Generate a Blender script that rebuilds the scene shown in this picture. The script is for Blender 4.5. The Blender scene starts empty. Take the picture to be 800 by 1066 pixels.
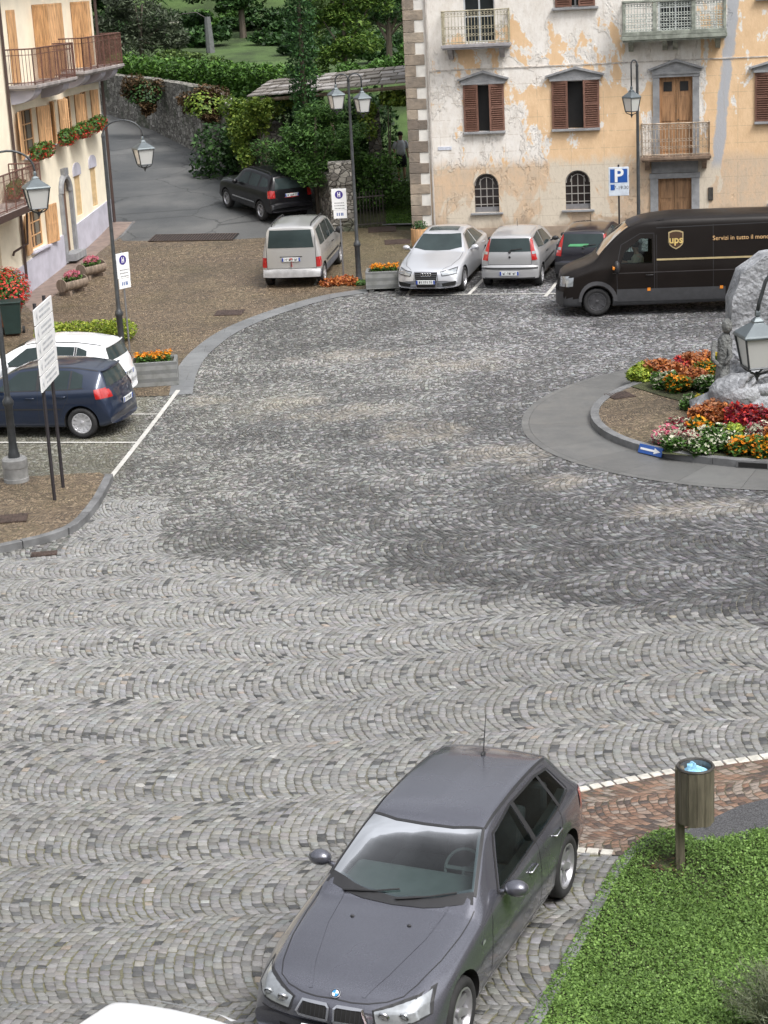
import bpy, bmesh, math, random
import numpy as np
from mathutils import Vector, Matrix, Euler
random.seed(7); RNG = np.random.default_rng(7)
scn = bpy.context.scene
COL = scn.collection

# ------------------------------------------------------------------ camera, sky, sun, exposure
FPX, PITCH, ROLL, CAMH = 1907.0, 0.28383, -0.05202, 8.757
_F = Vector((0, math.cos(PITCH), -math.sin(PITCH))); _R0 = Vector((1, 0, 0)); _U0 = _R0.cross(_F)
_c, _s = math.cos(ROLL), math.sin(ROLL)
CR = _R0*_c + _U0*_s; CU = _U0*_c - _R0*_s
CO = Vector((0, 0, CAMH))
cam = bpy.data.cameras.new('camera'); cam_o = bpy.data.objects.new('camera', cam); COL.objects.link(cam_o)
cam.sensor_fit = 'HORIZONTAL'; cam.sensor_width = 36; cam.lens = FPX/800*36; cam.clip_start = .1; cam.clip_end = 1000
cam_o.matrix_world = Matrix(((CR.x, CU.x, -_F.x, CO.x), (CR.y, CU.y, -_F.y, CO.y), (CR.z, CU.z, -_F.z, CO.z), (0, 0, 0, 1)))
scn.camera = cam_o
world = bpy.data.worlds.new("World"); scn.world = world; world.use_nodes = True
SUN_EL, SUN_AZ = math.radians(55), math.radians(138)      # direction the light comes from
wn = world.node_tree; wn.nodes.clear()
w_out = wn.nodes.new('ShaderNodeOutputWorld'); w_bg = wn.nodes.new('ShaderNodeBackground')
w_sky = wn.nodes.new('ShaderNodeTexSky'); w_sky.sky_type = 'NISHITA'; w_sky.sun_disc = False
w_sky.sun_elevation = SUN_EL; w_sky.sun_rotation = SUN_AZ; w_sky.dust_density = 4; w_sky.air_density = 1.2; w_sky.ozone_density = 1
w_hs = wn.nodes.new('ShaderNodeHueSaturation'); w_hs.inputs['Saturation'].default_value = .22
wn.links.new(w_sky.outputs[0], w_hs.inputs['Color']); # overcast dome: darker towards the horizon, bright overhead
w_tc = wn.nodes.new('ShaderNodeTexCoord'); w_sp = wn.nodes.new('ShaderNodeSeparateXYZ'); w_mr = wn.nodes.new('ShaderNodeMapRange'); w_vm = wn.nodes.new('ShaderNodeVectorMath'); w_vm.operation = 'SCALE'
wn.links.new(w_tc.outputs['Generated'], w_sp.inputs[0]); wn.links.new(w_sp.outputs[2], w_mr.inputs[0]); w_mr.inputs[1].default_value = 0; w_mr.inputs[2].default_value = .9; w_mr.inputs[3].default_value = .32; w_mr.inputs[4].default_value = 1.5
wn.links.new(w_hs.outputs[0], w_vm.inputs[0]); wn.links.new(w_mr.outputs[0], w_vm.inputs['Scale']); w_nz = wn.nodes.new('ShaderNodeTexNoise'); w_nz.inputs['Scale'].default_value = 2.6; w_nz.inputs['Detail'].default_value = 5; w_cm = wn.nodes.new('ShaderNodeMapRange'); w_cm.inputs[1].default_value = .35; w_cm.inputs[2].default_value = .65; w_cm.inputs[3].default_value = .62; w_cm.inputs[4].default_value = 1.4
w_v2 = wn.nodes.new('ShaderNodeVectorMath'); w_v2.operation = 'SCALE'; wn.links.new(w_tc.outputs['Generated'], w_nz.inputs['Vector']); wn.links.new(w_nz.outputs[0], w_cm.inputs[0]); wn.links.new(w_vm.outputs[0], w_v2.inputs[0]); wn.links.new(w_cm.outputs[0], w_v2.inputs['Scale']); wn.links.new(w_v2.outputs[0], w_bg.inputs[0])
w_bg.inputs[1].default_value = .15
wn.links.new(w_bg.outputs[0], w_out.inputs[0])
sl = bpy.data.lights.new('sun', 'SUN'); sl.energy = 1.5; sl.angle = math.radians(22); sl.color = (1, .97, .93)
so = bpy.data.objects.new('sun', sl); COL.objects.link(so)
_sd = Vector((math.sin(SUN_AZ)*math.cos(SUN_EL), math.cos(SUN_AZ)*math.cos(SUN_EL), math.sin(SUN_EL)))
so.rotation_euler = _sd.to_track_quat('Z', 'Y').to_euler(); so.location = (0, 0, 30)
vs = scn.view_settings; vs.view_transform = 'Standard'; vs.look = 'None'; vs.gamma = 1; vs.use_curve_mapping = False
vs.exposure = .55

# ------------------------------------------------------------------ measuring helpers
def ray(px, py):
    d = _F + CR*((px-400)/FPX) + CU*((533-py)/FPX)
    return d/d.y
def hg(y):
    if y < 32: return 0.
    if y < 58: return .00125*(y-32)**2
    t = y-58
    return .845+.065*t+.035*t*min(1, t/4)
def G(px, py):                                  # photo pixel -> point of the ground
    d = ray(px, py); lo, hi = 3., 220.
    for _ in range(48):
        m = (lo+hi)/2; q = CO+d*m
        if q.z > hg(q.y): lo = m
        else: hi = m
    return Vector((q.x, q.y, hg(q.y)))
def at(px, py, y):                              # photo pixel -> point at distance y
    return CO+ray(px, py)*y
def on(x, y, dz=0): return Vector((x, y, hg(y)+dz))

# ------------------------------------------------------------------ mesh helpers
class MB:
    def __init__(s): s.v = []; s.f = []; s.mi = []; s.uv = None; s.k = 0
    def mat(s, k): s.k = k; return s
    def add(s, vs_, fs):
        b = len(s.v); s.v.extend([tuple(p) for p in vs_]); s.f.extend([tuple(b+i for i in f) for f in fs]); s.mi.extend([s.k]*len(fs)); return s
    def box(s, x0, x1, y0, y1, z0, z1, M=None):
        p = [Vector(q) for q in ((x0,y0,z0),(x1,y0,z0),(x1,y1,z0),(x0,y1,z0),(x0,y0,z1),(x1,y0,z1),(x1,y1,z1),(x0,y1,z1))]
        if M: p = [M@q for q in p]
        return s.add(p, [(0,3,2,1),(4,5,6,7),(0,1,5,4),(1,2,6,5),(2,3,7,6),(3,0,4,7)])
    def prism(s, poly, z0, z1, M=None):
        n = len(poly); a = sum(poly[i][0]*poly[(i+1)%n][1]-poly[(i+1)%n][0]*poly[i][1] for i in range(n))
        if a < 0: poly = poly[::-1]
        p = [Vector((x, y, z0)) for x, y in poly]+[Vector((x, y, z1)) for x, y in poly]
        if M: p = [M@q for q in p]
        return s.add(p, [tuple(range(n))[::-1], tuple(range(n, 2*n))]+[(i, (i+1)%n, n+(i+1)%n, n+i) for i in range(n)])
    def prism_xz(s, poly, y0, y1):               # polygon in x,z extruded in y
        return s.prism([(x, z) for x, z in poly], -y1, -y0, Matrix(((1,0,0,0),(0,0,-1,0),(0,1,0,0),(0,0,0,1))))
    def tube(s, pts, r, n=8, cap=True):
        pts = [Vector(p) for p in pts]; rs = r if isinstance(r, (list, tuple)) else [r]*len(pts)
        t0 = (pts[1]-pts[0]).normalized(); ref = Vector((0,0,1)) if abs(t0.z) < .9 else Vector((1,0,0))
        a = t0.cross(ref).normalized(); V = []
        for i, p in enumerate(pts):
            t = ((pts[min(i+1, len(pts)-1)]-pts[i]).normalized()+(pts[i]-pts[max(i-1, 0)]).normalized())
            if t.length < 1e-6: t = t0
            t.normalize(); a = (a-t*a.dot(t)).normalized(); b = t.cross(a)
            V += [p+(a*math.cos(2*math.pi*k/n)+b*math.sin(2*math.pi*k/n))*rs[i] for k in range(n)]
        F = [(i*n+k, i*n+(k+1)%n, (i+1)*n+(k+1)%n, (i+1)*n+k) for i in range(len(pts)-1) for k in range(n)]
        if cap: F += [tuple(range(n))[::-1], tuple((len(pts)-1)*n+k for k in range(n))]
        return s.add(V, F)
    def lathe(s, prof, n=16, M=None, rot=0, cap=True):   # prof: (r,z)
        V = []
        for r, z in prof: V += [Vector((r*math.cos(2*math.pi*k/n+rot), r*math.sin(2*math.pi*k/n+rot), z)) for k in range(n)]
        if M: V = [M@q for q in V]
        F = [(i*n+k, i*n+(k+1)%n, (i+1)*n+(k+1)%n, (i+1)*n+k) for i in range(len(prof)-1) for k in range(n)]
        if cap: F += [tuple(range(n))[::-1], tuple((len(prof)-1)*n+k for k in range(n))]
        return s.add(V, F)
    def grid(s, P):
        n = len(P); m = len(P[0])
        return s.add([q for r in P for q in r], [(i*m+j, i*m+j+1, (i+1)*m+j+1, (i+1)*m+j) for i in range(n-1) for j in range(m-1)])
    def ellip(s, c, r, nu=10, nv=7, jit=0):
        V = [Vector((c[0], c[1], c[2]-r[2]))]
        for i in range(1, nv):
            a = -math.pi/2+math.pi*i/nv
            for k in range(nu):
                j = 1+random.uniform(-jit, jit); b = 2*math.pi*k/nu
                V.append(Vector((c[0]+r[0]*j*math.cos(a)*math.cos(b), c[1]+r[1]*j*math.cos(a)*math.sin(b), c[2]+r[2]*j*math.sin(a))))
        V.append(Vector((c[0], c[1], c[2]+r[2]))); F = [(0, 1+(k+1)%nu, 1+k) for k in range(nu)]
        for i in range(nv-2):
            F += [(1+i*nu+k, 1+i*nu+(k+1)%nu, 1+(i+1)*nu+(k+1)%nu, 1+(i+1)*nu+k) for k in range(nu)]
        e = len(V)-1; F += [(e, 1+(nv-2)*nu+k, 1+(nv-2)*nu+(k+1)%nu) for k in range(nu)]
        return s.add(V, F)
    def build(s, name, mats, parent=None, smooth=False, bevel=0, recalc=False):
        me = bpy.data.meshes.new(name); me.from_pydata(s.v, [], s.f)
        if not isinstance(mats, (list, tuple)): mats = [mats]
        for m in mats: me.materials.append(m)
        if len(mats) > 1: me.polygons.foreach_set('material_index', s.mi)
        if recalc:
            b = bmesh.new(); b.from_mesh(me); bmesh.ops.recalc_face_normals(b, faces=b.faces); b.to_mesh(me); b.free()
        if smooth:
            me.polygons.foreach_set('use_smooth', [True]*len(me.polygons))
            if smooth != 'all': me.set_sharp_from_angle(angle=math.radians(40))
        me.update()
        o = bpy.data.objects.new(name, me); COL.objects.link(o)
        if parent: o.parent = parent
        if bevel:
            md = o.modifiers.new('bevel', 'BEVEL'); md.width = bevel; md.segments = 2; md.limit_method = 'ANGLE'; md.angle_limit = math.radians(40)
        return o
def tag(o, label=None, cat=None, group=None, kind=None):
    if label: o['label'] = label
    if cat: o['category'] = cat
    if group: o['group'] = group
    if kind: o['kind'] = kind
    return o
def thing(name, label, cat, loc=(0,0,0), rz=0, group=None):
    o = bpy.data.objects.new(name, None); COL.objects.link(o); o.location = loc; o.rotation_euler = (0, 0, rz); o.empty_display_size = .3
    return tag(o, label, cat, group)
def copy_tree(o, parent=None):
    c = o.copy(); COL.objects.link(c)
    if parent: c.parent = parent
    for ch in [q for q in bpy.data.objects if q.parent == o]: copy_tree(ch, c)
    return c
def dup(o, loc, rz=None, label=None, group=None):
    c = copy_tree(o); c.location = loc
    if rz is not None: c.rotation_euler = (0, 0, rz)
    if label: c['label'] = label
    if group: c['group'] = group
    return c

# ------------------------------------------------------------------ node helpers
class NT:
    def __init__(s, name):
        s.m = bpy.data.materials.new(name); s.m.use_nodes = True; s.t = s.m.node_tree; s.b = s.t.nodes['Principled BSDF']
    def n(s, typ, **kw):
        nd = s.t.nodes.new('ShaderNode'+typ)
        for k, v in kw.items(): setattr(nd, k, v)
        return nd
    def put(s, sock, v):
        if isinstance(v, X): s.t.links.new(v.s, sock)
        elif isinstance(v, bpy.types.NodeSocket): s.t.links.new(v, sock)
        elif v is not None: sock.default_value = (tuple(v)+(1,) if isinstance(v, tuple) and len(v) == 3 and len(sock.default_value) == 4 else v)
    def math(s, op, a, b=None, c=None):
        nd = s.n('Math', operation=op); s.put(nd.inputs[0], a)
        if b is not None: s.put(nd.inputs[1], b)
        if c is not None: s.put(nd.inputs[2], c)
        return X(s, nd.outputs[0])
    def pos(s):
        g = s.n('NewGeometry'); sp = s.n('SeparateXYZ'); s.t.links.new(g.outputs['Position'], sp.inputs[0])
        return X(s, sp.outputs[0]), X(s, sp.outputs[1]), X(s, sp.outputs[2])
    def objc(s):
        return s.n('TexCoord').outputs['Object']
    def vec(s, x, y, z=0.):
        c = s.n('CombineXYZ')
        for i, v in enumerate((x, y, z)): s.put(c.inputs[i], v)
        return c.outputs[0]
    def noise(s, vec=None, scale=5, detail=3, rough=.55, out=0, dist=0):
        nd = s.n('TexNoise'); nd.inputs['Scale'].default_value = scale; nd.inputs['Detail'].default_value = detail; nd.inputs['Roughness'].default_value = rough; nd.inputs['Distortion'].default_value = dist
        s.t.links.new(vec if vec is not None else s.objc(), nd.inputs['Vector'])
        return X(s, nd.outputs[0]) if out == 0 else nd.outputs[1]
    def white(s, vec):
        nd = s.n('TexWhiteNoise'); s.t.links.new(vec, nd.inputs['Vector']); return X(s, nd.outputs[0]), nd.outputs[1]
    def sm(s, v, a, b, lo=0., hi=1., typ='SMOOTHSTEP'):
        nd = s.n('MapRange', interpolation_type=typ); s.put(nd.inputs[0], v)
        for i, q in enumerate((a, b, lo, hi)): s.put(nd.inputs[i+1], q)
        return X(s, nd.outputs[0])
    def mix(s, f, a, b, mode='MIX'):
        nd = s.n('Mix', data_type='RGBA', blend_type=mode); s.put(nd.inputs[0], f); s.put(nd.inputs[6], a); s.put(nd.inputs[7], b); return nd.outputs[2]
    def ramp(s, v, stops, interp='LINEAR'):
        nd = s.n('ValToRGB'); s.put(nd.inputs[0], v); cr = nd.color_ramp; cr.interpolation = interp
        while len(cr.elements) < len(stops): cr.elements.new(.5)
        for e, (p, c) in zip(cr.elements, stops): e.position = p; e.color = (*c, 1) if isinstance(c, tuple) else (c, c, c, 1)
        return nd.outputs[0]
    def bump(s, h, dist=.01, strength=1.):
        nd = s.n('Bump'); nd.inputs['Distance'].default_value = dist; nd.inputs['Strength'].default_value = strength; s.put(nd.inputs['Height'], h)
        s.t.links.new(nd.outputs[0], s.b.inputs['Normal']); return s
    def set(s, **kw):
        for k, v in kw.items(): s.put(s.b.inputs[{'color':'Base Color','rough':'Roughness','metal':'Metallic','coat':'Coat Weight','spec':'Specular IOR Level','coatr':'Coat Roughness','trans':'Transmission Weight','alpha':'Alpha'}[k]], v)
        return s
class X:
    def __init__(s, nt, sock): s.nt = nt; s.s = sock
    def _(s, op, o): return s.nt.math(op, s, o)
    def __add__(s, o): return s._('ADD', o)
    def __radd__(s, o): return s._('ADD', o)
    def __sub__(s, o): return s._('SUBTRACT', o)
    def __rsub__(s, o): return s.nt.math('SUBTRACT', o, s)
    def __mul__(s, o): return s._('MULTIPLY', o)
    def __rmul__(s, o): return s._('MULTIPLY', o)
    def __truediv__(s, o): return s._('DIVIDE', o)
    def floor(s): return s.nt.math('FLOOR', s)
    def fract(s): return s.nt.math('FRACT', s)
    def min(s, o): return s._('MINIMUM', o)
    def max(s, o): return s._('MAXIMUM', o)
    def gt(s, o): return s._('GREATER_THAN', o)
    def lt(s, o): return s._('LESS_THAN', o)
def mul3(c, k): return tuple(min(1, x*k) for x in c)
_mats = {}
def M(name, col, rough=.6, metal=0, var=.12, scale=6, bump=0, bscale=40, coat=0, spec=.5, dirt=0):
    if name in _mats: return _mats[name]
    t = NT(name); nz = t.noise(scale=scale)
    c = t.mix(t.sm(nz, .3, .7), mul3(col, 1-var), mul3(col, 1+var))
    if dirt: c = t.mix(t.sm(t.noise(scale=scale*.37, detail=6), .5, .75)*dirt, c, mul3(col, .45))
    t.set(color=c, rough=rough, metal=metal, coat=coat, spec=spec)
    if bump: t.bump(t.noise(scale=bscale, detail=4), bump)
    _mats[name] = t.m; return t.m
def leafmat(name, a, b, trans=.25):
    if name in _mats: return _mats[name]
    t = NT(name); g = t.n('NewGeometry'); r = X(t, g.outputs['Random Per Island'])
    c = t.ramp(r, [(0, mul3(a, .6)), (.35, a), (.8, b), (1, mul3(b, 1.35))])
    big = t.noise(scale=.9, detail=2); c = t.mix(t.sm(big, .3, .7, 0, .35), c, mul3(a, .55))
    t.set(color=c, rough=.55, spec=.3)
    tr = t.n('BsdfTranslucent'); t.t.links.new(c, tr.inputs[0]); mx = t.n('MixShader'); mx.inputs[0].default_value = trans
    t.t.links.new(t.b.outputs[0], mx.inputs[1]); t.t.links.new(tr.outputs[0], mx.inputs[2]); t.t.links.new(mx.outputs[0], t.t.nodes['Material Output'].inputs[0])
    _mats[name] = t.m; return t.m

# ------------------------------------------------------------------ paving materials
def arc_setts(name, W, R, a, b, palette, joint, region=None, ang=0., jit=.016, rough=.62, bumpd=.012, flipx=1):
    """setts laid in segmental arches; palette: ramp stops of stone tones; region: function(nt, x, y, color, rnd) -> color"""
    t = NT(name); x, y, z = t.pos(); ca, sa = math.cos(ang), math.sin(ang)
    wob = t.n('SeparateXYZ'); t.t.links.new(t.noise(vec=t.vec(x, y), scale=2.2, detail=4, rough=.7, out=1), wob.inputs[0])
    big = t.n('SeparateXYZ'); t.t.links.new(t.noise(vec=t.vec(x, y), scale=.15, detail=1.5, out=1), big.inputs[0])
    wb2 = t.n('SeparateXYZ'); t.t.links.new(t.noise(vec=t.vec(x, y), scale=6.5, detail=2, out=1), wb2.inputs[0])
    X_ = (x*ca+y*sa)*flipx+(X(t, wob.outputs[0])-.5)*(jit*6)+(X(t, wb2.outputs[0])-.5)*.07+(X(t, big.outputs[0])-.5)*2.2
    Y_ = (y*ca-x*sa)+(X(t, wob.outputs[1])-.5)*(jit*6)+(X(t, wb2.outputs[1])-.5)*.07+(X(t, big.outputs[1])-.5)*2.6
    q = Y_/W; k = q.floor(); yl = (q.fract()-.5)*W
    hk, _ = t.white(t.vec(k, 3.3)); arc = t.math('SQRT', R*R-yl*yl)
    rr = (X_+arc)/a+hk*7.; row = rr.floor(); fr = rr.fract()
    hr, _ = t.white(t.vec(row, k, 1.7))
    cc = t.math('ARCSINE', yl/R)*(R/b)+hr*3.; 
    colw = cc.floor(); fc = cc.fract()
    rnd, rc = t.white(t.vec(row, k, colw)); r2, _ = t.white(t.vec(row+.5, k, colw)); 
    cosf = arc/R
    d1 = fr.min(1.-fr)*a*cosf; d2 = fc.min(1.-fc)*b
    d = d1.min(d2)+(r2-.5)*.006
    gap = t.sm(d, .0012, .0075)
    c = t.ramp(rnd, palette)
    fine = t.noise(vec=t.vec(x, y), scale=55, detail=3); c = t.mix(t.sm(fine, .25, .75, 0, .28), c, mul3((.1, .1, .1), 1))
    if region: c = region(t, x, y, c, rnd, r2)
    jc = t.mix(t.sm(t.noise(vec=t.vec(x, y), scale=.6, detail=3), .42, .62), joint[0], joint[1])
    c = t.mix(gap, jc, c)
    t.set(color=c, rough=t.sm(r2, 0., 1., rough-.12, rough+.15), spec=.45)
    t.bump(t.sm(d, 0., .03)+fine*.12+r2*.12, bumpd)
    return t.m
# ------------------------------------------------------------------ the setting: ground and paving
def drape(name, poly, dz, mat, step=1.5, thick=0):
    bm = bmesh.new(); poly = [p for i, p in enumerate(poly) if (Vector(p[:2])-Vector(poly[i-1][:2])).length > 1e-4]; vs2 = [bm.verts.new((p[0], p[1], 0)) for p in poly]
    from mathutils.geometry import tessellate_polygon
    for tri in tessellate_polygon([[Vector((p[0], p[1], 0)) for p in poly]]): bm.faces.new([vs2[i] for i in tri])
    ys = [p[1] for p in poly]; y = 32.
    while y < max(ys):
        if y > min(ys): bmesh.ops.bisect_plane(bm, geom=bm.verts[:]+bm.edges[:]+bm.faces[:], plane_co=(0, y, 0), plane_no=(0, 1, 0), dist=1e-5)
        y += step
    for f in bm.faces:
        if f.normal.z < 0: f.normal_flip()
    if thick:
        r = bmesh.ops.extrude_face_region(bm, geom=bm.faces[:]); ev = [g for g in r['geom'] if isinstance(g, bmesh.types.BMVert)]
        top = set(ev)
        for v in bm.verts: v.co.z = hg(v.co.y)+dz-(0 if v in top else thick)
        bmesh.ops.recalc_face_normals(bm, faces=bm.faces)
    else:
        for v in bm.verts: v.co.z = hg(v.co.y)+dz
        bm.normal_update()
        for f in bm.faces:
            if f.normal.z < 0: f.normal_flip()
    me = bpy.data.meshes.new(name); bm.to_mesh(me); bm.free(); me.materials.append(mat)
    o = bpy.data.objects.new(name, me); COL.objects.link(o); o['kind'] = 'structure'; return o
def g2(*pp): return [tuple(G(*p)[:2]) for p in pp]
def smooth_line(pts, n=6):
    pts = [Vector(p) for p in pts]; out = []
    for i in range(len(pts)-1):
        p0 = pts[max(i-1, 0)]; p1 = pts[i]; p2 = pts[i+1]; p3 = pts[min(i+2, len(pts)-1)]
        for k in range(n):
            t = k/n; out.append(.5*((2*p1)+(p2-p0)*t+(2*p0-5*p1+4*p2-p3)*t*t+(3*p1-p0-3*p2+p3)*t**3))
    return out+[pts[-1]]
def band(line, w0, w1):                       # strip polygon along a line, offsets to the left of the direction
    L = []; Rr = []
    for i, p in enumerate(line):
        t = Vector(line[min(i+1, len(line)-1)])-Vector(line[max(i-1, 0)]); n = Vector((-t[1], t[0])).normalized(); p = Vector((p[0], p[1]))
        L.append(p+n*w0); Rr.append(p+n*w1)
    return [tuple(q) for q in L]+[tuple(q) for q in Rr[::-1]]
def kerb(name, line, w, hgt, mat, dz=.0, seg=1.0):
    """stones of a raised kerb along a line, one mesh (a continuous run set in mortar)"""
    mb = MB(); pts = [Vector((p[0], p[1])) for p in line]
    # resample
    acc = [0]; 
    for i in range(1, len(pts)): acc.append(acc[-1]+(pts[i]-pts[i-1]).length)
    def ev(s):
        for i in range(1, len(pts)):
            if s <= acc[i] or i == len(pts)-1:
                return pts[i-1].lerp(pts[i], (s-acc[i-1])/max(acc[i]-acc[i-1], 1e-6))
    n = max(1, round(acc[-1]/seg)); 
    for k in range(n):
        a = acc[-1]*k/n+.004; b = acc[-1]*(k+1)/n-.004; cs = [ev(a+(b-a)*j/3) for j in range(4)]; dh = random.uniform(-.006, .006)
        V = []
        for j, p in enumerate(cs):
            t = cs[min(j+1, 3)]-cs[max(j-1, 0)]; nn = Vector((-t.y, t.x)).normalized(); z = hg(p.y)+dz
            V += [(p.x, p.y, z-.1), (p.x, p.y, z+hgt+dh), (p.x+nn.x*w, p.y+nn.y*w, z+hgt+dh), (p.x+nn.x*w, p.y+nn.y*w, z-.1)]
        F = [(4*j+i, 4*j+(i+1)%4, 4*j+4+(i+1)%4, 4*j+4+i) for j in range(3) for i in range(4)]+[(0, 3, 2, 1), (12, 13, 14, 15)]
        mb.add(V, F)
    o = mb.build(name, mat, recalc=True, bevel=.008); o['kind'] = 'structure'; return o

grass_green = mat_soil = M('soil', (.045, .05, .02), .95, var=.3, scale=3, bump=.05, bscale=20)
# boundary between worn pale setts and darker wet ones (world x -> y)
pal = [(0, (.07, .072, .075)), (.04, (.10, .10, .103)), (.06, (.215, .215, .213)), (.4, (.27, .27, .264)), (.75, (.315, .312, .303)), (.955, (.365, .36, .345)), (.98, (.38, .32, .26)), (1, (.5, .49, .46))]
brown = [(0, (.075, .05, .03)), (.3, (.135, .095, .058)), (.6, (.18, .127, .078)), (.85, (.22, .16, .10)), (1, (.29, .22, .145))]
def brown_region(t, x, y, c, rnd, r2):
    nz = t.noise(vec=t.vec(x, y), scale=.45, detail=4)
    c = t.mix(t.sm(nz, .45, .7)*.5, c, (.075, .06, .036))
    return t.mix(t.sm(y, 49., 56.)*t.sm(x, -1.5, -.5)*.5, c, (.13, .115, .06))
m_brown = arc_setts('brown_setts', .8, .56, .068, .072, brown, ((.03, .024, .016), (.055, .05, .02)), brown_region, rough=.5, ang=.25)
red = [(0, (.06, .045, .04)), (.2, (.12, .07, .05)), (.45, (.2, .11, .07)), (.7, (.25, .15, .10)), (.9, (.24, .2, .17)), (1, (.27, .2, .155))]
m_red = arc_setts('red_setts', 1.0, .8, .085, .09, red, ((.045, .035, .025), (.07, .065, .035)), ang=.3)
m_pebble = M('pebble_asphalt', (.085, .085, .09), .8, var=.55, scale=60, bump=.02, bscale=120)
def asphalt():
    t = NT('asphalt'); x, y, z = t.pos(); v = t.vec(x, y)
    n = t.noise(vec=v, scale=.35, detail=4); c = t.ramp(n, [(.3, (.042, .046, .05)), (.5, (.085, .088, .088)), (.72, (.15, .15, .145))])
    pt = t.sm(t.noise(vec=v, scale=.12, detail=1), .52, .54); c = t.mix(pt*.45, c, (.14, .14, .135))
    cr = t.n('TexVoronoi', feature='DISTANCE_TO_EDGE'); cr.inputs['Scale'].default_value = .35; t.t.links.new(t.vec(x+t.noise(vec=v, scale=1.2, detail=4)*1.2, y), cr.inputs['Vector']); c = t.mix(t.sm(X(t, cr.outputs['Distance']), .014, .004)*.7, c, (.02, .02, .02)); sp = t.noise(vec=v, scale=40, detail=2); c = t.mix(t.sm(sp, .3, .7, 0, .3), c, (.04, .04, .04))
    t.set(color=c, rough=.6); t.bump(sp, .01); return t.m
m_asph = asphalt()
def slabs(name, col, sx=.6, sy=.6, radial=None):
    t = NT(name); x, y, z = t.pos()
    if radial:
        dx = x-radial[0]; dy = y-radial[1]; r = t.math('SQRT', dx*dx+dy*dy); u = t.math('ARCTAN2', dy, dx)*(radial[2]/sx); v_ = r/sy+.31
        fu = u.fract(); u_id = u.floor(); fv = v_.fract(); v_id = v_.floor()
    else:
        v_ = y/sy; v_id = v_.floor(); fv = v_.fract(); h_, _ = t.white(t.vec(v_id, 1.)); u = x/sx+h_; fu = u.fract(); u_id = u.floor()
    r0, _ = t.white(t.vec(u_id, v_id, 5.))
    d = (fu.min(1.-fu)*sx).min(fv.min(1.-fv)*sy); gap = t.sm(d, .002, .008)
    nz = t.noise(vec=t.vec(x, y), scale=1.3, detail=6); nf = t.noise(vec=t.vec(x, y), scale=30, detail=3)
    c = t.mix(r0, mul3(col, .82), mul3(col, 1.14)); c = t.mix(t.sm(nz, .4, .7)*.55, c, mul3(col, .55)); c = t.mix(t.sm(nf, .3, .7)*.25, c, mul3(col, 1.35))
    c = t.mix(gap, mul3(col, .62), c); t.set(color=c, rough=t.sm(nz, .3, .7, .35, .6)); t.bump(gap+nf*.15, .004); return t.m
m_band = slabs('band_slabs', (.165, .17, .175), .9, .7)
m_kerb = M('kerb_stone', (.15, .152, .155), .6, var=.25, scale=3, bump=.004, dirt=.5)
m_white = M('road_paint', (.48, .47, .44), .6, var=.1, scale=5, dirt=.35)
m_iron = M('rusty_iron', (.07, .048, .04), .6, .3, var=.35, scale=8, bump=.01)

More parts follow.
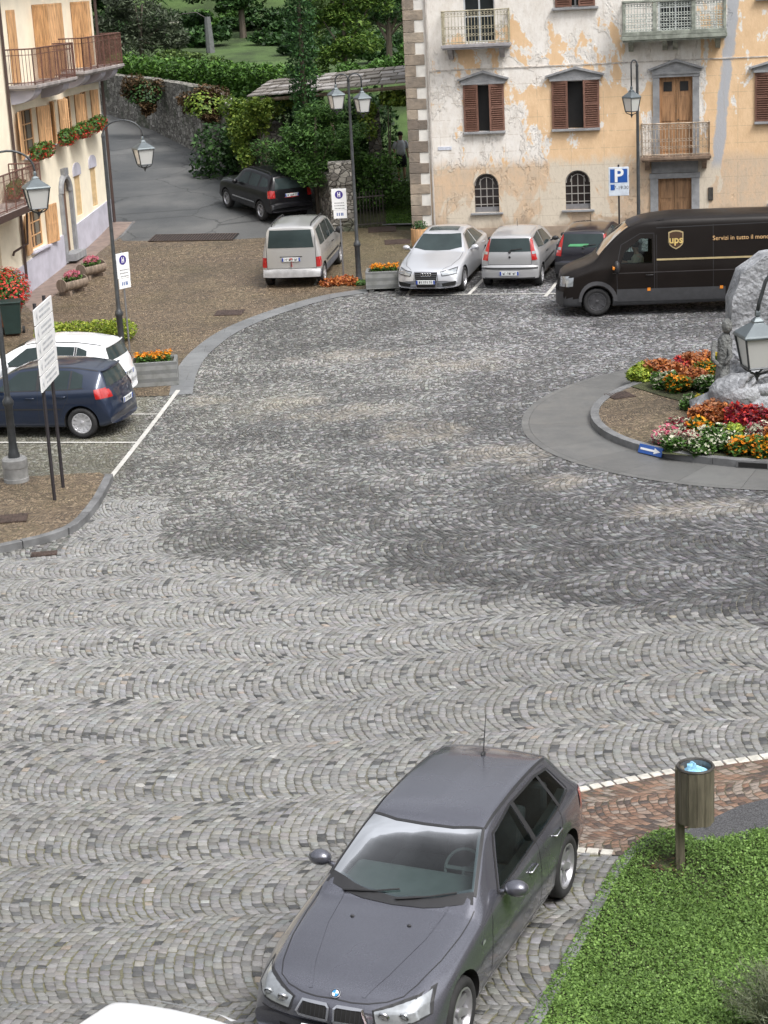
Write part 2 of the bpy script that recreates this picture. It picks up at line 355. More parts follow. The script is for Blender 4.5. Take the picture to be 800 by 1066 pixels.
# ------------------------------------------------------------------ every sett of the square as a real stone
from mathutils import noise as mnoise
def nz2(x, y, s, seed=0): return np.array([mnoise.noise((a*s, b*s, seed)) for a, b in zip(x, y)])
def point_in(poly, x, y):
    PX_ = [p[0] for p in poly]; PY_ = [p[1] for p in poly]; c = np.zeros(len(x), bool); j = len(PX_)-1
    for i in range(len(PX_)):
        k = ((PY_[i] > y) != (PY_[j] > y)) & (x < (PX_[j]-PX_[i])*(y-PY_[i])/(PY_[j]-PY_[i]+1e-12)+PX_[i]); c ^= k; j = i
    return c
def hgv(y): return np.where(y < 32, 0, np.where(y < 58, .00125*(y-32)**2, .845+.065*(y-58)))
def real_setts():
    g = np.random.default_rng(11); a = .088; gd = lambda p: np.log(np.tan(p/2+math.pi/4))
    cx, cy, rw, ph = [], [], [], []; C4 = []; ids = []
    y0, y1 = 11.6, 58.2
    ye = y0-1.5
    while ye < y1+2:
        Wd = g.uniform(1.12, 1.48); yc = ye+Wd/2; ye += Wd; pm = math.radians(g.uniform(27, 38)); R = Wd/2/math.sin(pm); U = float(gd(pm)); ncol = int(round(U*R/a*2)); half = .22*yc+6.0; nr = int(2*half/a); off = g.uniform(0, a)
        ce = []
        for r in range(nr):
            x0 = -half+off+r*a; sh = g.uniform(-.5, .5); jr = g.normal(0, .0032)
            u = np.linspace(-U, U, ncol+1)+np.concatenate([[0], g.normal(0, U/ncol*.13, ncol-1), [0]])+np.concatenate([[0], np.full(ncol-1, sh*2*U/ncol*.8), [0]])
            p = 2*(np.arctan(np.exp(u))-math.pi/4)
            xx = -R*(np.cos(p)-1); yy = R*np.sin(p)            # bulge to the left
            x0 += jr; L = np.stack([x0+xx, yc+yy], 1); Rt = np.stack([x0+a+xx, yc+yy], 1)
            C4.append(np.stack([L[:-1], Rt[:-1], Rt[1:], L[1:]], 1))
    Q = np.concatenate(C4)                                       # n,4,2
    # joint gap, size and shape irregularities
    c = Q.mean(1, keepdims=True); n = len(Q)
    sz = np.abs(Q[:, 2]-Q[:, 0]).max(1)
    e = Q-c; ln = np.linalg.norm(e, axis=2, keepdims=True); e = e*(1-(.0035+g.uniform(0, .006, (n, 1, 1)))/np.maximum(ln, .03)); e += g.normal(0, .0042, e.shape)
    th = g.normal(0, .07, n); ct, st = np.cos(th)[:, None], np.sin(th)[:, None]; e = np.stack([e[..., 0]*ct-e[..., 1]*st, e[..., 0]*st+e[..., 1]*ct], 2)
    Q = c+e+g.normal(0, .0035, (n, 1, 2))
    # the courses wander
    def warp(P):
        x, y = P[..., 0], P[..., 1]
        zc = (x+1j*(y-26)); zz = (.013+.015j)*zc**2*np.exp(-np.abs(zc)*.05)*.9; dx = zz.real+.25*np.sin(.31*y+.6*np.sin(.23*x+1))+.10*np.sin(.9*y+.5*x+2)+.035*np.sin(2.7*x+1.9*y)
        dy = zz.imag+.30*np.sin(.27*x+.8*np.sin(.19*y))+.10*np.sin(.8*x-.35*y+1)+.035*np.sin(2.3*x-2.9*y+1)-.02*x
        return np.stack([x+dx, y+dy], -1)
    Q = warp(Q); c = Q.mean(1); x, y = c[:, 0], c[:, 1]
    ok = (y > 12.2) & (y < 57.4) & (np.abs(x-.25) < .212*y+2.3)
    for pl in EXCL: ok &= ~point_in(pl, x, y)
    ok &= (x-IC0[0])**2+(y-IC0[1])**2 > 5.35**2
    Q = Q[ok]; c = c[ok]; x, y = c[:, 0], c[:, 1]; n = len(Q); print('setts', n)
    # geometry: flat worn top, sloping shoulders
    ins = .82+g.uniform(-.04, .04, (n, 1, 1)); top = c[:, None]+(Q-c[:, None])*ins; base = hgv(y)
    tz = base[:, None]+g.normal(0, .0022, (n, 1))+g.normal(0, .0011, (n, 4)); mz = tz-.0045; bz = np.repeat(base[:, None]-.03, 4, 1)
    V = np.concatenate([np.dstack([top, tz]), np.dstack([Q, mz]), np.dstack([Q, bz])], 1)          # n,12,3
    f1 = np.array([[0, 1, 2, 3]]+[[i, 4+i, 4+(i+1)%4, (i+1)%4] for i in range(4)]+[[4+i, 8+i, 8+(i+1)%4, 4+(i+1)%4] for i in range(4)])
    F = (f1[None]+12*np.arange(n)[:, None, None]).reshape(-1, 4)
    me = bpy.data.meshes.new('cobble_setts'); me.vertices.add(12*n); me.vertices.foreach_set('co', V.astype(np.float32).ravel()); nf = len(F); me.loops.add(4*nf); me.loops.foreach_set('vertex_index', F.astype(np.int32).ravel()); me.polygons.add(nf); me.polygons.foreach_set('loop_start', np.arange(0, 4*nf, 4, dtype=np.int32)); me.polygons.foreach_set('loop_total', np.full(nf, 4, np.int32)); me.update()
    # stone colours
    r1, r2, r3 = g.random(n), g.random(n), g.random(n)
    lo = nz2(x, y, .16, 1); md = nz2(x, y, .6, 2); hi = nz2(x, y, 1.7, 3)
    st = np.array([(-9., 28.), (-5.35, 28.9), (-5.05, 31.8), (-3.85, 31.6), (-3.75, 28.6), (-3., 27.5), (0., 26.), (1.6, 25.0), (3.3, 24.1), (6., 23.1), (9, 22.)])
    f = np.interp(x, st[:, 0], st[:, 1]); dm = np.clip((y-f+md*.8+hi*.4+(r2-.5)*.7)/.35, 0, 1)
    # light stones
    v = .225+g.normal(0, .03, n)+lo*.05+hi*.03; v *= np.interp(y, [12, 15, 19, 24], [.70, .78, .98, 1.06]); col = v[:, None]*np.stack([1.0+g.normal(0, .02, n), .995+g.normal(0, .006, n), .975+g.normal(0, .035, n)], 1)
    pd = .055+.08*np.clip(hi+md*.6, 0, 1); dk = r1 < pd; col[dk] = (g.uniform(.045, .105, dk.sum()))[:, None]*np.array([.98, 1, 1.03])
    g2_ = (r1 > .85) & (r1 < .93); col[g2_] *= .72; pk = (r1 > .98) & (r1 < .988); col[pk] = col[pk]*np.array([1.12, .97, .84]); wt = r1 > .988; col[wt] *= 1.45
    # dark damp stones, patchy
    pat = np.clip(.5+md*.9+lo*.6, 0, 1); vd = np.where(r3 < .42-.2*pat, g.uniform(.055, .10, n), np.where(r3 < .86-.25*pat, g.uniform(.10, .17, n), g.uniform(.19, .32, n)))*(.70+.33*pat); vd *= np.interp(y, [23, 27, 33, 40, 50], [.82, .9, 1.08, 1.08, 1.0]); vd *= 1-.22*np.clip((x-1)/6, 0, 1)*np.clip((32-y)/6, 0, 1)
    cd = vd[:, None]*np.array([1., 1.0, 1.0])+0; cd[:, 2] *= 1+.05*np.clip((x)/5, -1, 1); cd *= 1+g.normal(0, .03, (n, 3))
    col = col*(1-dm[:, None])+cd*dm[:, None]
    # trodden sandy smears
    s = np.zeros(n)
    for a_, b_, p, q in ((-2.0, 38.6, 1.0, .6), (-.9, 37.4, 1.3, .8), (.9, 35.6, 1.1, .9), (2.5, 33.4, 1.1, .9), (5.2, 29.3, 1.6, .45), (-3.9, 39.3, .6, .5), (1.8, 41.5, 1.3, .9), (3.0, 31.4, .8, .5), (-.5, 43, 1.4, .6)):
        s = np.maximum(s, np.clip(1.25-np.hypot((x-a_)/p, (y-b_)/q)+hi*.9+md*.6, 0, 1))
    s = (s*(.05+.42*r2))[:, None]; col = col*(1-s)+np.array([.42, .37, .30])*s
    m = (np.clip((-4.7-x)/.5, 0, 1)*np.clip((y-32.8)/.5, 0, 1)*.5*(.5+r2*.5)+np.clip((md*.8+lo), 0, 1)*.35*np.clip((y-31)/3, 0, 1)*np.clip((42-y)/5, 0, 1))[:, None]; col = col*(1-m)+np.array([.15, .14, .085])*m
    col = np.clip(col, .03, .62); at_ = me.attributes.new('stone', 'FLOAT_COLOR', 'FACE'); at_.data.foreach_set('color', np.repeat(np.concatenate([col, np.ones((n, 1))], 1), 9, 0).astype(np.float32).ravel())
    t = NT('sett_stone'); an = t.n('Attribute', attribute_name='stone'); px, py, pz = t.pos(); vv = t.vec(px, py, pz); n1 = t.noise(vec=vv, scale=38, detail=4, rough=.65); n2 = t.noise(vec=vv, scale=9, detail=3)
    cc = t.mix(t.sm(n1, .3, .7)*.6, an.outputs['Color'], (.62, .61, .58), 'MULTIPLY'); cc = t.mix(t.sm(n1, .55, .75)*.3, cc, (.45, .44, .42)); cc = t.mix(t.sm(n2, .55, .75)*.25, cc, (.09, .085, .07)); ri = X(t, t.n('NewGeometry').outputs['Random Per Island'])
    t.set(color=cc, rough=t.sm(ri, 0, 1, .38, .72), spec=.5); t.bump(n1, .004); me.materials.append(t.m)
    o = bpy.data.objects.new('cobble_setts', me); COL.objects.link(o); o['kind'] = 'structure'
t = NT('joint_sand'); px, py, pz = t.pos(); vv = t.vec(px, py); a_ = t.noise(vec=vv, scale=.5, detail=4); b_ = t.noise(vec=vv, scale=30, detail=3)
jc = t.mix(t.sm(a_, .4, .65), (.12, .116, .10), (.17, .16, .13)); jc = t.mix(t.sm(py, 21., 16.)*t.sm(a_, .35, .6)*.8, jc, (.14, .135, .06)); jc = t.mix(t.sm(b_, .3, .7)*.5, jc, (.05, .05, .045)); t.set(color=jc, rough=.95); t.bump(b_, .01); m_joint = t.m
base = MB(); Q = []
for yy in [-60, 0, 20, 32]+[32+1.5*k for k in range(1, 50)]+[112, 140, 200]:
    zz = hg(min(yy, 106)) if yy < 107 else hg(106)
    Q.append([(xx, yy, zz-.03) for xx in (-200, -60, -20, 0, 20, 60, 200)])
base.grid(Q); gr = base.build('ground', mat_soil); gr['kind'] = 'structure'
drape('joint_bed', [(-16, 8), (12, 8), (14, 40), (16, 57.5), (-1, 57.5), (-1, 53), (-14, 53), (-16, 30)], -.011, m_joint, 1.5)
EXCL = []; IC0 = (8.33, 35.3)
# brown sett pavement along the houses
band_line = smooth_line(g2((176, 412), (181, 392), (190, 376), (204, 362), (225, 347), (255, 333), (295, 319), (335, 308), (372, 302), (383, 301)), 5)
bl = [tuple(p) for p in band_line]
browns = bl[::-1]
poly = bl + [tuple(G(436, 296)[:2]), (1.35, 57.3), tuple(G(430, 240)[:2]), tuple(G(350, 236)[:2]), tuple(G(300, 246)[:2])] + [tuple(G(250, 249)[:2]), tuple(G(128, 251)[:2]), tuple(G(112, 232)[:2]), (-10.6, 55), (-11.3, 49), (-14, 42), (-14, 40.8)]
drape('brown_pavement', poly, .008, m_brown); EXCL.append(poly)
drape('pavement_band', band(bl, 0, -.52), .012, m_band)
hs = [tuple(G(112, 232)[:2]), tuple(G(128, 251)[:2]), tuple(G(250, 249)[:2]), tuple(G(300, 246)[:2]), tuple(G(352, 238)[:2])]
drape('asphalt_road', hs+[(-1.6, 63), (-4.2, 68.8), (-6.3, 75), (-9, 83), (-13, 96), (-17, 105), (-26, 105), (-19, 92), (-13, 80), (-10, 70)], .004, m_asph)
# terracotta coloured pavement in front of the corner house
drape('doorstep_pavement', g2((21, 312), (118, 231), (141, 231), (104, 262), (66, 300), (34, 326)), .011, M('pink_paving', (.2, .15, .125), .55, var=.2, scale=4, bump=.004))
drape('road_edge_line', band([tuple(G(*p)[:2]) for p in ((120, 251), (128, 246), (141, 230))], 0, .07), .016, m_kerb)
# lower left pavement with kerb
kl = [tuple(p) for p in smooth_line(g2((-30, 580), (0, 573), (45, 563), (72, 552), (92, 532), (104, 512), (110, 500)), 5)]
EXCL.append(kl+[tuple(G(104, 497)[:2]), tuple(G(0, 503)[:2]), (-9.5, 33.2), (-9.5, 28.4)])
pv = drape('corner_pavement', kl+[tuple(G(104, 497)[:2]), tuple(G(0, 503)[:2]), (-9.5, 33.2), (-9.5, 28.4)], .10, m_brown, thick=.12)
kerb('kerb', kl[::-1], .15, .125, m_kerb, seg=.9)
# painted lines
def stripe(name, a, b, w, dz=.012):
    A = G(*a); B = G(*b); d = Vector((B.x-A.x, B.y-A.y)); n = Vector((-d.y, d.x)).normalized()*w/2
    return drape(name, [(A.x+n.x, A.y+n.y), (B.x+n.x, B.y+n.y), (B.x-n.x, B.y-n.y), (A.x-n.x, A.y-n.y)], dz, m_white)
stripe('parking_edge_line', (186, 406), (110, 504), .10)
for a, b, w in (((-40, 461), (142, 461), .09), ((-40, 432), (164, 431.5), .07), ((509, 285), (488, 307), .1), ((586, 287), (568, 309), .1), ((430, 307), (580, 306), .07), ((437, 287), (424, 308), .08), ((665, 285), (650, 308), .1), ((340, 272), (328, 297), .08)):
    stripe('parking_line', a, b, w)
# red setts at the lower right, with their white edge rows
RSS = g2((560, 838), (597, 824), (642, 815), (720, 800), (800, 788), (900, 772), (900, 822), (800, 833), (770, 840), (735, 858), (690, 868), (650, 892), (600, 886), (540, 884)); drape('red_sett_strip', RSS, .008, m_red); EXCL.append(RSS)
def sett_row(line, w, n_, tone):
    mb = MB(); L = smooth_line([G(*p)[:2] for p in line], 4); tot = sum((L[i+1]-L[i]).length for i in range(len(L)-1)); s = 0; i = 0
    out = []; step = .15; pos = 0; seg = 0; acc = 0
    cum = [0]
    for i in range(len(L)-1): cum.append(cum[-1]+(L[i+1]-L[i]).length)
    s = 0
    while s+step < cum[-1]:
        j = max(k for k in range(len(cum)-1) if cum[k] <= s); t = (L[j+1]-L[j]).normalized(); p = L[j]+t*(s-cum[j]); nn = Vector((-t.y, t.x))
        ln = step*random.uniform(.8, .94); ww = w*random.uniform(.85, 1.05); M_ = Matrix.Translation((p.x, p.y, hg(p.y)))@Matrix.Rotation(math.atan2(t.y, t.x)+random.uniform(-.06, .06), 4, 'Z')
        mb.box(0, ln, -ww/2, ww/2, -.03, .016+random.uniform(-.004, .004), M_); s += step
    o = mb.build('edge_sett_row', tone, bevel=.008); o['kind'] = 'structure'
m_pale = M('pale_setts', (.5, .48, .43), .6, var=.2, scale=9, dirt=.4)
sett_row(((590, 826), (642, 815), (720, 800), (800, 788), (880, 774)), .13, 0, m_pale)
sett_row(((596, 885), (622, 887), (652, 890)), .12, 0, m_pale)
drape('pebble_path', g2((690, 868), (712, 866), (735, 856), (770, 840), (800, 832), (900, 822), (900, 858), (800, 868), (745, 876), (718, 884), (700, 880)), .012, m_pebble)
# lawn patch: kerb and soil bed
lk = [tuple(p) for p in smooth_line(g2((520, 1120), (556, 1060), (585, 1006), (612, 955), (640, 905), (665, 880), (690, 869), (712, 872), (735, 880), (800, 868), (880, 856)), 5)]
kerb('lawn_kerb', lk[:-1], -.11, .05, m_kerb, seg=.8)
EXCL.append(lk+[(8, 17.3), (8, 11), (1.2, 11)])
real_setts()
drape('flower_bed_soil', lk+[(8, 17.3), (8, 11), (1.2, 11)], .03, mat_soil)
# monument island
IC = Vector((8.33, 35.3)); RK = 4.12
def circ(r, a0=0, a1=2*math.pi, n=96): return [(IC.x+r*math.cos(a0+(a1-a0)*i/n), IC.y+r*math.sin(a0+(a1-a0)*i/n)) for i in range(n)]
m_ring = slabs('ring_slabs', (.125, .125, .122), 1.1, 1.45, radial=(IC.x, IC.y, 5.))
drape('ring_pavement', circ(5.5), .008, m_ring)
drape('island_paving', circ(RK-.16), .125, m_brown)
kl2 = circ(RK, math.pi*.45, math.pi*1.75, 80)
kerb('island_kerb', kl2, .17, .15, m_kerb, seg=1.1)
# arrow sign on the kerb
m_blue = M('sign_blue', (.02, .09, .35), .35, var=.05); m_signw = M('sign_white', (.8, .8, .8), .4, var=.03)
def arrow_sign():
    P = G(679, 474); a = math.atan2(P.y-IC.y, P.x-IC.x); r = RK+.03
    c = Vector((IC.x+r*math.cos(a), IC.y+r*math.sin(a))); t = thing('arrow_sign', 'small blue plate with white arrow on the kerb of the round flower island', 'sign', on(c.x, c.y, .1), a+math.pi/2)
    T = Matrix.Rotation(math.radians(-22), 4, 'X')
    mb = MB(); mb.box(-.3, .3, -.012, .012, -.085, .085, T); mb.build('plate', m_blue, t, bevel=.004)
    mb = MB(); mb.prism_xz([(-.25, -.02), (.1, -.02), (.1, -.055), (.26, 0), (.1, .055), (.1, .02), (-.25, .02)], -.017, -.0125); mb.v = [tuple(T@Vector(v)) for v in mb.v]; mb.build('arrow', m_signw, t)
arrow_sign()
dr = thing('kerb_drain', 'dark slot drain opening in the island kerb below the orange flowers', 'drain', on(6.62, 31.53), 0)
_a = math.atan2(31.53-IC.y, 6.62-IC.x); dr.rotation_euler.z = _a+math.pi/2; dr.location = (IC.x+(RK+.004)*math.cos(_a), IC.y+(RK+.004)*math.sin(_a), 0)
MB().box(-.26, .26, -.012, .03, .03, .11).build('opening', M('black_hole', (.01, .01, .01), .9), dr)
MB().box(-.3, .3, -.01, .02, .112, .13).box(-.3, -.262, -.01, .02, .02, .112).box(.262, .3, -.01, .02, .02, .112).build('frame', m_kerb, dr)

# ---- monument: leaning carved stele
def stonemat(name, col, sc=1.):
    t = NT(name); o = t.objc(); n = t.noise(vec=o, scale=2.2*sc, detail=6, rough=.65); n2 = t.noise(vec=o, scale=16*sc, detail=4); v = t.n('TexVoronoi'); v.inputs['Scale'].default_value = 9*sc; t.t.links.new(o, v.inputs['Vector'])
    c = t.mix(t.sm(n, .35, .65), mul3(col, .62), mul3(col, 1.2)); c = t.mix(t.sm(n2, .35, .7)*.35, c, mul3(col, .45))
    t.set(color=c, rough=.85); t.bump(n2+X(t, v.outputs[0])*.8+n, .035); return t.m
m_stele = stonemat('stele_stone', (.32, .33, .35))
m_bronze = stonemat('carved_stone', (.17, .175, .17), 1.6)
mon = thing('stone_monument', 'tall pale rough stone monument with carved relief standing in the round flower island', 'monument', on(7.98, 35.3, .1), 0)
def slab(outline, y0, y1, name, mat, rough=.03, n=3):
    bm = bmesh.new()
    top = [bm.verts.new((x, y0, z)) for x, z in outline]; f = bm.faces.new(top)
    r = bmesh.ops.extrude_face_region(bm, geom=[f]); 
    for g in r['geom']:
        if isinstance(g, bmesh.types.BMVert): g.co.y = y1
    bmesh.ops.recalc_face_normals(bm, faces=bm.faces); bmesh.ops.triangulate(bm, faces=bm.faces)
    bmesh.ops.subdivide_edges(bm, edges=bm.edges, cuts=n, use_grid_fill=True)
    bmesh.ops.subdivide_edges(bm, edges=[e for e in bm.edges if e.calc_length() > .15], cuts=1)
    from mathutils import noise as mn
    for v in bm.verts:
        d = mn.noise_vector(v.co*2.3)*rough*1.6+mn.noise_vector(v.co*7)*rough*.7; v.co += d
    me = bpy.data.meshes.new(name); bm.to_mesh(me); bm.free(); me.materials.append(mat); me.polygons.foreach_set('use_smooth', [True]*len(me.polygons)); me.set_sharp_from_angle(angle=math.radians(50))
    o = bpy.data.objects.new(name, me); COL.objects.link(o); o.parent = mon; return o
slab([(-1.3, 0), (-1.12, .9), (-1.05, 2.3), (-.86, 2.85), (-.4, 3.15), (.25, 3.22), (.8, 3.1), (1.25, 2.9), (1.5, 2.0), (1.6, .9), (1.65, 0)], -.3, .3, 'stele', m_stele, rough=.018)
# rocky base
bs = MB(); bs.ellip((0, -.25, .22), (1.85, .85, .55), 22, 9, .06); bs.ellip((-.95, -.45, .5), (.62, .5, .42), 16, 8, .06); bs.ellip((.8, -.5, .5), (.7, .5, .4), 16, 8, .06)
bs.build('rock_base', m_stele, mon, smooth='all')
# relief: arches of drapery / curled animal at the foot and a bust in a niche
rl = MB()
for r_, w_ in ((.55, .10), (.38, .07)):
    rl.tube([(-.45+r_*math.cos(a), -.62-.18*math.sin(a*.5), .62+r_*.75*math.sin(a)) for a in [math.pi*1.95-i*math.pi*1.55/14 for i in range(15)]], [w_*(.5+.5*math.sin(math.pi*min(1, (i+2)/15))) for i in range(15)], 8)
rl.ellip((-.42, -.75, .62), (.3, .16, .14), 12, 7, .05); rl.tube([(-.62, -.8, .6), (-.3, -.9, .72), (-.05, -.8, .62)], [.03, .07, .03], 8)
rl.tube([(-1.0, -.38, 1.25), (-.7, -.48, 1.1), (-.5, -.5, .95), (-.2, -.45, 1.2)], [.05, .09, .07, .04], 8); rl.tube([(-.3, -.42, 1.5), (-.45, -.5, 1.2), (-.25, -.6, .95)], [.04, .08, .05], 8)
rl.build('carved_relief', m_stele, mon, smooth='all')
fg = MB()   # bust relief on the face of the slab
fg.ellip((.05, -.36, 2.0), (.15, .13, .2), 14, 10, .02); fg.tube([(.03, -.33, 1.82), (.02, -.33, 1.68)], [.08, .1], 10); fg.ellip((.08, -.34, 1.5), (.36, .14, .26), 14, 9, .03)
fg.tube([(-.2, -.4, 1.5), (-.28, -.45, 1.3), (-.1, -.5, 1.12), (.1, -.5, 1.2)], [.07, .065, .05, .04], 8)
fg.tube([(-.22, -.33, 1.55), (-.28, -.33, 2.1), (-.05, -.33, 2.34), (.2, -.33, 2.34), (.42, -.33, 2.1)], [.03, .05, .06, .05, .03], 8)
fg.build('bust_relief', m_bronze, mon, smooth='all')
# slender standing figure against the left edge of the stele
sf = MB()
sf.tube([(-1.26, -.26, .15), (-1.24, -.26, .7), (-1.2, -.24, 1.15), (-1.17, -.24, 1.55), (-1.16, -.24, 1.68)], [.17, .15, .13, .15, .06], 12); sf.ellip((-1.14, -.26, 1.82), (.11, .12, .15), 12, 9, .02)
sf.tube([(-1.14, -.3, 1.55), (-1.1, -.42, 1.25), (-1.22, -.48, 1.12)], [.05, .045, .035], 8); sf.tube([(-1.4, -.3, 1.55), (-1.44, -.38, 1.2), (-1.3, -.46, 1.05)], [.05, .045, .035], 8)
sf.tube([(-1.22, -.4, .15), (-1.24, -.4, .6), (-1.22, -.36, 1.05)], [.1, .09, .06], 8)
sf.build('carved_figure', m_bronze, mon, smooth='all')

# ------------------------------------------------------------------ buildings
def wall_panel(x0, x1, z0, z1, holes, rev=.22, mb=None, y=0.):
    """front face with openings (x0,x1,z0,z1[,arch]) and their reveals"""
    mb = mb or MB(); hs_ = [h[:4] for h in holes]
    xs = sorted({x0, x1}|{h[0] for h in hs_}|{h[1] for h in hs_}); zs = sorted({z0, z1}|{h[2] for h in hs_}|{h[3] for h in hs_})
    xs = [q for q in xs if x0 <= q <= x1]; zs = [q for q in zs if z0 <= q <= z1]
    for i in range(len(xs)-1):
        for j in range(len(zs)-1):
            cx, cz = (xs[i]+xs[i+1])/2, (zs[j]+zs[j+1])/2
            if any(h[0] < cx < h[1] and h[2] < cz < h[3] for h in hs_): continue
            mb.add([(xs[i], y, zs[j]), (xs[i+1], y, zs[j]), (xs[i+1], y, zs[j+1]), (xs[i], y, zs[j+1])], [(0, 1, 2, 3)])
    for h in holes:
        a, b, c, d = h[:4]; d = min(d, z1)
        mb.add([(a, y, c), (b, y, c), (b, y, d), (a, y, d), (a, y+rev, c), (b, y+rev, c), (b, y+rev, d), (a, y+rev, d)], [(0, 4, 5, 1), (1, 5, 6, 2), (2, 6, 7, 3), (3, 7, 4, 0)])
        if len(h) > 4:
            r = (b-a)/2; n = 8
            for sgn, cxx in ((-1, a), (1, b)):
                arc = [((a+b)/2+sgn*r*math.cos(q), d-r+r*math.sin(q)) for q in [math.pi/2*i/n for i in range(n+1)]]
                pts = [(cxx, d)]+arc
                if sgn > 0: pts = pts[::-1]
                m = len(pts); mb.add([(p[0], y-.0, p[1]) for p in pts]+[(p[0], y+rev, p[1]) for p in pts], [tuple(range(m)), ]+[(i, m+i, m+(i+1)%m, (i+1)%m) for i in range(m)])
    return mb
def peeling():
    t = NT('peeling_plaster'); tc = t.n('TexCoord'); o = tc.outputs['Object']; sp = t.n('SeparateXYZ'); t.t.links.new(o, sp.inputs[0]); x, z = X(t, sp.outputs[0]), X(t, sp.outputs[2])
    st = t.n('Mapping'); st.inputs['Scale'].default_value = (1, 1, .55); t.t.links.new(o, st.inputs[0]); sv = st.outputs[0]
    n1 = t.noise(vec=sv, scale=.75, detail=6, rough=.62, dist=.6); n2 = t.noise(vec=sv, scale=3.2, detail=6, rough=.7); n3 = t.noise(vec=sv, scale=14, detail=4, rough=.7)
    bias = t.sm(z, 5.9, 5.0, 0., .06)+t.sm(x, 8.7, 9.6, 0, .14)+t.sm(x, 2.6, 3.0, 0., .03)-t.sm(x, 1.9, .9, 0., .07)-t.sm(z, 5.8, 7.5, 0., .06)
    k = n1+(n2-.5)*.35+(n3-.5)*.08+bias
    white = t.mix(t.sm(n2, .35, .65), (.80, .77, .73), (.70, .655, .60)); white = t.mix(t.sm(n3, .5, .72)*.35, white, (.45, .41, .35))
    ochre = t.mix(t.sm(n2, .3, .7), (.78, .56, .35), (.68, .47, .28))
    c = t.mix(t.sm(k, .57, .588), white, ochre)
    # bare pinkish render of the ground floor
    low = t.mix(t.sm(n2, .35, .65), (.64, .47, .32), (.55, .44, .33)); low = t.mix(t.sm(n1, .5, .53), low, (.62, .55, .45)); low = t.mix(t.sm(n3, .5, .7)*.4, low, (.36, .29, .22))
    c = t.mix(t.sm(z+(n2-.5)*.9, 3.3, 2.9), c, low)
    c = t.mix(t.sm(z+(n1-.5)*1.5, 1.5, 1.15)*.75, c, (.30, .23, .17))
    # incised joints of imitation stone blocks
    fx = (x/1.0).fract(); fz = (z/.5+.1).fract(); jd = t.sm((fx.min(1.-fx)*1.).min(fz.min(1.-fz)*.5), .006, .014, .35, 0.)*t.sm(z, 5.8, 5.6)*t.sm(n2, .42, .5)
    c = t.mix(jd, c, (.34, .27, .2))
    # grey mortar smear running down near the right hand balcony
    sx = t.math('ABSOLUTE', x-(9.45+(z-3.5)*.1+(n2-.5)*.4)); c = t.mix(t.sm(sx, .2, .12)*t.sm(z, 2.6, 3.0), c, (.42, .43, .46))
    sk = t.n('Mapping'); sk.inputs['Scale'].default_value = (1, 1, .07); t.t.links.new(o, sk.inputs[0]); stv = t.noise(vec=sk.outputs[0], scale=4.5, detail=5, rough=.7)
    c = t.mix(t.sm(stv, .56, .72)*t.sm(n1, .35, .6)*.35, c, (.38, .32, .25))
    t.set(color=c, rough=.9); t.bump(n3*.5+t.sm(k, .52, .55)*.6+n2*.3, .02); return t.m
m_peel = peeling()
m_gstone = M('grey_trim_stone', (.27, .275, .285), .75, var=.15, scale=5, bump=.006, dirt=.3)
m_shut = M('brown_shutter', (.17, .085, .06), .6, var=.15, scale=8)
def woodmat(name, col, sc=1., axis=(8, 8, .8)):
    t = NT(name); st = t.n('Mapping'); st.inputs['Scale'].default_value = axis; t.t.links.new(t.objc(), st.inputs[0])
    n = t.noise(vec=st.outputs[0], scale=2*sc, detail=5, rough=.65); c = t.mix(t.sm(n, .3, .7), mul3(col, .6), mul3(col, 1.3)); t.set(color=c, rough=.6); t.bump(n, .004); return t.m
m_door = woodmat('door_wood', (.36, .2, .1)); m_tan = woodmat('tan_shutter_wood', (.58, .34, .17), 1.2)
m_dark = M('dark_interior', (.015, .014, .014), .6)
def darkglass(name, col=(.02, .025, .028), r=.06, sp=.5):
    t = NT(name); n = t.noise(scale=1.2); t.set(color=t.mix(n, mul3(col, .5), mul3(col, 1.7)), rough=r, spec=sp); return t.m
m_glass = darkglass('window_glass')
m_ironr = M('wrought_iron', (.06, .055, .05), .55, .3, var=.3, scale=12)

RB = thing('old_house', 'large old house with peeling white and ochre plaster and stone quoins', 'house', (1.34, 57.44, 0), math.radians(-9))
holes = [(1.99, 2.75, 1.6, 2.8, 'a'), (4.8, 5.56, 1.6, 2.8, 'a'), (1.86, 2.9, 4.08, 5.5), (4.55, 5.78, 4.06, 5.5), (4.62, 5.8, 7.62, 9), (1.85, 2.8, 6.72, 9), (7.66, 8.68, 6.72, 9), (7.68, 8.66, 3.16, 5.46), (7.62, 8.62, .5, 2.46), (10.6, 11.9, 4.05, 5.5), (10.6, 11.9, 7.62, 9), (11.0, 11.76, 1.6, 2.8, 'a')]
wb = wall_panel(.06, 15, .2, 9.4, holes)
wb.add([(.06, 0, .2), (.06, 9, .2), (.06, 9, 9.4), (.06, 0, 9.4)], [(0, 3, 2, 1)]); wb.add([(15, 0, .2), (15, 9, .2), (15, 9, 9.4), (15, 0, 9.4)], [(0, 1, 2, 3)])
wb.box(.07, 14.99, .5, 9, .2, 9.39)
wb.build('wall', m_peel, RB)
MB().box(-.35, 15.4, -.45, 9.4, 9.4, 9.62).add([(-.35, -.45, 9.62), (15.4, -.45, 9.62), (15.4, 9.4, 9.62), (-.35, 9.4, 9.62), (3.5, 4.5, 12), (11.5, 4.5, 12)], [(0, 1, 5, 4), (2, 3, 4, 5), (1, 2, 5), (3, 0, 4)]).build('roof', M('roof_tiles', (.2, .1, .07), .8, var=.3), RB)
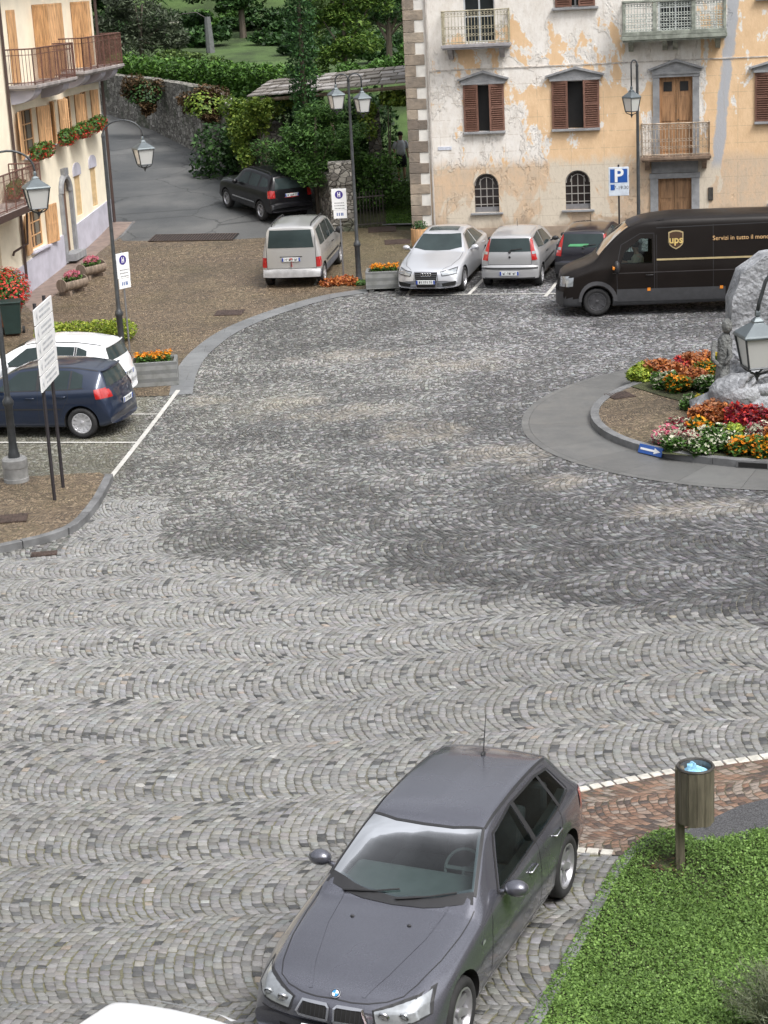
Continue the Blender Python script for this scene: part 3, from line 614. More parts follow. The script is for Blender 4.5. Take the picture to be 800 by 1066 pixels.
# plinth offset band + string line
MB().box(.7, 7.3, -.03, 0.002, .2, 1.12).box(8.95, 15, -.03, .002, .2, 1.12).build('plinth', M('plinth_render', (.33, .26, .2), .9, var=.25, scale=2, dirt=.5), RB)
MB().box(.75, 15, -.022, .003, 5.925, 5.96).build('string_course', M('string_course', (.5, .46, .42), .8, var=.3, scale=9, dirt=.8), RB)
# quoins: one carved part, blocks alternate long and short
qm = MB(); z = .3; k = 0
m_quoin = None
t = NT('quoin_stone'); ri = X(t, t.n('NewGeometry').outputs['Random Per Island']); nn = t.noise(scale=3, detail=6)
c = t.ramp(ri, [(0, (.17, .14, .115)), (.4, (.27, .225, .18)), (.7, (.33, .27, .21)), (1, (.4, .34, .27))]); c = t.mix(t.sm(nn, .35, .65)*.55, c, (.13, .115, .1)); t.set(color=c, rough=.85); t.bump(t.noise(scale=14, detail=4), .02); m_quoin = t.m
while z < 9.2:
    hh_ = random.uniform(.3, .36); w = .62 if k % 2 == 0 else .34
    qm.box(0.0, w, -.035+random.uniform(-.006, .006), 0.02, z+.008, z+hh_-.008); qm.box(0.0-.0, .075, .021, .7 if k % 2 else .4, z+.008, z+hh_-.008); z += hh_; k += 1
qm.build('quoins', m_quoin, RB, bevel=.012)
MB().box(.02, .07, -.01, .012, .3, 9.2).build('corner_backing', M('mortar', (.3, .28, .25), .9), RB)
m_wplast = M('white_plaster', (.68, .66, .62), .9, var=.08, scale=4, dirt=.3)
MB().box(.35, .64, -.012, .004, .3, 9.3).build('quoin_plaster', m_wplast, RB)
# downpipe beside the quoins
dp = MB(); dp.tube([(.72, -.06, 9.3), (.72, -.06, 1.0), (.72, -.1, .85)], .035, 8)
dp.build('downpipe', M('zinc_pipe', (.5, .47, .44), .5, .3), RB)
def shutter_leaf(par, x0, x1, z0, z1, hinge, ang, mat=None, y=-.03, name='shutter', slats=True):
    """louvred leaf hinged at 'hinge' side, opened by ang degrees towards the street"""
    mb = MB(); w = x1-x0; h_ = z1-z0; fr = .06
    mb.box(0, w, -.02, .02, 0, fr).box(0, w, -.02, .02, h_-fr, h_).box(0, fr, -.02, .02, fr, h_-fr).box(w-fr, w, -.02, .02, fr, h_-fr).box(fr, w-fr, -.018, .018, h_*.5-.03, h_*.5+.03)
    if slats:
        mb.box(fr, w-fr, .008, .016, fr, h_-fr)
        n = int(h_/.07)
        for i in range(n):
            zz = fr+(h_-2*fr)*(i+.5)/n; mb.box(fr, w-fr, -.012, .012, -.003, .035, Matrix.Translation((0, 0, zz-.015))@Matrix.Rotation(math.radians(35), 4, 'X'))
    else:
        n = max(2, int(w/.13))
        for i in range(n): mb.box(fr+(w-2*fr)*i/n+.004, fr+(w-2*fr)*(i+1)/n-.004, -.012, .012, fr, h_-fr)
    o = mb.build(name, mat or m_shut, par); 
    if hinge == 'l': o.location = (x0, y, z0); o.rotation_euler.z = -math.radians(ang)
    else:
        o.location = (x1, y, z0); o.rotation_euler.z = math.radians(ang)
        for v in o.data.vertices: v.co.x -= w
    return o
def window(par, h, y=.16, bars=(2, 3), mat_f=None, glass=None, name='window', curtain=None):
    a, b, c, d = h[:4]; f = MB(); t_ = .05; f.box(a, b, y-.03, y+.03, c, c+t_).box(a, b, y-.03, y+.03, d-t_, d).box(a, a+t_, y-.03, y+.03, c+t_, d-t_).box(b-t_, b, y-.03, y+.03, c+t_, d-t_)
    for i in range(1, bars[0]): xx = a+(b-a)*i/bars[0]; f.box(xx-.025, xx+.025, y-.03, y+.03, c+t_, d-t_)
    for j in range(1, bars[1]): zz = c+(d-c)*j/bars[1]; f.box(a+t_, b-t_, y-.02, y+.02, zz-.015, zz+.015)
    o = f.build(name, mat_f or M('window_frame_grey', (.5, .5, .5), .5), par)
    MB().box(a+t_*.5, b-t_*.5, y+.0, y+.008, c+t_*.5, d-t_*.5).build('pane', glass or m_glass, o)
    return o
def sill(par, a, b, z, dep=.14, th=.07, mat=None): return MB().box(a, b, -dep, .02, z-th, z).build('sill', mat or m_gstone, par, bevel=.008)
def pediment(par, a, b, z, rise=.3):
    m = (a+b)/2; mb = MB(); mb.prism_xz([(a, z), (b, z), (b, z+.05), (m, z+rise), (a, z+.05)], -.09, .01); mb.prism_xz([(a-.05, z+.05), (m, z+rise), (m, z+rise+.07), (a-.07, z+.1)], -.17, .01); mb.prism_xz([(b+.05, z+.05), (m, z+rise), (m, z+rise+.07), (b+.07, z+.1)], -.17, .01)
    mb.box(a+.05, b-.05, -.12, .008, z-.07, z-.002); return mb.build('pediment', m_gstone, par, recalc=True)
def arched(par, h):
    a, b, c, d = h[:4]; r = (b-a)/2; m = (a+b)/2; f = MB(); y = .12
    for i in range(1, 4): xx = a+(b-a)*i/4; top = d-r+math.sqrt(max(0, r*r-(xx-m)**2))-.12; f.box(xx-.012, xx+.012, y-.012, y+.012, c, top)
    for j in range(1, 5): zz = c+.24*j; f.box(a, b, y-.011, y+.011, zz-.012, zz+.012) if zz < d-r+.1 else None
    f.tube([(m+r*.6*math.cos(q), y, d-r+.02+r*.6*math.sin(q)) for q in [math.pi*i/10 for i in range(11)]], .012, 6)
    f.tube([(m+r*.96*math.cos(q), y, d-r+r*.96*math.sin(q)) for q in [math.pi*i/10 for i in range(11)]], .025, 6)
    o = f.build('arched_window', M('old_window_bars', (.32, .3, .28), .6), par)
    MB().box(a, b, y+.05, y+.06, c, d).build('pane', darkglass('cellar_glass', (.03, .022, .02), .15), o)
    MB().box(a, b, y-.03, y+.03, c, c+.16).build('lower_panel', M('grey_panel', (.18, .18, .19), .6), o)
    sill(par, a-.12, b+.12, c, .1, .06)
    return o
arched(RB, holes[0]); arched(RB, holes[1]); arched(RB, holes[11])
for h, hx in ((holes[2], .46), (holes[3], .49), (holes[9], .49)):
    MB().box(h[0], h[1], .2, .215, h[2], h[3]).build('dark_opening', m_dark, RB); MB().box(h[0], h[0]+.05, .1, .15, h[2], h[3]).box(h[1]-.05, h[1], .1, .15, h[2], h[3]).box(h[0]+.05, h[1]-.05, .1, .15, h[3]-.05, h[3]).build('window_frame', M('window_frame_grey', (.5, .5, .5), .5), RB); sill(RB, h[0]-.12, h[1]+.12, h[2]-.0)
    shutter_leaf(RB, h[0]-.1, h[0]-.1+hx, h[2]+.01, h[3]-.01, 'l', 10); shutter_leaf(RB, h[1]+.1-hx, h[1]+.1, h[2]+.01, h[3]-.01, 'r', 10)
    pediment(RB, h[0]-.2, h[1]+.2, h[3]+.06, .27)
for h in (holes[4], holes[10]):
    window(RB, h, bars=(2, 4)); sill(RB, h[0]-.1, h[1]+.1, h[2]); shutter_leaf(RB, h[0], h[0]+.5, h[2]+.02, h[3], 'l', 12); shutter_leaf(RB, h[1]-.5, h[1], h[2]+.02, h[3], 'r', 12)
for h in (holes[5], holes[6]): window(RB, h, bars=(2, 3), mat_f=M('pale_frame', (.5, .53, .55), .5))
def doorframe(par, a, b, z0, z1, w=.2, lint=.12):
    mb = MB(); mb.box(a-w, a, -.07, .01, z0, z1+.001); mb.box(b, b+w, -.07, .01, z0, z1+.001); mb.box(a-w-.02, b+w+.02, -.09, .008, z1+.002, z1+lint); return mb.build('door_frame', m_gstone, par, bevel=.006)
def door(par, a, b, z0, z1, kind, mat=None):
    mat = mat or m_door; mb = MB(); y = .1; m = (a+b)/2
    for x0, x1 in ((a, m-.006), (m+.006, b)):
        mb.box(x0, x1, y, y+.05, z0, z1)
        if kind == 'glazed': zz = [(z0+.1, z0+.9), (z0+1.0, z1-.55)]
        else: zz = [(z0+.1, z0+.75), (z0+.85, z0+1.25), (z0+1.35, z1-.08)]
        for p, q in zz: mb.box(x0+.07, x1-.07, y-.014, y-.001, p, q)
    o = mb.build('door', mat, par, bevel=.006)
    if kind == 'glazed':
        for x0, x1 in ((a, m), (m, b)): MB().box(x0+.12, x1-.12, y-.012, y-.002, z1-.42, z1-.14).build('pane', m_dark, o)
    MB().ellip((m+.06, y-.04, z0+(z1-z0)*.45), (.025, .03, .025)).build('handle', m_ironr, o, smooth='all')
door(RB, 7.68, 8.66, 3.16, 5.46, 'glazed'); doorframe(RB, 7.68, 8.66, 3.16, 5.46); pediment(RB, 7.42, 8.92, 5.62, .3)
door(RB, 7.62, 8.62, .5, 2.46, 'panel', woodmat('old_door_wood', (.27, .155, .08))); doorframe(RB, 7.62, 8.62, .5, 2.46, .24, .16); MB().box(7.42, 8.82, -.05, .006, 2.63, 3.0).build('door_frieze', m_gstone, RB)
MB().box(9.12, 9.27, -.05, .01, 1.75, 2.15).build('mailbox', m_ironr, RB, bevel=.02)
def balcony(par, a, b, z, dep, rail_h, style, mat_s, mat_r, brackets, slab_t=.09):
    o = MB().box(a, b, -dep, .0, z-slab_t, z).box(a+.04, b-.04, -dep+.04, -.001, z-slab_t-.05, z-slab_t-.001).build('balcony', mat_s, par, bevel=.01)
    for x in brackets: br = MB(); br.prism([(0, -.05), (0, -.05-.3), (-dep*.3, -.33), (-dep*.8, -.12), (-dep*.85, -.05)], x-.07, x+.07, Matrix(((0,0,1,0),(1,0,0,0),(0,1,0,z-slab_t),(0,0,0,1)))); br.build('bracket_stone', mat_s, o, recalc=True)
    r = MB(); a += .05; b -= .05; f = -dep+.05; zt = z+rail_h
    def run(p, q):
        p = Vector(p); q = Vector(q); L = (q-p).length; d = (q-p)/L; n = max(2, round(L/ (.1 if style != 'panel' else .085)))
        r.tube([p+Vector((0, 0, rail_h)), q+Vector((0, 0, rail_h))], .022, 6); r.tube([p+Vector((0, 0, .07)), q+Vector((0, 0, .07))], .014, 5)
        r.tube([p+Vector((0, 0, rail_h-.16)), q+Vector((0, 0, rail_h-.16))], .01, 5)
        for i in range(n+1):
            c_ = p+d*L*i/n; r.tube([c_, c_+Vector((0, 0, rail_h))], .009 if i % 8 else .018, 5)
            if i < n and style in ('scroll', 'panel'):
                for zz, rr_ in ((rail_h-.08, .036), (rail_h*.5, .042), (rail_h*.28, .036)) if style == 'scroll' else ((rail_h-.08, .036), (rail_h*.62, .04), (rail_h*.46, .04), (rail_h*.3, .04), (rail_h*.16, .03)):
                    cc_ = p+d*L*(i+.5)/n+Vector((0, 0, zz)); r.tube([cc_+d*rr_*math.cos(q_)+Vector((0, 0, rr_*math.sin(q_))) for q_ in [math.pi*2*j/8 for j in range(9)]], .007 if style == 'scroll' else .011, 4, False)
    run((a, f, z), (b, f, z)); run((a, -.02, z), (a, f, z)); run((b, -.02, z), (b, f, z))
    r.build('railing', mat_r, o); return o
m_bal1 = M('pale_yellow_iron', (.36, .33, .24), .6, .1, var=.25, scale=20, dirt=.6); m_bal2 = M('mossy_cast_stone', (.25, .27, .23), .8, var=.3, scale=6, dirt=.6, bump=.006)
balcony(RB, 1.2, 3.28, 6.7, .62, .98, 'scroll', M('balcony_slab_grey', (.28, .27, .28), .8, var=.15), m_bal1, (1.45, 3.0))
b2 = balcony(RB, 6.58, 9.66, 6.72, .75, .95, 'panel', m_bal2, M('white_cast_iron', (.42, .45, .42), .6, var=.2, scale=10, dirt=.5), (6.85, 7.85, 8.15, 9.4), .12)
p_ = MB(); 
for x0, x1 in ((6.62, 6.7), (7.5, 7.62), (8.62, 8.74), (9.54, 9.62)): p_.box(x0, x1, -.745, -.66, 6.721, 7.67)
p_.box(6.6, 9.64, -.76, -.64, 7.671, 7.73).box(6.6, 9.64, -.755, -.65, 6.722, 6.84); p_.build('stone_balustrade', m_bal2, b2, bevel=.008)
balcony(RB, 7.1, 9.2, 3.16, .6, .98, 'scroll', M('rusty_slab', (.2, .14, .1), .8, var=.4, scale=4, dirt=.6), M('rusty_pale_iron', (.36, .29, .22), .7, .1, var=.35, scale=8, dirt=.5), (7.3, 9.0))
# cloth on the small balcony, street name plate
nm = MB().box(1.12-.2, 1.12+.22, -.02, .002, 3.56, 3.66).build('street_name_plate', M('pale_enamel', (.55, .58, .66), .4, var=.15, scale=30), RB)

# ---- left cream house; origin at base point, x runs away from us along the front, -y is towards the square
LZ = math.radians(82.77)
LB = thing('cream_house', 'cream house with tan wooden shutters, iron balconies and pale blue plinth', 'house', (-9.96, 52.12, 0), LZ)
m_cream = M('cream_plaster', (.86, .78, .62), .9, var=.05, scale=2, dirt=.12, bump=.002)
m_lilac = M('lilac_plinth', (.48, .47, .54), .9, var=.1, scale=2, dirt=.3)
XE = 10.15
lh = [(4.55, 5.45, .9, 3.3, 'a'), (1.15, 2.75, 1.62, 2.75), (6.2, 6.85, 2.0, 3.25), (8.1, 8.75, 2.05, 3.3), (1.35, 2.9, 4.3, 5.62), (4.35, 5.15, 4.45, 5.68), (5.95, 7.0, 4.5, 5.7), (7.85, 8.9, 4.55, 5.72), (1.0, 1.7, 6.4, 8.4), (3.5, 4.6, 6.4, 8.5), (5.75, 6.5, 6.5, 8.5), (7.6, 8.7, 6.5, 8.5), (-4.6, -1.6, .3, 2.6), (-4.6, -3.6, 3.4, 5.6), (-3.0, -1.9, 6.2, 8.4)]
lw = wall_panel(-14, XE, .1, 9.6, lh); lw.add([(XE, 0, .1), (XE, 9, .1), (XE, 9, 9.6), (XE, 0, 9.6)], [(0, 1, 2, 3)]); lw.box(-14, XE-.01, .5, 9, .1, 9.59)
lw.build('wall', m_cream, LB)
MB().box(-14, XE+.4, -.6, 9.4, 9.6, 9.8).build('roof', M('eaves_wood', (.2, .12, .08), .8), LB)
pl = MB(); 
for a, b in ((-1.3, 4.35), (5.65, XE+.02)): pl.add([(a, -.04, .1), (b, -.04, .1), (b, -.04, 1.38+.068*b), (a, -.04, 1.38+.068*a), (a, 0.004, .1), (b, .004, .1), (b, .004, 1.38+.068*b), (a, .004, 1.38+.068*a)], [(0, 1, 2, 3), (3, 2, 6, 7), (1, 5, 6, 2), (0, 3, 7, 4)])
pl.build('plinth', m_lilac, LB)
# door with grey stone surround
dm = MB(); 
for x0, x1 in ((4.35, 4.55), (5.45, 5.65)): dm.box(x0, x1, -.1, .01, .8, 2.9)
r = .55
dm.tube([(5+.52*math.cos(q), -.03, 2.9+.48*math.sin(q)) for q in [math.pi*i/10 for i in range(11)]], .11, 8); dm.box(4.4, 5.6, -.35, .05, .85, 1.06); dm.box(4.78, 5.22, -.13, .01, 3.42, 3.62)
dm.build('door_surround', m_gstone, LB)
door(LB, 4.55, 5.45, 1.06, 3.3, 'panel', woodmat('walnut_door', (.13, .07, .045)))
for a, b, z in ((6.2, 6.85, 3.25), (8.1, 8.75, 3.3)):
    MB().prism_xz([(a-.12, z-.0), (b+.12, z), (b+.12, z+.18)]+[((a+b)/2+(b-a+.24)/2*math.cos(q), z+.18+.22*math.sin(q)) for q in [math.pi*i/8 for i in range(1, 8)]]+[(a-.12, z+.18)], -.03, .005).build('window_hood', m_lilac, LB, recalc=True)
for h in (lh[2], lh[3]): window(LB, h, bars=(1, 2)); shutter_leaf(LB, h[0], h[1], h[2], h[3], 'l', 2, M('ochre_shutter', (.62, .45, .25), .7), y=.06, slats=False)
def shut_pair(h, ang_l=165, ang_r=165, nm='window'):
    window(LB, h, bars=(2, 3), mat_f=m_tan); w = (h[1]-h[0])/2
    shutter_leaf(LB, h[0], h[0]+w-.005, h[2], h[3], 'l', ang_l, m_tan, slats=False); shutter_leaf(LB, h[1]-w+.005, h[1], h[2], h[3], 'r', ang_r, m_tan, slats=False)
for h, al, ar in ((lh[1], 172, 172), (lh[4], 168, 168), (lh[5], 150, 150), (lh[6], 168, 160), (lh[7], 168, 168), (lh[8], 4, 4), (lh[9], 110, 160), (lh[10], 4, 4), (lh[11], 100, 165), (lh[13], 5, 5), (lh[14], 5, 5)): shut_pair(h, al, ar)
for h in (lh[4], lh[5], lh[6], lh[7], lh[1]): sill(LB, h[0]-.1, h[1]+.1, h[2], .12, .06, m_lilac)
# roller shutter of the garage, with its frame
rs = MB()
for i in range(23): rs.box(-4.6, -1.6, .1, .14, .3+i*.1+.004, .3+(i+1)*.1-.004)
rs.build('roller_shutter', M('beige_roller_shutter', (.42, .33, .2), .6), LB)
# curved plaster corbels and balconies of the second floor
m_br = M('rust_brown_railing', (.13, .06, .045), .6, .1, var=.3, scale=12)
m_bslab = M('weathered_balcony_slab', (.32, .29, .28), .85, var=.25, scale=3, dirt=.5)
def lbalc(a, b, z, dep, corb, rh=.98):
    o = balcony(LB, a, b, z, dep, rh, 'plain', m_bslab, m_br, ())
    for c_ in corb:
        cb = MB()
        pts = [(0, 0)]+[(-dep*.85*math.cos(q), -.38*math.sin(q)) for q in [math.pi/2*i/8 for i in range(9)]]
        cb.prism(pts, c_-.32, c_+.32, Matrix(((0,0,1,0),(1,0,0,0),(0,1,0,z-.145),(0,0,0,1))))
        cb.build('corbel', m_lilac, o, recalc=True)
    return o
lbalc(.45, 4.7, 6.36, .85, (1.0, 3.9)); lbalc(5.6, XE+.3, 6.46, .85, (6.3, 8.2, 9.7))
lbalc(-7.5, -.15, 3.3, .95, ())
MB().box(-7.6, -.05, -.99, -.955, 3.12, 3.3).build('balcony_fascia', M('brown_fascia', (.06, .035, .03), .6), LB)
# downpipes
dq = MB(); dq.tube([(.28, -.07, 9.4), (.28, -.07, 3.4), (.2, -.07, 1.0)], .045, 8); dq.build('downpipe', M('copper_pipe', (.075, .05, .045), .5, .3), LB)
dq = MB(); dq.tube([(-.6, -.55, 3.2), (-.6, -.5, 2.6), (-.55, -.45, 2.1), (-.75, -.1, 1.9), (-.75, -.06, 1.8)], .035, 8); dq.build('drain_spout', M('copper_pipe', (.07, .04, .035), .5, .3), LB)
dq = MB(); dq.tube([(XE+.06, -.1, 9.4), (XE+.06, -.1, 1.3)], .05, 8); dq.build('downpipe', M('copper_pipe', (.07, .04, .035), .5, .3), LB)
# ------------------------------------------------------------------ vehicles
def pch(pts):
    xs = np.array([p[0] for p in pts], float); ys = np.array([p[1] for p in pts], float)
    h = np.diff(xs); d = np.diff(ys)/h; m = np.zeros(len(xs)); m[0] = d[0]; m[-1] = d[-1]
    for i in range(1, len(xs)-1):
        if d[i-1]*d[i] > 0:
            w1 = 2*h[i]+h[i-1]; w2 = h[i]+2*h[i-1]; m[i] = (w1+w2)/(w1/d[i-1]+w2/d[i])
    def f(x):
        x = min(max(x, xs[0]), xs[-1]); i = min(max(int(np.searchsorted(xs, x))-1, 0), len(h)-1); t = (x-xs[i])/h[i]
        return float(ys[i]*(1+2*t)*(1-t)**2+h[i]*m[i]*t*(1-t)**2+ys[i+1]*t*t*(3-2*t)+h[i]*m[i+1]*t*t*(t-1))
    return f
def chaikin(P, it=2):
    for _ in range(it):
        Q = [P[0]]
        for i in range(len(P)-1):
            a, b = P[i], P[i+1]
            Q += [(a[0]*.75+b[0]*.25, a[1]*.75+b[1]*.25), (a[0]*.25+b[0]*.75, a[1]*.25+b[1]*.75)]
        P = Q+[P[-1]]
    return P
def paint(name, col, metal=.5, rough=.35, drops=0, coat=1.):
    t = NT(name); n = t.noise(scale=1.5, detail=3); c = t.mix(n, mul3(col, .93), mul3(col, 1.07))
    fl = t.noise(scale=150, detail=2); c = t.mix(t.sm(fl, .4, .65)*.25, c, mul3(col, 1.35))
    if drops:
        v = t.n('TexVoronoi'); v.inputs['Scale'].default_value = 75; t.t.links.new(t.objc(), v.inputs['Vector']); dd = t.sm(X(t, v.outputs[0]), .32, .1)*t.sm(t.noise(scale=7), .4, .6)
        c = t.mix(t.sm(t.noise(scale=85, detail=3), .42, .66)*.3, c, mul3(col, 1.7)) 
    t.set(color=c, rough=t.sm(n, .3, .7, rough, rough+.08), metal=metal, coat=coat, coatr=.08, spec=.25 if coat < .6 else .5); return t.m
m_trim = M('black_trim', (.022, .022, .024), .55, var=.1); m_rubber = M('tyre_rubber', (.02, .02, .021), .8, var=.2, scale=12); m_chrome = M('chrome', (.6, .6, .62), .18, 1, var=.05)
m_alloy = M('alloy_rim', (.42, .42, .44), .35, .7, var=.08); m_red = m_red; m_lampred = M('tail_lamp_red', (.38, .012, .012), .2, var=.1, coat=1); m_lampw = M('lamp_clear', (.34, .36, .38), .12, .4, var=.12, scale=18, coat=1)
m_amber = M('amber_lamp', (.75, .25, .02), .3, var=.05, coat=1); m_plate = M('number_plate', (.68, .7, .7), .5, var=.03); m_arch = M('wheel_arch_black', (.012, .012, .012), .95); m_carglass = darkglass('car_glass', (.03, .042, .043), .05, .22)
m_plateblue = M('plate_blue', (.02, .06, .35), .5); m_platetxt = M('plate_text', (.03, .03, .04), .6)
def clearglass():
    t = NT('clear_car_glass'); tr = t.n('BsdfTransparent'); tr.inputs[0].default_value = (.56, .66, .64, 1); gl = t.n('BsdfGlossy'); gl.inputs['Roughness'].default_value = .04; fr = t.n('Fresnel'); fr.inputs[0].default_value = 1.46
    mx = t.n('MixShader'); t.t.links.new(fr.outputs[0], mx.inputs[0]); t.t.links.new(tr.outputs[0], mx.inputs[1]); t.t.links.new(gl.outputs[0], mx.inputs[2]); t.t.links.new(mx.outputs[0], t.t.nodes['Material Output'].inputs[0]); return t.m
m_clear = clearglass()
class Car:
    def __init__(s, name, label, cat, S, group=None):
        s.S = S; s.L = S['L']; s.W = S['W']; s.root = thing(name, label, cat, group=group)
        s.top = pch(S['top']); s.belt = pch(S['belt']); s.w = pch(S['w']); s.yr = pch(S['yr']); s.zb = pch(S.get('zb', [(0, .24), (.3, .2), (s.L-.3, .22), (s.L, .28)]))
        s.drop = pch(S.get('drop', [(0, .03), (s.L, .05)])); s.bf = S.get('bf', .2); s.br = S.get('br', .14); s.cache = {}
        s.rounded = S.get('it', 2)
    def sec(s, x):
        k = round(x, 4)
        if k in s.cache: return s.cache[k]
        zt = s.top(x); w = s.w(x); zr = zt-s.drop(x); zb = min(s.zb(x), zr-.1); zl = min(s.belt(x), zr-.012); yr = min(s.yr(x), w-.02)
        P = [(0, zb), (w-.14, zb), (w-.035, zb+.02), (w-.008, zb+(zl-zb)*.3), (w, zb+(zl-zb)*.62), (w-.012, zb+(zl-zb)*.86), (w-.035, zl), ((w-.035)*.12+yr*.88, zl+(zr-zl)*.86), (yr-.01, zr), (yr*.9, zr+(zt-zr)*.5), (yr*.5, zt-(zt-zr)*.14), (0, zt)]
        P = chaikin(P, s.rounded); s.cache[k] = P; return P
    def bow(s, x, y):
        q = min(1, abs(y)/s.W); 
        if x < 1.0: x += s.bf*q**2.6*(1-x)**2
        if x > s.L-.8: x -= s.br*q**3*((x-s.L+.8)/.8)**2
        return x
    def side(s, x, z):
        P = s.sec(x); m = len(P); a = [(p[1], p[0]) for p in P[5:] if True]
        zs = [a[0][0]]; ys = [a[0][1]]
        for q in a[1:]:
            if q[0] > zs[-1]+1e-5: zs.append(q[0]); ys.append(q[1])
        return float(np.interp(z, zs, ys))
    def tz(s, x, y):
        P = s.sec(x); i0 = max(range(len(P)), key=lambda i: P[i][0]); a = P[i0:][::-1]
        ys = [a[0][0]]; zs = [a[0][1]]
        for p in a[1:]:
            if p[0] > ys[-1]+1e-5: ys.append(p[0]); zs.append(p[1])
        y = abs(y)
        return float(np.interp(y, ys, zs)) if y <= ys[-1] else 0.
    def pt(s, kind, a, b, e=.004, sgn=1):
        if kind == 'side': x, z = a, b; y = (s.side(x, z)+e)*sgn; return (s.bow(x, y), y, z)
        if kind == 'top': x, y = a, b; return (s.bow(x, y), y, s.tz(x, y)+e)
        y, z = a, b
        if kind == 'front':
            lo, hi = 0., 1.4
            if s.tz(0, y) >= z: return (s.bow(0, y)-e, y, z)
            for _ in range(22):
                m = (lo+hi)/2
                if s.tz(m, y) < z: lo = m
                else: hi = m
            return (s.bow(hi, y)-e, y, z+e*.4)
        lo, hi = s.L-1.6, s.L
        if s.tz(s.L, y) >= z: return (s.bow(s.L, y)+e, y, z)
        for _ in range(22):
            m = (lo+hi)/2
            if s.tz(m, y) < z: hi = m
            else: lo = m
        return (s.bow(lo, y)+e, y, z+e*.4)
    def patch(s, name, kind, lo, up, mat, e=.004, n=10, m=5, sgns=(1,), parent=None):
        outs = []
        def res(c, n):
            c = [np.array(p, float) for p in c]; d = [0]
            for i in range(1, len(c)): d.append(d[-1]+np.linalg.norm(c[i]-c[i-1]))
            return [np.array([np.interp(d[-1]*k/n, d, [q[j] for q in c]) for j in range(2)]) for k in range(n+1)]
        A = res(lo, n); B = res(up, n)
        for sg in sgns:
            g = []
            for i in range(m+1):
                row = []
                for k in range(n+1):
                    q = A[k]*(1-i/m)+B[k]*i/m
                    if kind in ('front', 'rear', 'top') and sg < 0: q = (np.array([-q[0], q[1]]) if kind != 'top' else np.array([q[0], -q[1]]))
                    row.append(s.pt(kind, q[0], q[1], e, sg if kind == 'side' else 1))
                g.append(row)
            mb = MB().grid(g); 
            outs.append(mb.build(name, mat, parent or s.root, smooth='all'))
        return outs
    def line(s, name, kind, pts, mat=None, w=.008, e=.003, sgns=(1,), n=None, parent=None):
        mb = MB(); out = []
        pts = [np.array(p, float) for p in pts]; P = [pts[0]]
        for i in range(1, len(pts)):
            L = np.linalg.norm(pts[i]-pts[i-1]); k = max(1, int(L/.06)); P += [pts[i-1]+(pts[i]-pts[i-1])*j/k for j in range(1, k+1)]
        for sg in sgns:
            mb = MB(); V = []
            for i, p in enumerate(P):
                t = P[min(i+1, len(P)-1)]-P[max(i-1, 0)]; t = t/(np.linalg.norm(t)+1e-9); nn = np.array([-t[1], t[0]])*w/2
                for q in (p-nn, p+nn):
                    if kind == 'top' and sg < 0: q = np.array([q[0], -q[1]])
                    if kind in ('front', 'rear') and sg < 0: q = np.array([-q[0], q[1]])
                    V.append(s.pt(kind, q[0], q[1], e, sg if kind == 'side' else 1))
            mb.add(V, [(2*i, 2*i+1, 2*i+3, 2*i+2) for i in range(len(P)-1)]); out.append(mb.build(name, mat or m_trim, parent or s.body))
        return out
    def build_body(s, mat, holes=(), wscut=None, rscut=None, cabin=None, seams=None, lower=None):
        keys = set(p[0] for k in ('top', 'belt', 'w', 'yr') for p in s.S[k]); N = s.S.get('N', 70)
        xs = sorted(keys|set(np.linspace(0, s.L, N).tolist()))
        xs2 = [xs[0]]
        for x in xs[1:]:
            if x-xs2[-1] > .006: xs2.append(x)
        V = []; nS = None
        for x in xs2:
            P = s.sec(x); ring = [(s.bow(x, p[0]), p[0], p[1]) for p in P]+[(s.bow(x, -p[0]), -p[0], p[1]) for p in P[1:-1][::-1]]
            nS = len(ring); V += ring
        F = [(i*nS+k, i*nS+(k+1)%nS, (i+1)*nS+(k+1)%nS, (i+1)*nS+k) for i in range(len(xs2)-1) for k in range(nS)]
        h = nS//2
        for base_, fl in ((0, 1), ((len(xs2)-1)*nS, 0)):
            for k in range(h):
                a, b = k, (nS-k) % nS; c, d = k+1, (nS-k-1) % nS
                f = [base_+a, base_+b, base_+d, base_+c] if a != b else [base_+a, base_+d, base_+c]
                if c == d: f = [base_+a, base_+b, base_+c]
                F.append(tuple(f if fl else f[::-1]))
        mb = MB(); mb.add(V, F); mats = [mat, m_arch]+([lower] if lower else [])
        body = mb.build('body', mats, s.root, recalc=True)
        if lower: 
            zl = s.S['lowz']
            for p in body.data.polygons:
                if sum(body.data.vertices[i].co.z for i in p.vertices)/len(p.vertices) < zl: p.material_index = 2
        # cutters
        cut = MB().mat(1)
        for x, r, y0 in s.wheels():
            for sg in (1, -1):
                M_ = Matrix.Translation((x, sg*(y0+.2), r))@Matrix.Rotation(math.pi/2, 4, 'X'); cut.lathe([(r+.055, -.36), (r+.055, .36)], 28, M_)
        co = cut.build('cutter', [mat, m_arch], recalc=True); co.data.polygons.foreach_set('material_index', [1]*len(co.data.polygons)); cuts = [co]
        if cabin:
            x0, x1, z0, ins = cabin; g = []
            kk = MB().mat(1); n = 26; V = []
            for i in range(n+1):
                x = x0+(x1-x0)*i/n; zr = max(z0+.05, s.top(x)-ins); yb = s.w(x)-.12; yt = min(yb, s.yr(x)-.06)
                zm = min(s.belt(x), zr-.02)
                r_ = [(yb, z0), (yb, zm), (yt, zr), (-yt, zr), (-yb, zm), (-yb, z0)]; V += [(x, y, z) for y, z in r_]
            kk.add(V, [(i*6+k, i*6+(k+1)%6, (i+1)*6+(k+1)%6, (i+1)*6+k) for i in range(n) for k in range(6)]+[tuple(range(6)), tuple(n*6+k for k in range(6))])
            c2 = kk.build('cutter', [mat, m_arch], recalc=True); c2.data.polygons.foreach_set('material_index', [1]*len(c2.data.polygons)); cuts.append(c2)
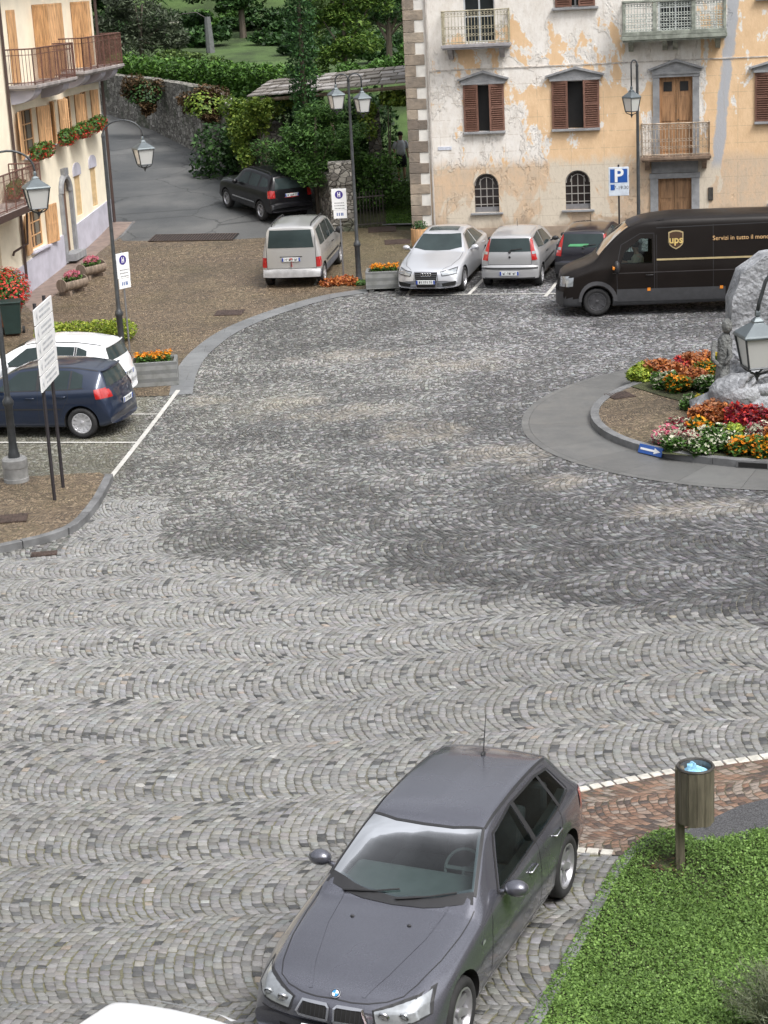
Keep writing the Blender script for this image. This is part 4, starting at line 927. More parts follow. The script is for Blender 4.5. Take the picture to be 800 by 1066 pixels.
            for hpoly in holes:
                ym = s.side((hpoly[0][0]+hpoly[-1][0])/2, (hpoly[0][1]+hpoly[-1][1])/2)
                c3 = MB().mat(1).prism_xz(hpoly, -1.3, 1.3).build('cutter', [mat, m_arch], recalc=True); c3.data.polygons.foreach_set('material_index', [1]*len(c3.data.polygons)); cuts.append(c3)
            for quad, dn in ((wscut, 1), (rscut, -1)):
                if not quad: continue
                P = [Vector(s.pt('top', a, b, 0)) for a, b in quad]; nrm = (P[1]-P[0]).cross(P[-1]-P[0]).normalized()
                if nrm.z < 0: nrm = -nrm
                n_ = len(P); V = [p+nrm*.12 for p in P]+[p-nrm*.2 for p in P]
                c4 = MB().add(V, [tuple(range(n_)), tuple(range(n_, 2*n_))[::-1]]+[(i, n_+i, n_+(i+1)%n_, (i+1)%n_) for i in range(n_)]).build('cutter', [mat, m_arch], recalc=True)
                c4.data.polygons.foreach_set('material_index', [1]*len(c4.data.polygons)); cuts.append(c4)
        for c_ in cuts:
            md = body.modifiers.new('b', 'BOOLEAN'); md.operation = 'DIFFERENCE'; md.object = c_; md.solver = 'EXACT'; md.use_self = s.S.get('self', False); md.use_hole_tolerant = s.S.get('tol', False)
        dg = bpy.context.evaluated_depsgraph_get(); dg.update(); me = bpy.data.meshes.new_from_object(body.evaluated_get(dg)); body.modifiers.clear(); old = body.data; body.data = me
        for c_ in cuts: bpy.data.objects.remove(c_, do_unlink=True)
        me.polygons.foreach_set('use_smooth', [True]*len(me.polygons)); me.set_sharp_from_angle(angle=math.radians(32)); s.body = body
        return body
    def wheels(s): return [(x, s.S['wr'], s.W-s.S.get('inset', .115)) for x in s.S['ax']]
    def add_wheels(s, spokes=10, style='spoke', rim_mat=None, rimr=.68):
        r = s.S['wr']; tw = s.S.get('tw', .2)
        root = bpy.data.objects.new('wheel', None); root.empty_display_size = .1; COL.objects.link(root)
        # built with axis along +y (outside = +y)
        RX = Matrix.Rotation(-math.pi/2, 4, 'X'); rr = r*rimr; h = tw/2
        prof = [(rr, -h*.9), (r-.03, -h), (r-.008, -h*.8), (r, -h*.55), (r, h*.55), (r-.008, h*.8), (r-.03, h), (r-.06, h*1.02), (rr+.004, h*.92), (rr-.012, h*.8), (rr-.02, -h*.5)]
        tyre = MB().lathe(prof, 32, RX, cap=False).build('tyre', m_rubber, root, smooth='all')
        rm = MB(); rim_mat = rim_mat or m_alloy
        rm.lathe([(rr-.003, h*.9), (rr-.02, h*.93), (rr-.035, h*.75), (rr-.04, h*.1), (rr-.04, -h*.3)], 32, RX, cap=False)
        yo = h*.66
        if style == 'spoke':
            for k in range(spokes):
                a = 2*math.pi*k/spokes; R_ = Matrix.Rotation(a, 4, 'Y'); w0, w1 = (.026, .02) if spokes > 8 else (.042, .03)
                rm.add([R_@Vector(p) for p in ((.03, yo-.03, -w0), (rr-.03, yo, -w1), (rr-.03, yo, w1), (.03, yo-.03, w0), (.03, yo-.06, -w0), (rr-.03, yo-.04, -w1), (rr-.03, yo-.04, w1), (.03, yo-.06, w0))], [(0,1,2,3), (0,4,5,1), (2,6,7,3), (1,5,6,2)])
        else:                                   # steel wheel / trim disc
            rm.lathe([(rr-.03, yo+.005), (rr*.72, yo+.012), (rr*.6, yo-.02), (rr*.3, yo-.012), (.05, yo+.01)], 28, RX)
            for k in range(spokes):
                a = 2*math.pi*k/spokes; R_ = Matrix.Rotation(a, 4, 'Y')
                rm.add([R_@Vector(p) for p in ((rr*.45, yo-.012+.018, -.012), (rr*.92, yo+.028, -.03), (rr*.92, yo+.028, .03), (rr*.45, yo+.006, .012))], [(0, 1, 2, 3)])
        rm.lathe([(.045, yo-.04), (.05, yo), (.035, yo+.012), (.0, yo+.013)], 14, RX, cap=False)
        rim = rm.build('rim', rim_mat, root, smooth=True)
        MB().lathe([(rr-.03, yo-.075), (.02, yo-.08)], 24, RX).build('brake_disc', M('brake_dark', (.05, .048, .046), .5, .4), root)
        ws = []
        for i, (x, rr_, y0) in enumerate(s.wheels()):
            for sg in (1, -1):
                c_ = copy_tree(root, s.root); c_.location = (x, sg*y0, r); c_.rotation_euler = (0, random.uniform(0, 1), 0 if sg > 0 else math.pi); ws.append(c_)
        for ch in [q for q in bpy.data.objects if q.parent == root]: bpy.data.objects.remove(ch)
        bpy.data.objects.remove(root); return ws
    def mirrors(s, x, z, mat, size=(.13, .2, .13), out=.12):
        for sg in (1, -1):
            y = s.side(x, z); mb = MB(); a, b, c = size
            mb.ellip((0, b*.5+out*.45, .02), (a*.5, b*.5, c*.5), 12, 8); mb.tube([(0, -.02, -.05), (0, out*.7, -.02)], [.03, .022], 6)
            for i, v in enumerate(mb.v): mb.v[i] = (v[0]-.02*0, v[1]*sg, v[2])
            o = mb.build('wing_mirror', mat, s.root, smooth='all', recalc=True); o.location = (x, y*sg, z)
    def handle(s, x, z, mat, sgns=(1, -1), par=None):
        for sg in sgns:
            y = s.side(x, z); mb = MB(); mb.tube([(-.09, 0, 0), (-.075, .03, 0), (.075, .03, 0), (.09, 0, 0)], .012, 6)
            mb.v = [(v[0], v[1]*sg, v[2]) for v in mb.v]; o = mb.build('door_handle', mat, s.root, smooth='all', recalc=True); o.location = (x, y*sg, z)
    def plate(s, kind, y, z, w=.52, h=.11, e=.02, tilt=0):
        p = s.pt('front' if kind == 'front' else 'rear', y, z, e); sg = -1 if kind == 'front' else 1
        mb = MB().box(-.008, .008, -w/2, w/2, -h/2, h/2); o = mb.build('number_plate', m_plate, s.root, bevel=.003); o.location = p; o.rotation_euler.y = tilt
        for a in (-1, 1): MB().box(.0085*sg-.001, .0085*sg+.001, a*w/2-.022-a*.022, a*w/2+.022-a*.022, -h/2+.004, h/2-.004).build('plate_band', m_plateblue, o)
        rs_ = random.Random(int(w*1000)+len(s.root.name)); t = MB(); xx = -w*.34
        for k in range(7):
            if k in (2, 5): xx += .02
            u = MB(); t.box(.0085*sg-.0012, .0085*sg+.0012, xx, xx+.012, -h*.3, h*.3); t.box(.0085*sg-.0012, .0085*sg+.0012, xx+.0125, xx+.034, rs_.choice((-h*.3, h*.18)), rs_.choice((-.02, .0))+h*.28); xx += w*.092
        t.build('plate_characters', m_platetxt, o)
    def place(s, pr, pf, side, toe=None):
        """pr, pf: ground points under the outer tyres of the rear and the front wheel of one side; side +1: that side is local +y"""
        pr = Vector(pr); pf = Vector(pf); mid = (pr+pf)/2; d = (pf-pr); d.z = 0; d.normalize()          # heading of the front
        xl = -d; yl = Vector((0, 0, 1)).cross(xl)        # local x to the rear
        c = mid+yl*side*(s.W-.03); xc = sum(s.S['ax'])/2
        hz1 = hg((c+d*1.3).y); hz0 = hg((c-d*1.3).y); xa = (xl*2.6+Vector((0, 0, hz0-hz1))).normalized(); za = xa.cross(yl).normalized()
        zc = (hz1+hz0)/2; o = Vector((c.x, c.y, zc+.004))-xa*xc
        s.root.matrix_world = Matrix(((xa.x, yl.x, za.x, o.x), (xa.y, yl.y, za.y, o.y), (xa.z, yl.z, za.z, o.z), (0, 0, 0, 1)))
    def common(s, sw, ww, rw, glass, door_lines=(), sgns=(1, -1), ribbons=True):
        for lo, up in sw: s.patch('side_window', 'side', lo, up, glass, n=14, m=6, sgns=sgns)
        if ww: s.patch('windscreen', 'top', ww[0], ww[1], glass, n=16, m=10)
        if rw: s.patch('rear_window', 'rear', rw[0], rw[1], glass, n=14, m=8)
        for l in door_lines: s.line('door_seam', 'side', l, sgns=sgns)

def disc_badge(c, kind, y, z, r, mats, e=.012, tilt=0.):
    pass
# --- 1. the dark grey hatchback in front
m_bm = paint('dark_violet_grey_paint', (.115, .117, .14), .6, .22, drops=1)
S1 = dict(L=4.23, W=.875, wr=.316, ax=(.76, 3.42), N=110, bf=.22, br=.2,
  top=[(0,.52),(.02,.60),(.05,.66),(.12,.715),(.3,.775),(.7,.85),(1.05,.905),(1.26,.94),(1.38,1.0),(1.65,1.155),(1.98,1.325),(2.15,1.38),(2.4,1.41),(2.8,1.42),(3.2,1.40),(3.6,1.355),(3.8,1.30),(3.92,1.17),(4.03,1.01),(4.1,.93),(4.16,.78),(4.2,.66),(4.23,.56)],
  belt=[(0,.42),(.2,.60),(.6,.735),(1.2,.84),(1.6,.885),(2.4,.925),(3.4,.965),(4.0,.96),(4.23,.5)],
  w=[(0,.81),(.2,.845),(.76,.868),(1.4,.868),(2.2,.872),(3.3,.875),(3.8,.86),(4.23,.80)],
  yr=[(0,.68),(.3,.71),(1.0,.735),(1.26,.74),(1.55,.70),(2.08,.59),(2.6,.57),(3.3,.56),(3.75,.55),(4.05,.62),(4.23,.68)],
  drop=[(0,.03),(1.0,.045),(1.5,.05),(2.2,.055),(4.23,.05)])
c1 = Car('parked_hatchback', 'dark violet-grey hatchback parked in the foreground beside the lawn', 'car', S1)
sw1 = [([(1.78,.935),(2.62,.972)], [(2.16,1.265),(2.62,1.318)]), ([(2.70,.975),(3.30,1.0)], [(2.70,1.322),(3.28,1.295)]), ([(3.36,1.004),(3.62,1.03)], [(3.36,1.288),(3.56,1.245)])]
ww1 = ([(1.50,-.675),(1.36,-.35),(1.32,0),(1.36,.35),(1.50,.675)], [(2.08,-.53),(2.02,-.28),(2.005,0),(2.02,.28),(2.08,.53)])
c1.build_body(m_bm, holes=[[(1.79,.94),(2.62,.977),(2.62,1.313),(2.16,1.26)], [(2.70,.98),(3.62,1.035),(3.56,1.24),(3.28,1.29),(2.70,1.317)]],
  wscut=[(1.52,-.65),(1.38,-.35),(1.34,0),(1.38,.35),(1.52,.65),(2.06,.51),(1.995,.28),(1.985,0),(1.995,-.28),(2.06,-.51)], cabin=(1.2, 3.75, .42, .05))
c1.common(sw1, ww1, ([(-.58,1.03),(.58,1.03)], [(-.5,1.27),(.5,1.27)]), m_clear, [[(1.42,.36),(1.45,.7),(1.52,.88)], [(2.66,.34),(2.66,.97)], [(3.3,.98),(3.28,.8),(3.1,.56),(3.02,.36)], [(1.2,.30),(2.9,.31)]])
c1.line('window_pillar', 'side', [(2.66,.96),(2.66,1.32)], w=.07, e=.008, sgns=(1, -1)); c1.line('window_pillar', 'side', [(3.33,.99),(3.32,1.29)], w=.05, e=.008, sgns=(1, -1))
c1.line('window_trim', 'side', [(1.74,.925),(2.6,.962),(3.3,.992),(3.66,1.02)], w=.016, e=.006, sgns=(1, -1)); c1.line('window_trim', 'side', [(1.72,.92),(2.13,1.275),(2.62,1.33),(3.28,1.305),(3.6,1.25),(3.68,1.03)], w=.018, e=.005, sgns=(1, -1))
c1.patch('cowl', 'top', [(1.40,-.71),(1.27,-.35),(1.24,0),(1.27,.35),(1.40,.71)], [(1.50,-.675),(1.36,-.35),(1.32,0),(1.36,.35),(1.50,.675)], m_trim, e=.006)
c1.line('windscreen_trim', 'top', [(1.47,.70),(1.75,.63),(2.09,.545),(2.02,.28),(2.005,0),(2.02,-.28),(2.09,-.545),(1.75,-.63),(1.47,-.70)], w=.028, e=.007)
c1.line('roof_trim', 'top', [(2.1,.555),(2.8,.55),(3.3,.54),(3.72,.53)], w=.022, e=.006, sgns=(1, -1))
c1.line('bonnet_seam', 'top', [(1.36,.735),(1.05,.73),(.7,.695),(.35,.62),(.2,.56)], w=.009, sgns=(1, -1)); c1.line('bonnet_seam', 'top', [(.2,.56),(.13,.45),(.095,.3),(.085,.16),(.09,0),(.085,-.16),(.095,-.3),(.13,-.45),(.2,-.56)], w=.009)
c1.line('bonnet_crease', 'top', [(1.34,.50),(.9,.46),(.4,.34),(.14,.24)], mat=m_bm, w=.03, e=.004, sgns=(1, -1))
for y in (.27, -.27): MB().ellip(c1.pt('top', 1.02, y, .006), (.014, .02, .01)).build('washer_jet', m_trim, c1.root)
# headlamps, kidney grille, bumper intake
hl = c1.patch('headlight', 'front', [(.40,.565),(.60,.57),(.78,.60)], [(.37,.66),(.58,.71),(.74,.735)], m_lampw, n=14, m=6, e=.008, sgns=(1, -1))
for o, sg in zip(hl, (1, -1)):
    for yy, rr_ in ((.46, .052), (.62, .045)):
        p = Vector(c1.pt('front', yy*sg, .632, .012)); T = Matrix.Translation(p)@Matrix.Rotation(-math.pi/2-.35, 4, 'Y'); MB().lathe([(rr_, 0), (rr_*.9, .012), (rr_*.6, -.005), (rr_*.55, .012), (0.001, .022)], 18, T, cap=False).build('lamp_reflector', m_chrome if yy < .5 else m_lampw, o, smooth=True)
    c1.line('lamp_edge', 'front', [(.39,.56),(.60,.565),(.79,.60),(.75,.74),(.58,.717),(.36,.665),(.39,.56)], w=.018, e=.009, sgns=(sg,), parent=o)
for sg in (1, -1):
    g = c1.patch('kidney_grille', 'front', [(.03,.545),(.30,.55)], [(.035,.655),(.25,.66)], m_arch, n=8, m=4, e=.01, sgns=(sg,))[0]
    c1.line('grille_surround', 'front', [(.03,.54),(.29,.545),(.32,.565),(.27,.662),(.05,.662),(.025,.64),(.03,.54)], mat=m_chrome, w=.02, e=.016, sgns=(sg,), parent=g)
    for k in range(6):
        yy = .06+.04*k; c1.line('grille_bar', 'front', [(yy,.552),(yy,.652)], mat=m_trim, w=.008, e=.018, sgns=(sg,), parent=g)
c1.patch('lower_intake', 'front', [(-.5,.27),(.5,.27)], [(-.5,.42),(.5,.42)], m_arch, e=.006)
c1.line('bumper_crease', 'front', [(-.7,.5),(0,.475),(.7,.5)], w=.01)
c1.plate('front', 0, .43)
# round badge: white and blue quarters in a dark ring
def roundel(c, x):
    p = Vector(c.pt('top', x, 0, .008)); q = Vector(c.pt('top', x-.05, 0, .008)); d = (q-p).normalized(); up = Vector((0, 1, 0)).cross(-d); up = up if up.z > 0 else -up; sd = up.cross(d)
    R_ = Matrix(((d.x, sd.x, up.x, p.x), (d.y, sd.y, up.y, p.y), (d.z, sd.z, up.z, p.z), (0, 0, 0, 1)))
    o = MB().lathe([(.043, 0), (.043, .004), (.04, .006), (0.0005, .006)], 28, R_).build('badge', M('badge_dark', (.05, .05, .06), .3), c.root)
    for k in range(4):
        a = [k*math.pi/2+i*math.pi/12 for i in range(7)]; MB().prism([(0, 0)]+[(.029*math.cos(t), .029*math.sin(t)) for t in a], .0065, .0085, R_).build('badge_quarter', m_signw if k % 2 else M('badge_blue', (.05, .3, .65), .3), o)
    MB().tube([R_@Vector((.041*math.cos(t), .041*math.sin(t), .006)) for t in [math.pi*2*i/24 for i in range(25)]], .0025, 5).build('badge_ring', m_chrome, o)
roundel(c1, .125)
# wipers, mirror, antenna, handles, lamps
for sg, pts in ((1, [(1.29,-.02),(1.36,-.32),(1.46,-.6)]), (1, [(1.31,.5),(1.33,.2),(1.39,-.08)])):
    P = []
    for i in range(len(pts)-1):
        for k in range(5): t_ = k/5; a = pts[i][0]*(1-t_)+pts[i+1][0]*t_; b = pts[i][1]*(1-t_)+pts[i+1][1]*t_; P.append(c1.pt('top', a, b, .022))
    MB().tube(P, [.012]*4+[.008]*(len(P)-4), 6).build('wiper', m_trim, c1.root)
c1.mirrors(1.78, .95, m_bm, (.17, .23, .15), .12)
MB().tube([c1.pt('top', 3.45, 0, 0), tuple(Vector(c1.pt('top', 3.45, 0, 0))+Vector((.1, 0, .38)))], [.007, .003], 6).ellip(c1.pt('top', 3.45, 0, .01), (.04, .022, .02)).build('aerial', m_trim, c1.root)
c1.handle(2.45, .80, m_chrome); c1.handle(3.12, .835, m_chrome)
c1.patch('tail_light', 'side', [(3.93,.72),(4.1,.74)], [(3.9,.93),(4.05,.94)], m_lampred, e=.008, sgns=(1, -1)); c1.patch('side_repeater', 'side', [(1.22,.70),(1.28,.705)], [(1.22,.73),(1.28,.735)], m_lampw, e=.006, n=2, m=1, sgns=(1, -1))
WH1 = c1.add_wheels(7, 'spoke', rimr=.72)
# cabin
int_d = M('seat_fabric_dark', (.035, .035, .04), .8, var=.2, scale=20); int_g = M('dash_grey', (.10, .11, .115), .6, var=.1)
MB().box(1.4, 1.98, -.66, .66, .72, .92).box(1.28, 1.5, -.60, .60, .84, .93).build('dashboard', int_g, c1.root, bevel=.05)
def seat(par, x, y):
    mb = MB().box(x, x+.48, y-.24, y+.24, .45, .62); T = Matrix.Translation((x+.5, y, .6))@Matrix.Rotation(math.radians(18), 4, 'Y'); mb.box(-.06, .08, -.23, .23, 0, .56, T); mb.box(-.04, .06, -.12, .12, .6, .76, T); return mb.build('seat', int_d, par, bevel=.04)
seat(c1.root, 2.3, .37); seat(c1.root, 2.3, -.37)
MB().box(3.15, 3.5, -.6, .6, .5, .64).box(3.5, 3.62, -.6, .6, .6, 1.1).build('rear_bench', int_d, c1.root, bevel=.04)
T = Matrix.Translation((2.02, -.37, .93))@Matrix.Rotation(math.radians(-62), 4, 'Y')
sw_ = MB().tube([T@Vector((.185*math.cos(t), .185*math.sin(t), 0)) for t in [math.pi*2*i/24 for i in range(25)]], .015, 8); sw_.tube([T@Vector((0, -.18, 0)), T@Vector((0, .18, 0))], .022, 6); sw_.tube([T@Vector((0, 0, 0)), T@Vector((-.18, 0, 0))], .02, 6); sw_.tube([T@Vector((0, 0, .0)), T@Vector((0, 0, -.2))], .03, 6); sw_.build('steering_wheel', int_g, c1.root)
MB().box(2.02, 2.06, -.1, .1, 1.2, 1.27).build('rear_view_mirror', m_trim, c1.root, bevel=.015)
c1.place(G(594, 928), G(479, 1096), 1)
_sx = 1.055; c1.root.matrix_world = c1.root.matrix_world@Matrix.Translation((2.1, 0, 0))@Matrix.Diagonal((_sx, 1, 1, 1))@Matrix.Translation((-2.1, 0, 0))
for _w in WH1: _w.rotation_euler = (0, 0, _w.rotation_euler.z); _w.scale = (1/_sx, 1, 1)
def text_mesh(txt, size, depth, mat, par, M_, name='lettering', align='CENTER', bold=0):
    cu = bpy.data.curves.new(name, 'FONT'); cu.body = txt; cu.size = size; cu.extrude = depth; cu.align_x = align; cu.align_y = 'CENTER'; cu.offset = bold; cu.resolution_u = 3
    o = bpy.data.objects.new(name, cu); COL.objects.link(o); dg = bpy.context.evaluated_depsgraph_get(); dg.update()
    me = bpy.data.meshes.new_from_object(o.evaluated_get(dg)); bpy.data.objects.remove(o); me.transform(M_); me.materials.clear(); me.materials.append(mat)
    q = bpy.data.objects.new(name, me); COL.objects.link(q); q.parent = par; return q
def rear_common(c, zrw, plate_z, wz0, wz1, wy0, wy1, glass=None):
    pass
def interp_side(c, lo, up, mat, **k): return c.patch('side_window', 'side', lo, up, mat, n=14, m=6, **k)

# --- 2. dark blue hatchback
m_navy = paint('navy_paint', (.012, .022, .05), .4, .3)
S2 = dict(L=4.2, W=.88, wr=.316, ax=(.88, 3.46), N=80, bf=.25, br=.17,
  top=[(0,.5),(.03,.62),(.12,.74),(.4,.83),(.9,.92),(1.25,.985),(1.5,1.13),(1.95,1.36),(2.2,1.435),(2.6,1.475),(3.1,1.46),(3.6,1.40),(3.85,1.345),(3.93,1.22),(4.03,1.02),(4.09,.92),(4.12,.78),(4.16,.68),(4.19,.6),(4.2,.5)],
  belt=[(0,.4),(.2,.62),(.6,.78),(1.2,.88),(1.8,.93),(3.0,.97),(3.8,1.0),(4.2,.5)],
  w=[(0,.8),(.2,.84),(.8,.87),(1.6,.878),(3.3,.88),(3.8,.86),(4.2,.80)], yr=[(0,.62),(.9,.70),(1.25,.74),(1.6,.70),(2.1,.60),(2.6,.585),(3.4,.57),(3.85,.56),(4.05,.66),(4.2,.7)], drop=[(0,.03),(1.2,.045),(2.2,.06),(4.2,.05)])
SW2 = [([(1.62,.965),(2.52,.995)], [(2.12,1.325),(2.52,1.37)]), ([(2.60,.998),(3.2,1.015)], [(2.60,1.374),(3.22,1.35)]), ([(3.26,1.018),(3.52,1.04)], [(3.28,1.347),(3.5,1.27)])]
WW2 = ([(1.45,-.66),(1.33,-.35),(1.30,0),(1.33,.35),(1.45,.66)], [(2.05,-.55),(1.98,-.3),(1.965,0),(1.98,.3),(2.05,.55)])
RW2 = ([(-.6,1.03),(.6,1.03)], [(-.5,1.29),(.5,1.29)])
def golf(c, mat, spokes, style='disc', rim=None, simple=False):
    c.build_body(mat); c.common(SW2, WW2, RW2, m_carglass, [[(1.3,.36),(1.33,.7),(1.42,.9)], [(2.56,.34),(2.56,.99)], [(3.2,1.0),(3.22,.85),(3.08,.6),(2.98,.4)]])
    c.line('window_pillar', 'side', [(2.56,.99),(2.56,1.37)], w=.07, e=.007, sgns=(1, -1)); c.line('window_pillar', 'side', [(3.24,1.02),(3.25,1.35)], w=.04, e=.007, sgns=(1, -1))
    c.line('side_rubbing_strip', 'side', [(1.35,.60),(3.05,.615)], w=.03, e=.008, sgns=(1, -1)); c.line('window_trim', 'side', [(1.58,.955),(2.6,.99),(3.2,1.006),(3.55,1.03)], w=.016, e=.006, sgns=(1, -1))
    c.line('roof_gutter', 'top', [(2.1,.57),(3.0,.56),(3.8,.53)], w=.02, e=.004, sgns=(1, -1))
    c.patch('tail_light', 'side', [(3.86,.81),(4.1,.82)], [(3.80,1.0),(4.02,1.02)], m_lampred, e=.01, sgns=(1, -1)); c.patch('tail_light', 'rear', [(.58,.82),(.80,.82)], [(.6,.98),(.76,1.0)], m_lampred, e=.012, sgns=(1, -1), n=5)
    c.patch('headlight', 'front', [(.5,.6),(.78,.62)], [(.48,.72),(.76,.76)], m_lampw, e=.008, sgns=(1, -1)); c.patch('grille', 'front', [(-.4,.6),(.4,.6)], [(-.42,.68),(.42,.68)], m_arch, e=.006)
    c.plate('rear', 0, .66); c.plate('front', 0, .42); c.mirrors(1.72, .98, mat, (.14, .2, .13), .1); c.handle(2.4, .84, mat); c.handle(3.08, .87, mat); c.add_wheels(spokes, style, rim)
    c.patch('rear_spoiler', 'rear', [(-.52,1.31),(.52,1.31)], [(-.5,1.335),(.5,1.335)], mat, e=.05, m=2)
c2 = Car('navy_hatchback', 'dark navy blue hatchback parked side-on behind the row of direction boards', 'car', S2); golf(c2, m_navy, 12, 'disc', M('wheel_trim_silver', (.5, .5, .52), .35, .4))
c2.place(G(94, 457), G(-43, 456.5), 1)
m_wh = paint('white_paint', (.72, .73, .75), .0, .3)
c3 = Car('white_hatchback', 'white hatchback parked behind the navy car, next to the stone planter', 'car', dict(S2, top=[(x, z+(.03 if 1.2 < x < 3.9 else 0)) for x, z in S2['top']])); golf(c3, m_wh, 10)
c3.place(G(98, 428), G(-32, 428), 1)
# white car at the bottom edge, only its rear roof in the photo
cw = Car('white_car', 'white car cut off by the bottom edge, left of the dark violet-grey hatchback', 'car', dict(S2)); golf(cw, m_wh, 10)
bpy.context.view_layer.update()
_m = c1.root.matrix_world.copy(); _p = Vector(cw.pt('top', 3.84, -.47, 0)); _d = ray(236, 1058); _k = (1.40-CAMH)/_d.z; _t = CO+_d*_k; _q = _m.to_3x3()@_p
_m.translation = Vector((_t.x-_q.x, _t.y-_q.y, .004)); cw.root.matrix_world = _m
# --- 3. silver saloon facing us
m_silver = paint('silver_paint', (.52, .53, .56), .45, .3); m_silver2 = paint('grey_silver_paint', (.40, .40, .41), .4, .32)
S4 = dict(L=4.7, W=.913, wr=.325, ax=(.9, 3.71), N=80, bf=.28, br=.2,
  top=[(0,.45),(.03,.6),(.12,.72),(.4,.80),(1.0,.90),(1.45,.97),(1.7,1.1),(2.1,1.29),(2.35,1.375),(2.8,1.42),(3.3,1.39),(3.7,1.28),(4.0,1.13),(4.15,1.06),(4.45,1.02),(4.6,.98),(4.65,.8),(4.69,.62),(4.7,.5)],
  belt=[(0,.4),(.2,.6),(.7,.76),(1.4,.87),(2.2,.91),(3.4,.95),(4.2,.96),(4.7,.5)], w=[(0,.82),(.3,.87),(1,.905),(3.5,.91),(4.2,.88),(4.7,.82)],
  yr=[(0,.6),(1.0,.72),(1.45,.75),(1.8,.71),(2.35,.585),(2.9,.57),(3.4,.565),(3.9,.62),(4.2,.68),(4.7,.7)], drop=[(0,.03),(1.4,.045),(2.3,.06),(4.7,.04)])
c4 = Car('silver_saloon', 'silver saloon with four rings on its grille and a sunroof, parked nose out', 'car', S4)
c4.build_body(m_silver)
c4.common([([(1.85,.955),(2.75,.975)], [(2.3,1.265),(2.75,1.32)]), ([(2.82,.978),(3.75,1.0)], [(2.82,1.322),(3.5,1.245)])], ([(1.65,-.68),(1.52,-.35),(1.49,0),(1.52,.35),(1.65,.68)], [(2.26,-.54),(2.19,-.3),(2.17,0),(2.19,.3),(2.26,.54)]), ([(-.55,1.09),(.55,1.09)], [(-.48,1.26),(.48,1.26)]), m_carglass, [[(1.55,.36),(1.57,.7),(1.65,.88)], [(2.78,.34),(2.78,.96)], [(3.72,.98),(3.6,.7),(3.3,.4)]])
c4.line('window_trim', 'side', [(1.8,.945),(2.8,.968),(3.8,.995),(3.5,1.26),(2.8,1.335),(2.28,1.285),(1.8,.95)], mat=m_chrome, w=.014, e=.006, sgns=(1, -1))
c4.patch('sunroof', 'top', [(2.42,-.42),(2.4,0),(2.42,.42)], [(2.82,-.41),(2.83,0),(2.82,.41)], m_carglass, e=.006)
hl = c4.patch('headlight', 'front', [(.46,.575),(.8,.60)], [(.40,.67),(.78,.72)], m_lampw, e=.008, sgns=(1, -1))
for sg in (1, -1): c4.line('lamp_edge', 'front', [(.44,.57),(.8,.59),(.79,.725),(.40,.68),(.44,.57)], w=.02, e=.01, sgns=(sg,), parent=hl[0 if sg > 0 else 1])
gr4 = c4.patch('grille', 'front', [(-.26,.27),(.26,.27)], [(-.32,.67),(.32,.67)], m_arch, e=.01, m=8)[0]
c4.line('grille_surround', 'front', [(-.26,.26),(.26,.26),(.33,.45),(.325,.68),(-.325,.68),(-.33,.45),(-.26,.26)], mat=m_chrome, w=.018, e=.014, parent=gr4)
for k in range(6): c4.line('grille_bar', 'front', [(-.3,.34+.055*k),(.3,.34+.055*k)], w=.01, e=.014, parent=gr4, mat=M('bar_grey', (.12, .12, .13), .4, .5))
rg = MB()
for k in range(4):
    p = Vector(c4.pt('front', -.105+.07*k, .61, .02)); rg.tube([p+Vector((-.004*(k % 2), .045*math.cos(t), .042*math.sin(t))) for t in [math.pi*2*i/20 for i in range(21)]], .008, 5)
rg.build('ring_badge', m_chrome, gr4)
c4.patch('fog_lamp_intake', 'front', [(.45,.28),(.78,.3)], [(.43,.37),(.8,.41)], m_arch, e=.008, sgns=(1, -1)); c4.plate('front', 0, .42, e=.03)
c4.patch('tail_light', 'side', [(4.3,.78),(4.5,.78)], [(4.28,.92),(4.48,.92)], m_lampred, e=.01, sgns=(1, -1)); c4.mirrors(1.95, .97, m_silver, (.14, .22, .14), .12); c4.handle(2.6, .82, m_silver); c4.handle(3.5, .85, m_silver)
c4.line('bonnet_seam', 'top', [(1.5,.74),(1.0,.74),(.4,.62),(.14,.44)], w=.01, sgns=(1, -1)); c4.add_wheels(10, 'spoke'); c4.place(G(506, 280), G(484.5, 302.5), 1)
# --- 4. silver three-door seen from behind and its dark twin
S5 = dict(L=3.84, W=.83, wr=.29, ax=(.78, 3.24), N=80, bf=.22, br=.12,
  top=[(0,.5),(.03,.62),(.12,.74),(.5,.86),(1.0,.97),(1.3,1.15),(1.7,1.37),(1.95,1.44),(2.4,1.48),(3.0,1.465),(3.4,1.43),(3.52,1.40),(3.6,1.25),(3.7,.98),(3.735,.86),(3.75,.66),(3.80,.62),(3.83,.56),(3.84,.5)],
  belt=[(0,.4),(.3,.68),(1.0,.87),(1.8,.91),(3.0,.96),(3.6,.98),(3.84,.5)], w=[(0,.75),(.3,.8),(1,.828),(3.2,.83),(3.6,.815),(3.84,.79)], yr=[(0,.6),(1.0,.7),(1.3,.68),(1.9,.59),(2.5,.58),(3.3,.57),(3.52,.57),(3.7,.68),(3.84,.7)], drop=[(0,.03),(1.2,.05),(2.2,.06),(3.84,.04)])
